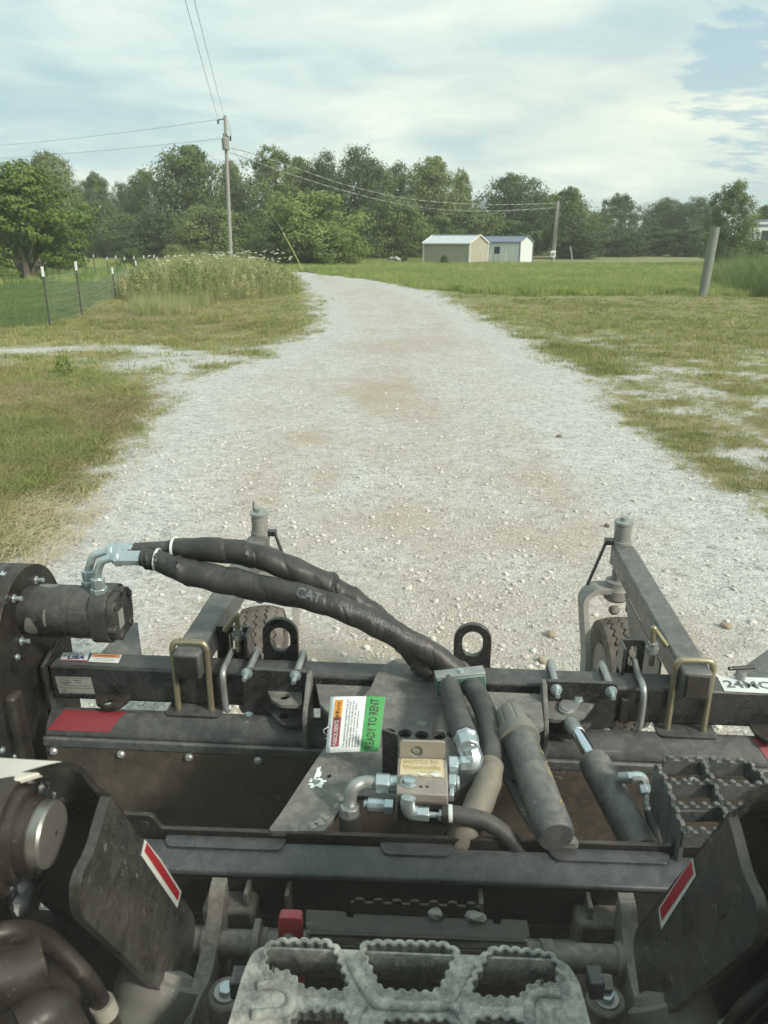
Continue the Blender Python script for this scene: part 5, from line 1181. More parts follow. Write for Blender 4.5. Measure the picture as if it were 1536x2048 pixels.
def join(parts):
    V, Fq, o = [], [], 0
    for v, f in parts: V.append(v); Fq.append(f+o); o += len(v)
    return np.vstack(V), np.vstack(Fq)
def leafmat(name, stops, trans=0.35, scale=0.25, rough=0.6):
    m = Mat(name); oi = m.n('ShaderNodeObjectInfo'); f = m.math('ADD', m.math('MULTIPLY', oi.outputs['Random'], 0.55), m.math('MULTIPLY', m.noise(scale, 3, 0.6, vec=m.n('ShaderNodeNewGeometry').outputs['Position']), 0.6))
    c = m.ramp(f, *stops); m.base(c); m.rough(rough); m.b.inputs['Specular IOR Level'].default_value = 0.25
    t = m.n('ShaderNodeBsdfTranslucent'); m.l(c, t.inputs[0]); x = m.n('ShaderNodeMixShader'); x.inputs[0].default_value = trans
    m.l(m.b.outputs[0], x.inputs[1]); m.l(t.outputs[0], x.inputs[2]); m.l(x.outputs[0], m.o.inputs['Surface']); return m.m
def scatter(name, sources, pts, scale, rotz, tilt, label, pick=None):
    """one object that instances the source meshes on points (geometry nodes)"""
    c = bpy.data.collections.new(name+'_kinds')
    for o in sources: c.objects.link(o)
    me = bpy.data.meshes.new(name); me.vertices.add(len(pts)); me.vertices.foreach_set('co', np.asarray(pts, np.float32).ravel())
    for nm, ty, d in (('sc', 'FLOAT', scale), ('pk', 'INT', pick if pick is not None else rng.integers(0, len(sources), len(pts)))):
        at_ = me.attributes.new(nm, ty, 'POINT'); at_.data.foreach_set('value', np.asarray(d))
    at_ = me.attributes.new('rt', 'FLOAT_VECTOR', 'POINT'); at_.data.foreach_set('vector', np.stack([tilt*np.cos(rotz*3), tilt*np.sin(rotz*5), rotz], -1).astype(np.float32).ravel())
    me.update(); o = bpy.data.objects.new(name, me); COL.objects.link(o)
    g = bpy.data.node_groups.new(name, 'GeometryNodeTree'); g.interface.new_socket('Geometry', in_out='INPUT', socket_type='NodeSocketGeometry'); g.interface.new_socket('Geometry', in_out='OUTPUT', socket_type='NodeSocketGeometry')
    N = g.nodes.new; gi, go, ip, ci = N('NodeGroupInput'), N('NodeGroupOutput'), N('GeometryNodeInstanceOnPoints'), N('GeometryNodeCollectionInfo')
    ci.inputs['Collection'].default_value = c; ci.inputs['Separate Children'].default_value = True; ci.inputs['Reset Children'].default_value = True
    def attr(nm, ty): x = N('GeometryNodeInputNamedAttribute'); x.data_type = ty; x.inputs['Name'].default_value = nm; return x.outputs['Attribute']
    L = g.links.new; L(gi.outputs[0], ip.inputs['Points']); L(ci.outputs[0], ip.inputs['Instance']); ip.inputs['Pick Instance'].default_value = True
    L(attr('pk', 'INT'), ip.inputs['Instance Index']); L(attr('rt', 'FLOAT_VECTOR'), ip.inputs['Rotation']); L(attr('sc', 'FLOAT'), ip.inputs['Scale']); L(ip.outputs[0], go.inputs[0])
    md = o.modifiers.new('scatter', 'NODES'); md.node_group = g
    return tag(o, label, kind='stuff')
def sample_polar(n, r0, r1, a0, a1, power=1.0):
    """points with density falling with distance, so that it looks even from the cab"""
    r_ = np.exp(rng.uniform(math.log(r0), math.log(r1), n)) if power == 1 else np.sqrt(rng.uniform(r0*r0, r1*r1, n)); t = np.radians(rng.uniform(a0, a1, n))
    return r_*np.sin(t), r_*np.cos(t)

# ---- loose stones on the road
def stone(seed, sub=1):
    b = bmesh.new(); bmesh.ops.create_icosphere(b, subdivisions=sub, radius=1); r_ = random.Random(seed)
    for v in b.verts: v.co *= r_.uniform(0.72, 1.12); v.co.z *= 0.62
    me = bpy.data.meshes.new('stone'); b.to_mesh(me); b.free(); me.materials.append(STM); return me
mS = Mat('limestone'); oi = mS.n('ShaderNodeObjectInfo')
mS.base(mS.mix(mS.noise(3, 3), mS.ramp(oi.outputs['Random'], (0.0, (0.34, 0.33, 0.30)), (0.25, (0.50, 0.48, 0.44)), (0.6, (0.47, 0.45, 0.40)), (0.85, (0.54, 0.53, 0.49)), (0.955, (0.50, 0.48, 0.44)), (0.97, (0.26, 0.20, 0.15)), (1.0, (0.30, 0.27, 0.24))), (0.60, 0.58, 0.53))); mS.rough(0.9); STM = mS.m
SRC_ST = [src('stone_kind', stone(k, 1 if k < 5 else 2)) for k in range(7)]
def put_stones(name, n, r0, r1, smin, smax, label, thr=0.5, tries=1.6, edge=False):
    x, y = sample_polar(int(n*tries), r0, r1, -33, 33); gvv, *_r = masks(x, y); gm = _r[-1]
    dens = gvv*(0.22+0.8*np.clip((fbm(x, y, 0.9, 55)-0.38)*2.5, 0, 1))
    if edge: dens *= np.clip(1.4-2.4*np.abs(gm-0.55), 0.05, 1)
    k = rng.random(len(x)) < dens; x, y = x[k][:n], y[k][:n]; s = smin*(smax/smin)**(rng.random(len(x))**2.2)
    return scatter(name, SRC_ST, np.stack([x, y, ground_z(x, y)+s*0.18], -1), s, rng.random(len(x))*6.28, np.full(len(x), 0.35), label, rng.integers(0, 7, len(x)))
put_stones('gravel', 52000, 1.9, 13, 0.0020, 0.0072, 'small loose limestone gravel strewn over the road')
put_stones('coarse_gravel', 8000, 2.0, 16, 0.007, 0.022, 'coarser loose limestone chips along the edges of the road', edge=True, tries=4)
rocks = [(1118, 872, .032, 1), (1214, 1050, .024, 1), (1300, 1312, .065, 0), (1268, 1300, .04, 0), (548, 1556, 0, 0), (1330, 1275, .03, 0), (1018, 985, .0, 0), (1102, 1268, .030, 0), (1085, 1320, .026, 0), (1395, 1330, .05, 0), (1295, 1265, .035, 0), (1452, 1250, .03, 0), (870, 1308, .022, 1)]
RKM = plain('brown_rock', (0.30, 0.25, 0.19), 0.9, 0, 0.35, 14, 0.4); RKD = plain('dark_rock', (0.16, 0.13, 0.10), 0.9, 0, 0.3, 14, 0.4)
RW = {0: 'dark brown clod lying alone in the middle of the gravel road', 1: 'small dark clod on the gravel just left of the right kingpin', 2: 'largest tan rock on the gravel beside the right wheel arm', 3: 'tan rock just left of the biggest rock by the right wheel arm', 5: 'small tan rock furthest out to the right of the right wheel arm', 7: 'tan stone on the gravel between the right lifting eye and the caster wheel', 8: 'tan stone half hidden behind the beam left of the caster wheel', 9: 'tan rock on the gravel beside the right blade fin', 10: 'rounded tan rock close to the right wheel arm', 11: 'lone tan rock near the right edge of the frame', 12: 'small dark clod just above the beam beside the hoses'}
for i, (u, v, s, dk) in enumerate(rocks):
    if s == 0: continue
    b = bmesh.new(); bmesh.ops.create_icosphere(b, subdivisions=3, radius=1); r_ = random.Random(i)
    ax_ = [Vector((r_.uniform(-1, 1), r_.uniform(-1, 1), r_.uniform(-.6, 1))).normalized() for _ in range(9)]
    for w in b.verts:
        for q in ax_:
            d_ = w.co.dot(q)
            if d_ > 0.72: w.co -= q*(d_-0.72)*0.85
        w.co *= r_.uniform(0.98, 1.02); w.co.z *= 0.7
    me = bpy.data.meshes.new('rock'); b.to_mesh(me); b.free(); me.transform(Matrix.Scale(s, 4)); me.polygons.foreach_set('use_smooth', [True]*len(me.polygons)); me.set_sharp_from_angle(angle=rad(30))
    c = GP(u, v, 0.012); o = link('rock', me, RKD if dk else RKM, mw=Matrix.Translation((c.x, c.y, s*0.3)) @ Matrix.Rotation(i, 4, 'Z')); tag(o, RW[i], 'rock', 'loose rocks on the road')

# ---- grasses
LG = leafmat('grass_green', [(0.2, (0.108, 0.157, 0.039)), (0.5, (0.196, 0.259, 0.070)), (0.75, (0.334, 0.351, 0.132)), (0.95, (0.588, 0.500, 0.246))], 0.3)
LD = leafmat('grass_dry', [(0.2, (0.149, 0.127, 0.061)), (0.5, (0.284, 0.234, 0.115)), (0.8, (0.486, 0.412, 0.230)), (0.97, (0.648, 0.581, 0.351))], 0.25)
LM = leafmat('meadow_green', [(0.2, (0.162, 0.231, 0.062)), (0.5, (0.264, 0.341, 0.106)), (0.8, (0.385, 0.432, 0.168)), (0.97, (0.588, 0.535, 0.283))], 0.35, 0.12)
LT = leafmat('tall_weed', [(0.2, (0.119, 0.160, 0.048)), (0.45, (0.221, 0.278, 0.098)), (0.7, (0.362, 0.379, 0.180)), (0.95, (0.598, 0.556, 0.325))], 0.35, 0.3)
LWD = leafmat('dry_stems', [(0.2, (0.161, 0.154, 0.080)), (0.5, (0.283, 0.264, 0.149)), (0.9, (0.444, 0.428, 0.266))], 0.3, 0.3)
LL = leafmat('lawn_green', [(0.2, (0.087, 0.145, 0.052)), (0.6, (0.145, 0.228, 0.084)), (0.95, (0.270, 0.292, 0.130))], 0.35)
LR = leafmat('reed_green', [(0.2, (0.070, 0.127, 0.040)), (0.5, (0.133, 0.210, 0.070)), (0.8, (0.234, 0.300, 0.125)), (0.97, (0.421, 0.374, 0.203))], 0.35, 0.3)
def tuft(name, mat, n, h, spread, w, seed, **k):
    v, f = blades(n, h, spread, w, seed=seed, **k); me = raw_mesh(name, v, f); me.materials.append(mat); return src(name, me)
G_SHORT = [tuft('short_tuft', LG, 16, 0.05, 0.05, 0.0016, k, lean=0.9, segs=2) for k in range(3)]+[tuft('short_dry_tuft', LD, 16, 0.045, 0.06, 0.0015, 9+k, lean=1.3, segs=2) for k in range(2)]
G_LONG = [tuft('long_tuft', LG, 16, 0.15, 0.07, 0.0034, 20+k, lean=0.9, droop=0.5) for k in range(3)]
G_DRYL = [tuft('dry_tuft', LD, 14, 0.17, 0.10, 0.0030, 30+k, lean=2.2, droop=0.9) for k in range(3)]
def add_grass(name, srcs, n, r0, r1, a0, a1, fn, smin, smax, label, tries=3, uniform=False, zoff=0.0, tilt=0.15):
    x, y = sample_polar(int(n*tries), r0, r1, a0, a1, 0 if uniform else 1); p = fn(x, y, masks(x, y)); k = rng.random(len(x)) < p; x, y = x[k][:n], y[k][:n]
    s = rng.uniform(smin, smax, len(x))
    return scatter(name, srcs, np.stack([x, y, ground_z(x, y)+zoff], -1), s, rng.random(len(x))*6.28, np.full(len(x), tilt), label)
nz = lambda x, y, s, k: fbm(x, y, s, k)
add_grass('verge_grass', G_LONG, 9500, 2.4, 13.5, -38, -8, lambda x, y, m: m[6]*(1-m[7])*np.clip((0.5*nz(x, y, 1.1, 61)+0.5*nz(x, y, 4.0, 62)-0.40)*6, 0.05, 1)*(1-m[0]), 0.6, 1.15, 'green grass on the verge left of the road', 5)
add_grass('dry_verge_grass', G_DRYL, 14000, 2.4, 13.5, -38, -8, lambda x, y, m: m[6]*(1-m[7])*np.clip((0.60-0.5*nz(x, y, 1.1, 61)-0.5*nz(x, y, 4.0, 62))*6, 0.15, 1), 0.5, 1.1, 'dry straw coloured grass on the verge left of the road', 5)
add_grass('short_grass', G_SHORT, 42000, 4, 26, -36, 36, lambda x, y, m: (1-m[0])**1.5*(1-m[3])*(1-0.7*m[6])*(1-m[4])*(0.25+0.75*np.clip((nz(x, y, 2.0, 71)-0.35)*4, 0, 1)), 0.7, 1.6, 'short patchy grass on both sides of the gravel', 2.5)
add_grass('mown_grass', [tuft('mown_tuft', LG, 14, 0.09, 0.10, 0.004, 140+k, lean=0.7, segs=2) for k in range(2)]+[tuft('mown_dry_tuft', LD, 12, 0.07, 0.10, 0.004, 144, lean=1.0, segs=2)], 22000, 12, 40, -36, 36, lambda x, y, m: (1-m[0])**2*(1-m[3])*(1-m[4])*(0.15+0.85*np.clip((nz(x, y*1.6, 0.9, 73)-0.38)*5, 0, 1)), 0.7, 1.5, 'mown grass further back on both sides of the road', 2.5)
add_grass('lawn_grass', [tuft('lawn_tuft', LL, 18, 0.09, 0.10, 0.005, 40+k, lean=0.6, segs=2) for k in range(2)], 14000, 12, 40, -36, -12, lambda x, y, m: m[3], 0.8, 1.6, 'bright green lawn behind the wire fence', 3)
MEAD = [tuft('meadow_tuft', LM, 26, 0.34, 0.22, 0.010, 50+k, lean=0.35, segs=2) for k in range(4)]
add_grass('meadow_grass', MEAD, 26000, 24, 75, -12, 36, lambda x, y, m: np.clip(m[4]*1.2, 0, 1)*(0.45+0.55*np.clip((nz(x, y*0.6, 0.25, 81)-0.35)*4, 0, 1)), 0.55, 1.25, 'knee high meadow grass in the field beyond the road', 3)
far = lambda x, y, m: ((y > 44) | (x < -9)) * (1-m[7]) * (1-m[3]*0.9) * (np.abs(x) < y*0.75)
add_grass('far_field_grass', MEAD, 9000, 38, 80, -36, 5, far, 0.7, 1.4, 'pale grass at the far edge of the field', 3)

# ---- weeds: tall clump left of the bend, with umbels; reeds on the right
random.seed(12)
WEED = pxw([(222, 600), (300, 612), (400, 607), (520, 600), (585, 592), (606, 583), (598, 566), (560, 556), (500, 549), (420, 546), (330, 546), (280, 556), (235, 575)])
WEEDN = pxw([(290, 628), (360, 632), (400, 618), (390, 604), (300, 604)])
def weed_fn(x, y, m): return (sdf(WEED, x, y) > -0.1)*1.0
TW = [tuft('weed_stems', LT, 20, 1.15, 0.28, 0.008, 60+k, lean=0.22, droop=0.15, hvar=0.5) for k in range(4)]
x, y = [], []
def in_poly(poly, n, y_soft=0.0):
    lo, hi = poly.min(0), poly.max(0); q = rng.uniform(lo, hi, (n, 2)); d = sdf(poly, q[:, 0], q[:, 1]); q = q[d > -y_soft]; return q[:, 0], q[:, 1], sdf(poly, q[:, 0], q[:, 1])
x, y, d = in_poly(WEED, 8000, 0.5); k = rng.random(len(x)) < np.clip(0.35+d*0.8, 0.15, 1); x, y, d = x[k], y[k], d[k]
hgt = np.clip(0.32+d*0.34, 0.22, 0.95)*(0.45+1.1*fbm(x, y, 0.9, 91))*(0.45+0.9*rng.random(len(x))**1.6)
TWD = [tuft('dry_weed_stems', LWD, 14, 1.2, 0.30, 0.006, 160+k, lean=0.28, droop=0.2, hvar=0.5) for k in range(3)]
scatter('tall_weeds', TW+TWD[:1], np.stack([x, y, ground_z(x, y)], -1), hgt, rng.random(len(x))*6.28, np.full(len(x), 0.08), 'tall seeding weeds and grass in the bend left of the road')
x, y, d = in_poly(WEEDN, 500, 0.4); scatter('low_weeds', TW, np.stack([x, y, ground_z(x, y)], -1), rng.uniform(0.15, 0.55, len(x)), rng.random(len(x))*6.28, np.full(len(x), 0.15), 'low tangled weeds in front of the tall clump')
# broad leaved weeds mixed in
def leafy(seed, h, n, size, mat, name='leafy_weed', spread=0.16):
    r_ = np.random.default_rng(seed); V, Fq = [], []
    sv, sf = blades(3, h, 0.03, 0.006, lean=0.1, seed=seed, segs=2)
    for k in range(n):
        z = h*(0.1+0.9*r_.random()); rr_ = spread*(1.1-z/h*0.6)*math.sqrt(r_.random()); a = r_.random()*6.283; c = np.array([rr_*math.cos(a), rr_*math.sin(a), z]); u = r_.normal(size=3); u /= np.linalg.norm(u); w = np.cross(u, r_.normal(size=3)); w /= np.linalg.norm(w); s = size*r_.uniform(0.6, 1.3); o = len(V)
        V += [c-u*s, c-w*s*0.4, c+u*s, c+w*s*0.4]; Fq.append((o, o+1, o+2, o+3))
    v, f = join([(sv, sf), (np.array(V), np.array(Fq))]); me = raw_mesh(name, v, f); me.materials.append(mat); return src(name, me)
LW = [leafy(k, 1.0, 90, 0.055, LT) for k in range(3)]
x, y, d = in_poly(WEED, 1500); scatter('leafy_weeds', LW, np.stack([x, y, ground_z(x, y)], -1), np.clip(0.5+d*0.4, 0.4, 1.0)*(0.7+0.5*fbm(x, y, 0.6, 95)), rng.random(len(x))*6.28, np.full(len(x), 0.1), 'leafy green weeds among the tall grass in the bend')
# white umbels of wild carrot
UM = plain('umbel_white', (0.62, 0.66, 0.52), 0.8); b = bmesh.new()
for k in range(14):
    a, r_ = k*2.4, 0.055*math.sqrt(k/14); bmesh.ops.create_icosphere(b, subdivisions=1, radius=0.016, matrix=Matrix.Translation((r_*math.cos(a), r_*math.sin(a), 1.28-r_*0.3)) @ Matrix.Diagonal((1, 1, 0.5, 1)))
mb_ = bpy.data.meshes.new('umbel'); b.to_mesh(mb_); b.free(); mb_.materials.append(UM)
v, f = blades(1, 1.28, 0.001, 0.006, lean=0.02, seed=4, segs=2, droop=0, hvar=0); ms_ = raw_mesh('umbel_stem', v, f); ms_.materials.append(LT)
x, y, d = in_poly(WEED, 900); k = (x > GP(380, 580).x) & (rng.random(len(x)) < 0.35) & (d > 0.25); x, y = x[k], y[k]
sc_ = rng.uniform(0.85, 1.12, len(x)); ro_ = rng.random(len(x))*6.28; pts_ = np.stack([x, y, ground_z(x, y)], -1)
scatter('white_umbels', [src('umbel_head', mb_)], pts_, sc_, ro_, np.full(len(x), 0.06), 'small white flower heads above the tall weeds'); scatter('umbel_stems', [src('umbel_stalk', ms_)], pts_, sc_, ro_, np.full(len(x), 0.06), 'thin stalks carrying the white flower heads')
REED = pxw([(1418, 583), (1470, 592), (1560, 596), (1700, 600), (1700, 560), (1560, 552), (1470, 556), (1425, 570)])
TR = [tuft('reed_stems', LR, 22, 1.5, 0.30, 0.011, 80+k, lean=0.45, droop=0.35, hvar=0.45) for k in range(4)]
x, y, d = in_poly(REED, 2600); hh = np.clip(0.45+(x-GP(1418, 585).x)*0.22, 0.40, 0.98)*(0.8+0.4*rng.random(len(x)))
scatter('reed_bank', TR, np.stack([x, y, ground_z(x, y)], -1), hh, rng.random(len(x))*6.28, np.full(len(x), 0.1), 'bank of tall green reed grass at the right beside the leaning post')
# straw lying on the near left gravel
b = MB(); rnd = random.Random(3); SV, SF = [], []
for k in range(5200):
    u, v_ = rnd.gauss(60, 90), rnd.gauss(1020, 55)
    if k % 3 == 0: u, v_ = rnd.uniform(-60, 330), rnd.uniform(880, 1130)
    if k % 11 == 0: u, v_ = rnd.uniform(100, 360), rnd.uniform(800, 900)
    if u > 330-(v_-880)*(0.35 if rnd.random() < 0.12 else 0.85) or v_ > 1170 or v_ < 780: continue
    c = GP(max(u, -200), v_, 0.03); L_ = rnd.uniform(0.04, 0.17); a = rnd.gauss(0.6, 0.7); w_ = rnd.uniform(0.0012, 0.0027); dz = rnd.uniform(-0.004, 0.03)
    dx, dy = math.cos(a)*L_, math.sin(a)*L_; nx_, ny_ = -math.sin(a)*w_, math.cos(a)*w_; o = len(SV); mz = rnd.uniform(0, 0.02); sb = rnd.uniform(-0.02, 0.02)
    SV += [(c.x-dx/2-nx_, c.y-dy/2-ny_, 0.018), (c.x-dx/2+nx_, c.y-dy/2+ny_, 0.018), (c.x+ny_*8*sb*50-nx_, c.y+sb-ny_, 0.024+mz), (c.x+ny_*8*sb*50+nx_, c.y+sb+ny_, 0.024+mz), (c.x+dx/2-nx_*.4, c.y+dy/2-ny_*.4, 0.014+max(0, dz)), (c.x+dx/2+nx_*.4, c.y+dy/2+ny_*.4, 0.014+max(0, dz))]
    SF += [(o, o+1, o+3, o+2), (o+2, o+3, o+5, o+4)]
STRAW = plain('straw', (0.50, 0.43, 0.28), 0.8, 0, 0.35, 3)
tag(link('loose_straw', raw_mesh('loose_straw', np.array(SV), np.array(SF)), STRAW), 'loose straw lying on the gravel at the left', kind='stuff')
# a small green weed and dry brush
bw = leafy(99, 0.30, 160, 0.035, LG, 'weed_plant', 0.16); c = GP(130, 752)
o = link('weed_plant', bw.data, None, mw=Matrix.Translation((c.x, c.y, 0))); tag(o, 'small bushy green weed at the edge of the side track on the left', 'weed')

# ================================================================== TREES
BARK = plain('bark', (0.075, 0.062, 0.048), 0.9, 0, 0.4, 6, 0.5); BARKL = plain('grey_bark', (0.16, 0.14, 0.115), 0.9, 0, 0.3, 6, 0.4)
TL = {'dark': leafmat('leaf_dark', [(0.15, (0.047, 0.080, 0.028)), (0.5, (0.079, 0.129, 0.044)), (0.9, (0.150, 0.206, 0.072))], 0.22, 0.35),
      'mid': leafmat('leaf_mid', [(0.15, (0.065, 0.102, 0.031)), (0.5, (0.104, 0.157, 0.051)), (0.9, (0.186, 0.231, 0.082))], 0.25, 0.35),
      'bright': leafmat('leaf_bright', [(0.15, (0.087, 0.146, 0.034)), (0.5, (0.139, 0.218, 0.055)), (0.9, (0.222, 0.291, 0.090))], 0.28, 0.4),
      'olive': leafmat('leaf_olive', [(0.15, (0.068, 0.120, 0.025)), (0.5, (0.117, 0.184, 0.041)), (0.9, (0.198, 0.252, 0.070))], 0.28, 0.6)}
def crown_mesh(seed, n, leaf, lobes=13, low=0.12, top=1.0, wid=0.5, hollow=0.15, small=0.17, droop=0.0):
    """leaf-sized faces gathered in clumps, clumps gathered in boughs; unit height, half width wid"""
    r_ = np.random.default_rng(seed); C, R = [], []
    for k in range(lobes):
        z = low+(top-low)*(k+0.5)/lobes; prof = math.sin(math.pi*min(1, max(0.0, (z-low)/(top-low)*0.86+0.12)))**0.7; a = k*2.4+r_.random()*1.2; rr_ = wid*prof*(0.35+0.45*r_.random())
        C.append((rr_*math.cos(a), rr_*math.sin(a), z)); R.append((0.15+0.10*r_.random())*(0.65+0.5*prof))
    cl, cr, cd = [], [], []
    for c, R_ in zip(C, R):
        for j in range(22):
            v = r_.normal(size=3); v /= np.linalg.norm(v); v[2] = v[2]*0.8+0.12; cl.append(np.array(c)+v*R_*(0.75+0.35*r_.random())); cr.append(small*R_*(1.3+0.9*r_.random())*1.6); cd.append(v)
    cl, cr, cd = np.array(cl), np.array(cr), np.array(cd); k = r_.integers(0, len(cl), n); dv = r_.normal(size=(n, 3)); dv /= np.linalg.norm(dv, axis=1)[:, None]
    P0 = cl[k]+dv*(cr[k]*(r_.random(n)**0.45))[:, None]*np.array([1.15, 1.15, 0.75]); P0[:, 2] -= droop*np.hypot(P0[:, 0], P0[:, 1])
    P0[:, 2] = np.maximum(P0[:, 2], 0.01)
    nrm = cd[k]*0.7+dv*0.8+r_.normal(size=(n, 3))*0.45+np.array([0, 0, 0.35]); nrm /= np.linalg.norm(nrm, axis=1)[:, None]
    u = np.cross(nrm, r_.normal(size=(n, 3))); u /= np.linalg.norm(u, axis=1)[:, None]+1e-9; w = np.cross(nrm, u); s = (leaf*r_.uniform(0.6, 1.4, n))[:, None]
    V = np.stack([P0-u*s, P0-w*s*0.55, P0+u*s, P0+w*s*0.55], 1).reshape(-1, 3); return V, np.arange(4*n).reshape(-1, 4), C
def trunk_mesh(seed, C, r=0.028, multi=1):
    b = MB(); rnd = random.Random(seed); top = max(c[2] for c in C)
    for m_ in range(multi):
        a = m_*2.2; base = V3((0.02*math.cos(a)*(multi > 1), 0.02*math.sin(a)*(multi > 1), -0.02)); sp_ = 0.16 if multi > 1 else 0.02
        p1 = V3((sp_*math.cos(a), sp_*math.sin(a), 0.32*top)); p2 = V3((sp_*1.4*math.cos(a)+rnd.uniform(-.03, .03), sp_*1.4*math.sin(a), 0.8*top))
        pts = spline([base, base.lerp(p1, 0.5)+V3((0.01, 0, 0)), p1, p2], 4); b.tube(pts, [r*(1-0.8*i/(len(pts)-1)) for i in range(len(pts))], 7)
    for c in C[:10]:
        z = c[2]*0.55; q0 = V3((0, 0, z)) if multi == 1 else V3((c[0]*0.3, c[1]*0.3, z*0.8)); q1 = V3(c); pts = spline([q0, q0.lerp(q1, 0.5)+V3((0, 0, -0.02)), q1], 3); b.tube(pts, [r*0.42*(1-0.7*i/(len(pts)-1)) for i in range(len(pts))], 5)
    bmesh.ops.recalc_face_normals(b.bm, faces=b.bm.faces); me = bpy.data.meshes.new('trunk'); b.bm.to_mesh(me); b.bm.free(); return me
VAR = {}
def variant(key, **k):
    if key not in VAR:
        v, f, C = crown_mesh(**k); VAR[key] = (v, f, C, {}, trunk_mesh(k['seed'], C))
    return VAR[key]
for i in range(6): variant(('tree', i), seed=100+i, n=26000, leaf=0.0150, lobes=22+i % 3, low=0.10, wid=0.50)
for i in range(4): variant(('bush', i), seed=200+i, n=17000, leaf=0.0175, lobes=16, low=0.05, top=0.86, wid=0.52)
for i in range(2): variant(('open', i), seed=300+i, n=19000, leaf=0.0145, lobes=20, low=0.12, wid=0.50, small=0.14)
def tree(px, ytop, Y, wpx, kind, col, label, group, name='tree', ybase=None, cat='tree', seed=None):
    s_ = random.Random(int(px*7+ytop)); n_ = {'tree': 6, 'bush': 4, 'open': 2}[kind]; i = s_.randrange(n_) if seed is None else seed; v, f, C, cache, tm = variant((kind, i))
    if col not in cache: me = raw_mesh('crown', v, f); me.materials.append(TL[col]); cache[col] = me
    t = DP(px, ytop, Y); H_ = t.z/1.12; Wd = wpx/IMG_F*Y*1.06; rx = Wd/(2*0.52)
    M_ = Matrix.Translation((t.x, Y, 0)) @ Matrix.Rotation(s_.random()*6.28, 4, 'Z') @ Matrix.Diagonal((rx, rx, H_, 1))
    root = empty(name, Matrix.Translation((t.x, Y, 0)), label, cat, group)
    if not tm.materials: tm.materials.append(BARK)
    use(WORLD); link('trunk', tm, None, root, mw=M_); link('crown', cache[col], None, root, mw=M_); return root
G1, G2 = 'tall trees of the treeline', 'bushy growth in front of the treeline'
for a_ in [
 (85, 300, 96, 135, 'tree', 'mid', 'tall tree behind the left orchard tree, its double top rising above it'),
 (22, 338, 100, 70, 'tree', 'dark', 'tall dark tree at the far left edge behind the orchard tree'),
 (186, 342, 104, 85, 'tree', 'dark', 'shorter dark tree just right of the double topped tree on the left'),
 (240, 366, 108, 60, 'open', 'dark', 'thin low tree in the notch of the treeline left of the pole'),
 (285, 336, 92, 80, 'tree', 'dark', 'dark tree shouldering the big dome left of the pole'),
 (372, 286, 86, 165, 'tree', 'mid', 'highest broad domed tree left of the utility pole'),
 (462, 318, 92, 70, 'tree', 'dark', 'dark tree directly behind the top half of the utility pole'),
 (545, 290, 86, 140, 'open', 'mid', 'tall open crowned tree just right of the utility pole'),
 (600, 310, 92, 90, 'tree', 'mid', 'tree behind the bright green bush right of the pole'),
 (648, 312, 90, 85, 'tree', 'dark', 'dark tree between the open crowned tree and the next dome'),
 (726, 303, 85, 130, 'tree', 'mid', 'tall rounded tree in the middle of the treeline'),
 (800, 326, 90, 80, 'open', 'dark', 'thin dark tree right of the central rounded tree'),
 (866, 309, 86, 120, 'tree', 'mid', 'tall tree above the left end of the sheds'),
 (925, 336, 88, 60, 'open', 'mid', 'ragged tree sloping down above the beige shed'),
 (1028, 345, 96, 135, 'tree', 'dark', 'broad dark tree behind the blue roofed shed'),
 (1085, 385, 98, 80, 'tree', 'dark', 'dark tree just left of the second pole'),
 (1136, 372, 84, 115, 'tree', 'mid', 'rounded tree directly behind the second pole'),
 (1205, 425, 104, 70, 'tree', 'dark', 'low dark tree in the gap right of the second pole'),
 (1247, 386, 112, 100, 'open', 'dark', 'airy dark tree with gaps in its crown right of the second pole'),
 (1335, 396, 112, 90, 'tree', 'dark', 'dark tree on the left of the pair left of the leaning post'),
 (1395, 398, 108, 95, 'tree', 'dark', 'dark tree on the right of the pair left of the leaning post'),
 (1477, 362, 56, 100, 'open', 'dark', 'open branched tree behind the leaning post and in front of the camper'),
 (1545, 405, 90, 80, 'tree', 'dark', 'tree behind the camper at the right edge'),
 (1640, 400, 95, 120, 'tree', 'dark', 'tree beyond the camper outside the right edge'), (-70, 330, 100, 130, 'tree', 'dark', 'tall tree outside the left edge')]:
    tree(*a_, G1)
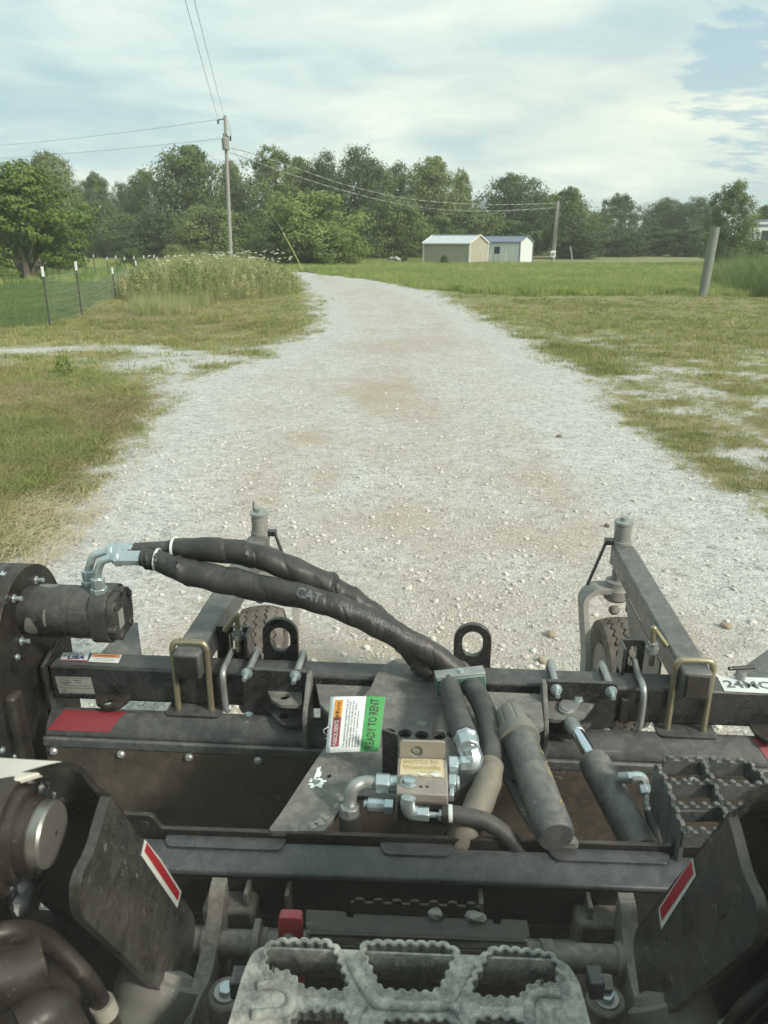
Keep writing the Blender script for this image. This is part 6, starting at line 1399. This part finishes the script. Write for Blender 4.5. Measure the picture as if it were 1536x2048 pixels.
for a_ in [
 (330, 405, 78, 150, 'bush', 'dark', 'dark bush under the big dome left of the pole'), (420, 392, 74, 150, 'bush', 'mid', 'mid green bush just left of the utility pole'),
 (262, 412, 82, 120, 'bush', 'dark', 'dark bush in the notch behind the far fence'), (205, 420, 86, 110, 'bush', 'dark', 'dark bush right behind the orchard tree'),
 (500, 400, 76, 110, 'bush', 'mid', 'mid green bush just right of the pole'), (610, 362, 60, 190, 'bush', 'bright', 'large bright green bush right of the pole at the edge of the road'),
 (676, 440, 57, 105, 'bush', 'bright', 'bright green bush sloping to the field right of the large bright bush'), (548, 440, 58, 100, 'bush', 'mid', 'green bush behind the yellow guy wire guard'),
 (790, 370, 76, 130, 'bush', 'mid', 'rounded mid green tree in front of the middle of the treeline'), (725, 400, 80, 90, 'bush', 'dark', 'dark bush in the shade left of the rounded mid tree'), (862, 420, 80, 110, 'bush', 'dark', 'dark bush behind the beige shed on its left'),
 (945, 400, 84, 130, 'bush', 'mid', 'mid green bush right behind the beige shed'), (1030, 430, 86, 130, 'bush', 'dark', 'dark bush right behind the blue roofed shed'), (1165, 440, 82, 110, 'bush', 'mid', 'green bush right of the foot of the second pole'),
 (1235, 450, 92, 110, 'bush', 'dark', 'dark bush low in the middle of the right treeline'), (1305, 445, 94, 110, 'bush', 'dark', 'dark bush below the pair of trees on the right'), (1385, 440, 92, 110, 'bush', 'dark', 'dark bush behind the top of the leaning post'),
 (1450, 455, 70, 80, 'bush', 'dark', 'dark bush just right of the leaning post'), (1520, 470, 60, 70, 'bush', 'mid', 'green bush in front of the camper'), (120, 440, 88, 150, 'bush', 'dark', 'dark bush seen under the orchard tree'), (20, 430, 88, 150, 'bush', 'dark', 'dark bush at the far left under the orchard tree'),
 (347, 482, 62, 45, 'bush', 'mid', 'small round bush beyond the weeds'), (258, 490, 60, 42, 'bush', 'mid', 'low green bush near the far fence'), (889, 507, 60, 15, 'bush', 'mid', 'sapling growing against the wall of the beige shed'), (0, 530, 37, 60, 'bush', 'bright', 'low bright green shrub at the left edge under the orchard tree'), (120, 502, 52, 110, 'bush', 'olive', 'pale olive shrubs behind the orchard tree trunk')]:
    tree(*a_, G2, 'bush', cat='bush')
# the orchard tree on the left, with forked trunk
v, f, C = crown_mesh(seed=401, n=26000, leaf=0.016, lobes=24, low=0.18, top=0.97, wid=0.60, small=0.13)
me = raw_mesh('crown', v, f); me.materials.append(TL['olive']); tm = trunk_mesh(9, C, 0.035, 3); tm.materials.append(BARKL)
t = GP(58, 556); H_ = 5.0; root = empty('orchard_tree', Matrix.Translation(t), 'wide olive green tree with forked trunk standing in the lawn at the left', 'tree')
M_ = Matrix.Translation((t.x-0.1, t.y, 0)) @ Matrix.Rotation(0.6, 4, 'Z') @ Matrix.Diagonal((6.2, 5.6, H_, 1)); link('trunk', tm, None, root, mw=M_); link('crown', me, None, root, mw=M_)

# ================================================================== SHEDS
SID = {}
def siding(name, base, dark=0.8):
    m = Mat(name); f = m.noise(1.2, 4, 0.6, stretch=(4, 4, 0.6)); m.base(m.mix(f, tuple(c*0.88 for c in base), tuple(c*1.06 for c in base))); m.rough(0.55); return m.m
W_BEIGE, W_WHITE = siding('beige_metal', (0.40, 0.385, 0.31)), siding('white_metal', (0.66, 0.72, 0.69)); R_PALE, R_BLUE = siding('galvanised_roof', (0.50, 0.56, 0.58)), siding('slate_blue_roof', (0.16, 0.21, 0.26)); TRIM, TRIMB = siding('white_trim', (0.72, 0.72, 0.66)), siding('blue_trim', (0.15, 0.19, 0.25))
GL = plain('dark_window_glass', (0.04, 0.05, 0.055), 0.15)
def shed(corner_px, Y, yaw, L_, Wd, eave, ridge, wall, roof, trim, label, extra=None):
    c = DP(*corner_px, Y); c.z = 0; mw = Matrix.Translation(c) @ Matrix.Rotation(rad(yaw), 4, 'Z')      # origin: nearest corner; -x along the long wall, +y along the gable
    root = empty('garden_shed', mw, label, 'shed'); use(mw)
    def rib_wall(p, du, n, h, name, gable=False, yo=0.0):
        b = MB(); seg = du.length/n; d = du.normalized(); nrm = d.cross(V3((0, 0, 1)))
        for k in range(n):
            for f0, f1, o_ in ((0, 0.8, 0.0), (0.8, 1.0, 0.018)):
                a, e = p+d*seg*(k+f0), p+d*seg*(k+f1)
                ha = hb = h
                if gable: t0, t1 = (k+f0)/n, (k+f1)/n; ha = h+(ridge-eave)*(1-abs(2*t0-1)); hb = h+(ridge-eave)*(1-abs(2*t1-1))
                b.poly([a+nrm*o_, e+nrm*o_, e+nrm*o_+V3((0, 0, hb)), a+nrm*o_+V3((0, 0, ha))], -nrm*0.04)
        return b.build(name, wall, root)
    rib_wall(V3((-L_, 0, 0)), V3((L_, 0, 0)), 14, eave, 'wall'); rib_wall(V3((0, 0, 0)), V3((0, Wd, 0)), 11, eave, 'gable_wall', True)
    rib_wall(V3((0, Wd, 0)), V3((-L_, 0, 0)), 14, eave, 'wall'); rib_wall(V3((-L_, Wd, 0)), V3((0, -Wd, 0)), 11, eave, 'gable_wall', True)
    for s in (0, 1):
        y0, y1 = (-0.14, Wd/2) if s == 0 else (Wd+0.14, Wd/2); b = MB(); n = 16; z0 = eave-0.10*(ridge-eave)/(Wd/2)*1.2
        for k in range(n):
            x0, x1 = -L_-0.12+(L_+0.24)*k/n, -L_-0.12+(L_+0.24)*(k+1)/n
            for a, e, o_ in ((x0, x0+(x1-x0)*0.82, 0), (x0+(x1-x0)*0.82, x1, 0.02)): b.poly([(a, y0, z0+o_+0.03), (e, y0, z0+o_+0.03), (e, y1, ridge+o_+0.03), (a, y1, ridge+o_+0.03)], (0, 0, -0.03))
        b.build('roof', roof, root)
    MB().box((-L_/2, Wd/2, ridge+0.055), (L_+0.26, 0.22, 0.03)).build('ridge_cap', roof, root)
    for x in (0.11, -L_-0.11):
        MB().poly([(x, -0.16, z0-0.03), (x, Wd/2, ridge+0.0), (x, Wd+0.16, z0-0.03), (x, Wd+0.16, z0+0.05), (x, Wd/2, ridge+0.09), (x, -0.16, z0+0.05)], (0.02, 0, 0)).build('barge_board', trim, root)
    MB().bx(-L_, 0, -0.17, -0.145, z0-0.05, z0+0.02).build('fascia', trim, root)
    for (x, y) in ((0.02, -0.02), (0.02, Wd+0.02), (-L_-0.02, -0.02)): MB().bx(x-0.05, x+0.05, y-0.05, y+0.05, 0, eave).build('corner_trim', trim, root)
    MB().bx(-L_, 0, 0, Wd, -0.1, 0.06).build('base', TRIMB, root)
    if extra: extra(root)
    use(WORLD); return root
shed((938, 523), 61, -33, 3.95, 3.05, 1.62, 2.16, W_BEIGE, R_PALE, TRIM, 'beige ribbed metal garden shed with pale roof, the left and nearer of the two')
def ex(root):
    MB().bx(-2.25, -1.75, -0.03, -0.02, 0.75, 1.3).build('window', GL, root); MB().bx(-2.3, -1.7, -0.025, -0.015, 0.7, 0.75).build('window_sill', TRIM, root)
    for k in range(4): MB().bx(-2.9+k*0.16, -2.78+k*0.16, -0.5, -0.47, 0, 0.75+0.06*(k % 2)).build('picket', TRIM, root)
    for k in range(4): MB().bx(-1.5+k*0.16, -1.38+k*0.16, -0.5, -0.47, 0, 0.8+0.06*(k % 2)).build('picket', TRIM, root)
shed((1038, 523), 66, -33, 4.2, 2.6, 1.70, 2.12, W_WHITE, R_BLUE, TRIMB, 'white ribbed metal garden shed with slate blue roof, right of the beige one', ex)
# camper glimpsed at the right edge
c = DP(1495, 470, 62); use(Matrix.Translation((c.x, 62, 0)) @ Matrix.Rotation(rad(-8), 4, 'Z')); camper = empty('camper', FR[0], 'white and grey travel camper half hidden by bushes at the right edge', 'camper')
MB().holed([rounded([(0, 0.5), (7, 0.5), (7, 3.1), (0.35, 3.1), (0, 2.4)], 0.25)], lambda u, v: (u, 0, v), (0, 2.4, 0)).build('body', W_WHITE, camper)
MB().bx(0.3, 6.8, -0.02, -0.01, 2.75, 2.95).build('stripe', TRIMB, camper); MB().bx(1.0, 1.9, -0.02, 0, 1.7, 2.5).build('window', GL, camper); MB().bx(2.6, 4.2, -0.02, 0, 1.7, 2.3).build('window', GL, camper); MB().bx(0.6, 6.2, 0.4, 2.0, 3.1, 3.3).build('roof_unit', TRIMB, camper)
MB().bx(0.1, 6.9, -0.03, -0.01, 1.25, 1.35).build('stripe', TRIMB, camper)
for x in (2.6, 3.6): MB().cyl((x, -0.02, 0.35), (x, 0.2, 0.35), 0.35).build('wheel', M['hose'], camper)
use(WORLD)
# junk pile by the treeline
c = DP(785, 524, 66)
jp = empty('scrap_heap', Matrix.Translation((c.x, 66, 0)), 'low heap of pale scrap at the foot of the trees left of the sheds', 'scrap heap'); rnd = random.Random(2)
for k in range(9):
    MB().box((c.x+rnd.uniform(-1.1, 1.1), 66+rnd.uniform(-.5, .5), rnd.uniform(0.15, 0.42)), (rnd.uniform(.2, .7), rnd.uniform(.2, .5), rnd.uniform(.1, .35)), Matrix.Rotation(rnd.uniform(-.6, .6), 3, 'Y') @ Matrix.Rotation(rnd.uniform(0, 3), 3, 'Z')).build('scrap_piece', [W_WHITE, M['brown'], M['galv'], M['red']][k % 4] if k % 4 != 3 else M['brown'], jp, bevel=0.03)

# ================================================================== POLES AND WIRES
WOOD = painted('weathered_wood', (0.24, 0.24, 0.22), (0.38, 0.38, 0.35), 0.8, 0.2, 0.85, speck=False, scale=3)
WIRE = plain('wire', (0.22, 0.24, 0.24), 0.6, 0.2); WIRET = plain('triplex_wire', (0.30, 0.32, 0.31), 0.6, 0.2)
Y1 = 45; b0 = DP(462, 540, Y1); t0 = DP(450, 231, Y1); b0.z = -0.3
pole = empty('utility_pole', Matrix.Translation((b0.x, Y1, 0)), 'tall grey wooden utility pole with transformer rising out of the weeds', 'utility pole')
MB().cyl(b0, V3((t0.x, Y1, t0.z)), 0.125, 0.08, 16).build('pole', WOOD, pole)
q = DP(451, 287, Y1-0.30); MB().lathe(q-V3((0, 0, 0.32)), (0, 0, 1), [(0, 0.15), (0.03, 0.19), (0.56, 0.19), (0.62, 0.13), (0.66, 0.05)], 20).build('transformer', M['galv'], pole)
for dx in (-0.06, 0.07): MB().lathe(q+V3((dx, 0, 0.30)), (dx*2, 0, 1), [(0, 0.03), (0.05, 0.045), (0.09, 0.03), (0.14, 0.042), (0.2, 0.02)], 10).build('bushing', M['grey'], pole)
p_arm0, p_arm1 = DP(436, 240, Y1), DP(450, 237, Y1); MB().cyl(p_arm0, p_arm1, 0.03, n=8).build('stand_off', M['grey'], pole); MB().lathe(p_arm0, (0, 0, -1), [(0, 0.04), (0.05, 0.07), (0.1, 0.04), (0.15, 0.06), (0.2, 0.03)], 10).build('insulator', M['grey'], pole)
for (u, v) in ((456, 276), (461, 276)): MB().cyl(DP(u, v-4, Y1), DP(u, v+6, Y1), 0.045, n=8).build('fuse_cutout', M['blackflat'], pole)
MB().cyl(DP(452, 281, Y1), DP(462, 279, Y1), 0.02, n=8).build('cutout_bracket', M['grey'], pole)
def wire(pts, r, mat, label, group=None, name='power_line', n=14, cat='wire'):
    return tag(MB().tube(spline(pts, n), r, 5).build(name, mat), label, cat, group)
MB().tube(spline([DP(452, 234, Y1), DP(459, 255, Y1), DP(463, 268, Y1), DP(458, 276, Y1)], 5), 0.012, 5).build('jumper', WIRE, pole); MB().tube(spline([DP(452, 252, Y1), DP(458, 262, Y1), DP(461, 272, Y1)], 5), 0.012, 5).build('jumper', WIRE, pole)
GW = 'overhead wires meeting at the tall pole'
# span running back over the camera's left shoulder
def span(a, b_, sag, n=10): return [a.lerp(b_, i/n)-V3((0, 0, sag*4*(i/n)*(1-i/n))) for i in range(n+1)]
wire(span(DP(437, 241, Y1), DP(372, 0, 22).lerp(DP(437, 241, Y1), -0.5), 0.10), 0.0075, WIRE, 'left of the two wires rising from the tall pole to the top edge', GW, n=3)
wire(span(DP(448, 232, Y1), DP(390, 0, 22).lerp(DP(448, 232, Y1), -0.5), 0.10), 0.0075, WIRE, 'right of the two wires rising from the tall pole to the top edge', GW, n=3)
wire(span(DP(436, 239, Y1), DP(-420, 306, 62), 0.5), 0.009, WIRE, 'upper of the two wires running from the tall pole to the left edge', GW, n=3)
wire(span(DP(446, 277, Y1), DP(-420, 330, 62), 0.35), 0.009, WIRE, 'lower of the two wires running from the tall pole to the left edge', GW, n=3)
Y2 = 70
def trip(ps, label):
    pts = spline([DP(u, v, y) for u, v, y in ps], 14); b = MB(); b.tube(pts, 0.012, 5)
    for ph in (0, math.pi): b.tube([p+V3((0, math.cos(i*1.3+ph)*0.022, math.sin(i*1.3+ph)*0.022)) for i, p in enumerate(pts)], 0.009, 5)
    tag(b.build('power_line', WIRET), label, 'wire', 'twisted service wires to the second pole')
trip([(461, 296, 45), (500, 306, 47), (580, 332, 50), (700, 372, 55), (820, 398, 60), (940, 408, 64), (1030, 409, 67), (1113, 406, Y2)], 'upper twisted service wire sagging from the tall pole to the second pole')
trip([(460, 305, 45), (500, 319, 47), (580, 348, 50), (690, 382, 55), (800, 408, 60), (910, 421, 64), (1020, 421, 67), (1113, 415, Y2)], 'lower twisted service wire sagging from the tall pole to the second pole')
b = MB(); b.tube(span(DP(465, 296, Y1), DP(570, 470, Y1-1), 0.05), 0.009, 5); guy = tag(b.build('guy_wire', WIRE), 'thin guy wire with yellow guard slanting down right of the tall pole', 'guy wire')
GUARD = plain('yellow_guard', (0.36, 0.37, 0.14), 0.6)
e0, e1 = DP(566, 464, Y1-1), DP(601, 531, Y1-1.2); MB().tube([e0, e1+(e1-e0)*0.12], 0.024, 8).build('guy_guard', GUARD, guy)
b1, t1 = DP(1105, 528, Y2), DP(1116, 402, Y2); b1.z = -0.1
p2 = empty('utility_pole', Matrix.Translation((b1.x, Y2, 0)), 'shorter pale utility pole with meter box right of the sheds', 'utility pole')
MB().cyl(b1, t1, 0.17, 0.12, 14).build('pole', WOOD, p2); q = DP(1106, 508, Y2-0.25); MB().box(q, (0.42, 0.25, 0.55)).build('meter_box', W_WHITE, p2, bevel=0.02); MB().cyl(q+V3((0, -0.13, 0)), q+V3((0, -0.2, 0)), 0.13).build('meter', M['galv'], p2)
MB().cyl(q+V3((0.12, 0, 0.2)), t1+V3((0.12, -0.1, -0.4)), 0.035, n=8).build('conduit', M['galv'], p2)
e0 = DP(1147, 500, Y2); MB().cyl((e0.x, Y2, 0), (e0.x-0.3, Y2, 1.3), 0.06, n=8).build('stake', WOOD); tag(bpy.data.objects['stake'], 'short leaning stake right of the second pole', 'stake')
# leaning gate post on the right
a, c = DP(1405, 588, 28), DP(1431, 454, 28); a.z = -0.15
gp = MB().tube([a, a.lerp(c, 0.35), a.lerp(c, 0.7), c], [0.155, 0.16, 0.155, 0.15], 20).build('gate_post', painted('greenish_wood', (0.15, 0.17, 0.145), (0.26, 0.28, 0.24), 0.8, 0.2, 0.85, speck=False, scale=3)); tag(gp, 'thick weathered wooden post leaning beside the reed bank', 'post')
b = MB(); 
for t_ in (0.25, 0.55): p = a.lerp(c, t_); b.lathe(p, c-a, [(0, 0.162), (0.015, 0.167), (0.03, 0.162)], 20, cap=False)
b.build('wire_band', WIRE, gp)

# ================================================================== FENCES
TPG = painted('t_post_green', (0.05, 0.06, 0.05), (0.2, 0.18, 0.15), 0.6, 0.2, 0.8, speck=False); TPW = plain('t_post_white_tip', (0.70, 0.72, 0.70), 0.7); FW = plain('fence_wire', (0.34, 0.36, 0.34), 0.6, 0.5)
def t_post(p, h, tip, root):
    b = MB(); b.bx(p.x-0.022, p.x+0.022, p.y-0.004, p.y+0.004, 0, h-tip); b.bx(p.x-0.004, p.x+0.004, p.y+0.004, p.y+0.034, 0, h-tip)
    for k in range(int((h-tip)/0.06)): b.bx(p.x-0.009, p.x+0.009, p.y-0.012, p.y-0.004, 0.04+k*0.06, 0.065+k*0.06)
    o = b.build('fence_post', TPG, root, smooth=False)
    MB().bx(p.x-0.0235, p.x+0.0235, p.y-0.0055, p.y+0.0355, h-tip, h).build('post_tip', TPW, o, smooth=False)
fence = empty('wire_fence', Matrix.Translation((-7.3, 17, 0)), 'woven wire fence on white tipped steel posts along the lawn at the left', 'fence')
line_ = [((100, 651), 533), ((164, 631), 523), ((231, 598), 535), ((276, 571), 521), ((317, 556), 514), ((333, 548), 512), ((386, 541), 509)]
FP = []
for (u, v), tv in line_:
    g_ = GP(u, v); h = DP(u, tv, g_.y).z; FP.append((g_, h)); t_post(g_, h, min(0.22, h*0.2), fence)
def mesh_fence(pa, pb, h, root, cols, rows=7):
    b = MB()
    for k in range(rows):
        z = 0.06+(h-0.22-0.06)*(k/(rows-1))**1.15; b.tube([pa+V3((0, -0.01, z)), pa.lerp(pb, 0.5)+V3((0, -0.01, z-0.02)), pb+V3((0, -0.01, z))], 0.0032 if k in (0, rows-1) else 0.0024, 4)
    for k in range(1, cols): p = pa.lerp(pb, k/cols); b.tube([p+V3((0, -0.012, 0.05)), p+V3((0.01, -0.012, h*0.5)), p+V3((0, -0.012, h-0.22))], 0.0021, 4)
    b.build('wire_mesh', FW, root)
for (pa, ha), (pb, hb) in zip(FP, FP[1:]): mesh_fence(pa, pb, min(ha, hb), fence, max(6, int((pb-pa).length/0.16)))
fence2 = empty('wire_fence', Matrix.Translation((-18, 44, 0)), 'far line of small white tipped fence posts behind the lawn', 'fence'); PV = None
for u in (60, 89, 119, 148, 173, 190, 216, 234, 251, 270, 290, 310, 352, 410, 440, 470, 500):
    g_ = DP(u, 540, 45); g_.z = 0; h = DP(u, 511+(u % 7)-3, 45).z; t_post(g_, h, 0.16, fence2)
    if PV is not None:
        b = MB()
        for z in (0.25, 0.45, 0.65, 0.85): b.tube([PV+V3((0, 0, z)), g_+V3((0, 0, z))], 0.005, 4)
        b.build('wire_mesh', FW, fence2)
    PV = g_
# short tilled strip and rubbish in front of the weeds
for k, (u, v, s, mat, lab) in enumerate([(372, 607, 0.10, W_WHITE, 'white scrap of rubbish at the foot of the tall weeds, right one'), (306, 594, 0.08, W_WHITE, 'small white scrap of rubbish at the foot of the tall weeds, left one')]):
    c = GP(u, v, 0.06); r_ = random.Random(k); b = MB(); bmesh.ops.create_icosphere(b.bm, subdivisions=2, radius=s, matrix=Matrix.Translation((c.x, c.y, 0.07)) @ Matrix.Diagonal((1.4, 1, 0.7, 1)))
    for v_ in b.bm.verts: v_.co += V3((r_.uniform(-1, 1), r_.uniform(-1, 1), r_.uniform(-1, 1)))*s*0.25
    tag(b.build('litter', mat), lab, 'litter', 'rubbish by the weeds')

# ================================================================== WINDSHIELD of the cab: a dusty pane, the dust scattering light in the glass
use(LOADER); m = bpy.data.materials.new('dusty_glass'); m.use_nodes = True; t = m.node_tree; t.nodes.clear(); o_ = t.nodes.new('ShaderNodeOutputMaterial'); pv = t.nodes.new('ShaderNodeVolumePrincipled')
pv.inputs['Color'].default_value = (0.93, 0.97, 0.93, 1); pv.inputs['Density'].default_value = 2.3; t.links.new(pv.outputs[0], o_.inputs['Volume'])
if WINDSHIELD: tag(MB().poly([(-0.47, 0.50, 1.0), (0.47, 0.50, 1.0), (0.47, 0.42, 2.10), (-0.47, 0.42, 2.10)], (0, 0.006, 0)).build('windshield', m, smooth=False), 'dusty glass front windshield of the cab that everything is seen through', 'windshield', kind='stuff')
use(WORLD)
# ================================================================== HAZE: the warm evening air between the cab and the trees
m = bpy.data.materials.new('hazy_air'); m.use_nodes = True; t = m.node_tree; t.nodes.clear(); o_ = t.nodes.new('ShaderNodeOutputMaterial'); pv = t.nodes.new('ShaderNodeVolumePrincipled')
pv.inputs['Color'].default_value = (0.92, 0.96, 0.90, 1); pv.inputs['Density'].default_value = 0.0010; t.links.new(pv.outputs[0], o_.inputs['Volume'])
tag(MB().bx(-440, 440, -440, 440, -2.5, 15).build('haze', m, smooth=False), 'pale evening haze over the field', kind='stuff')
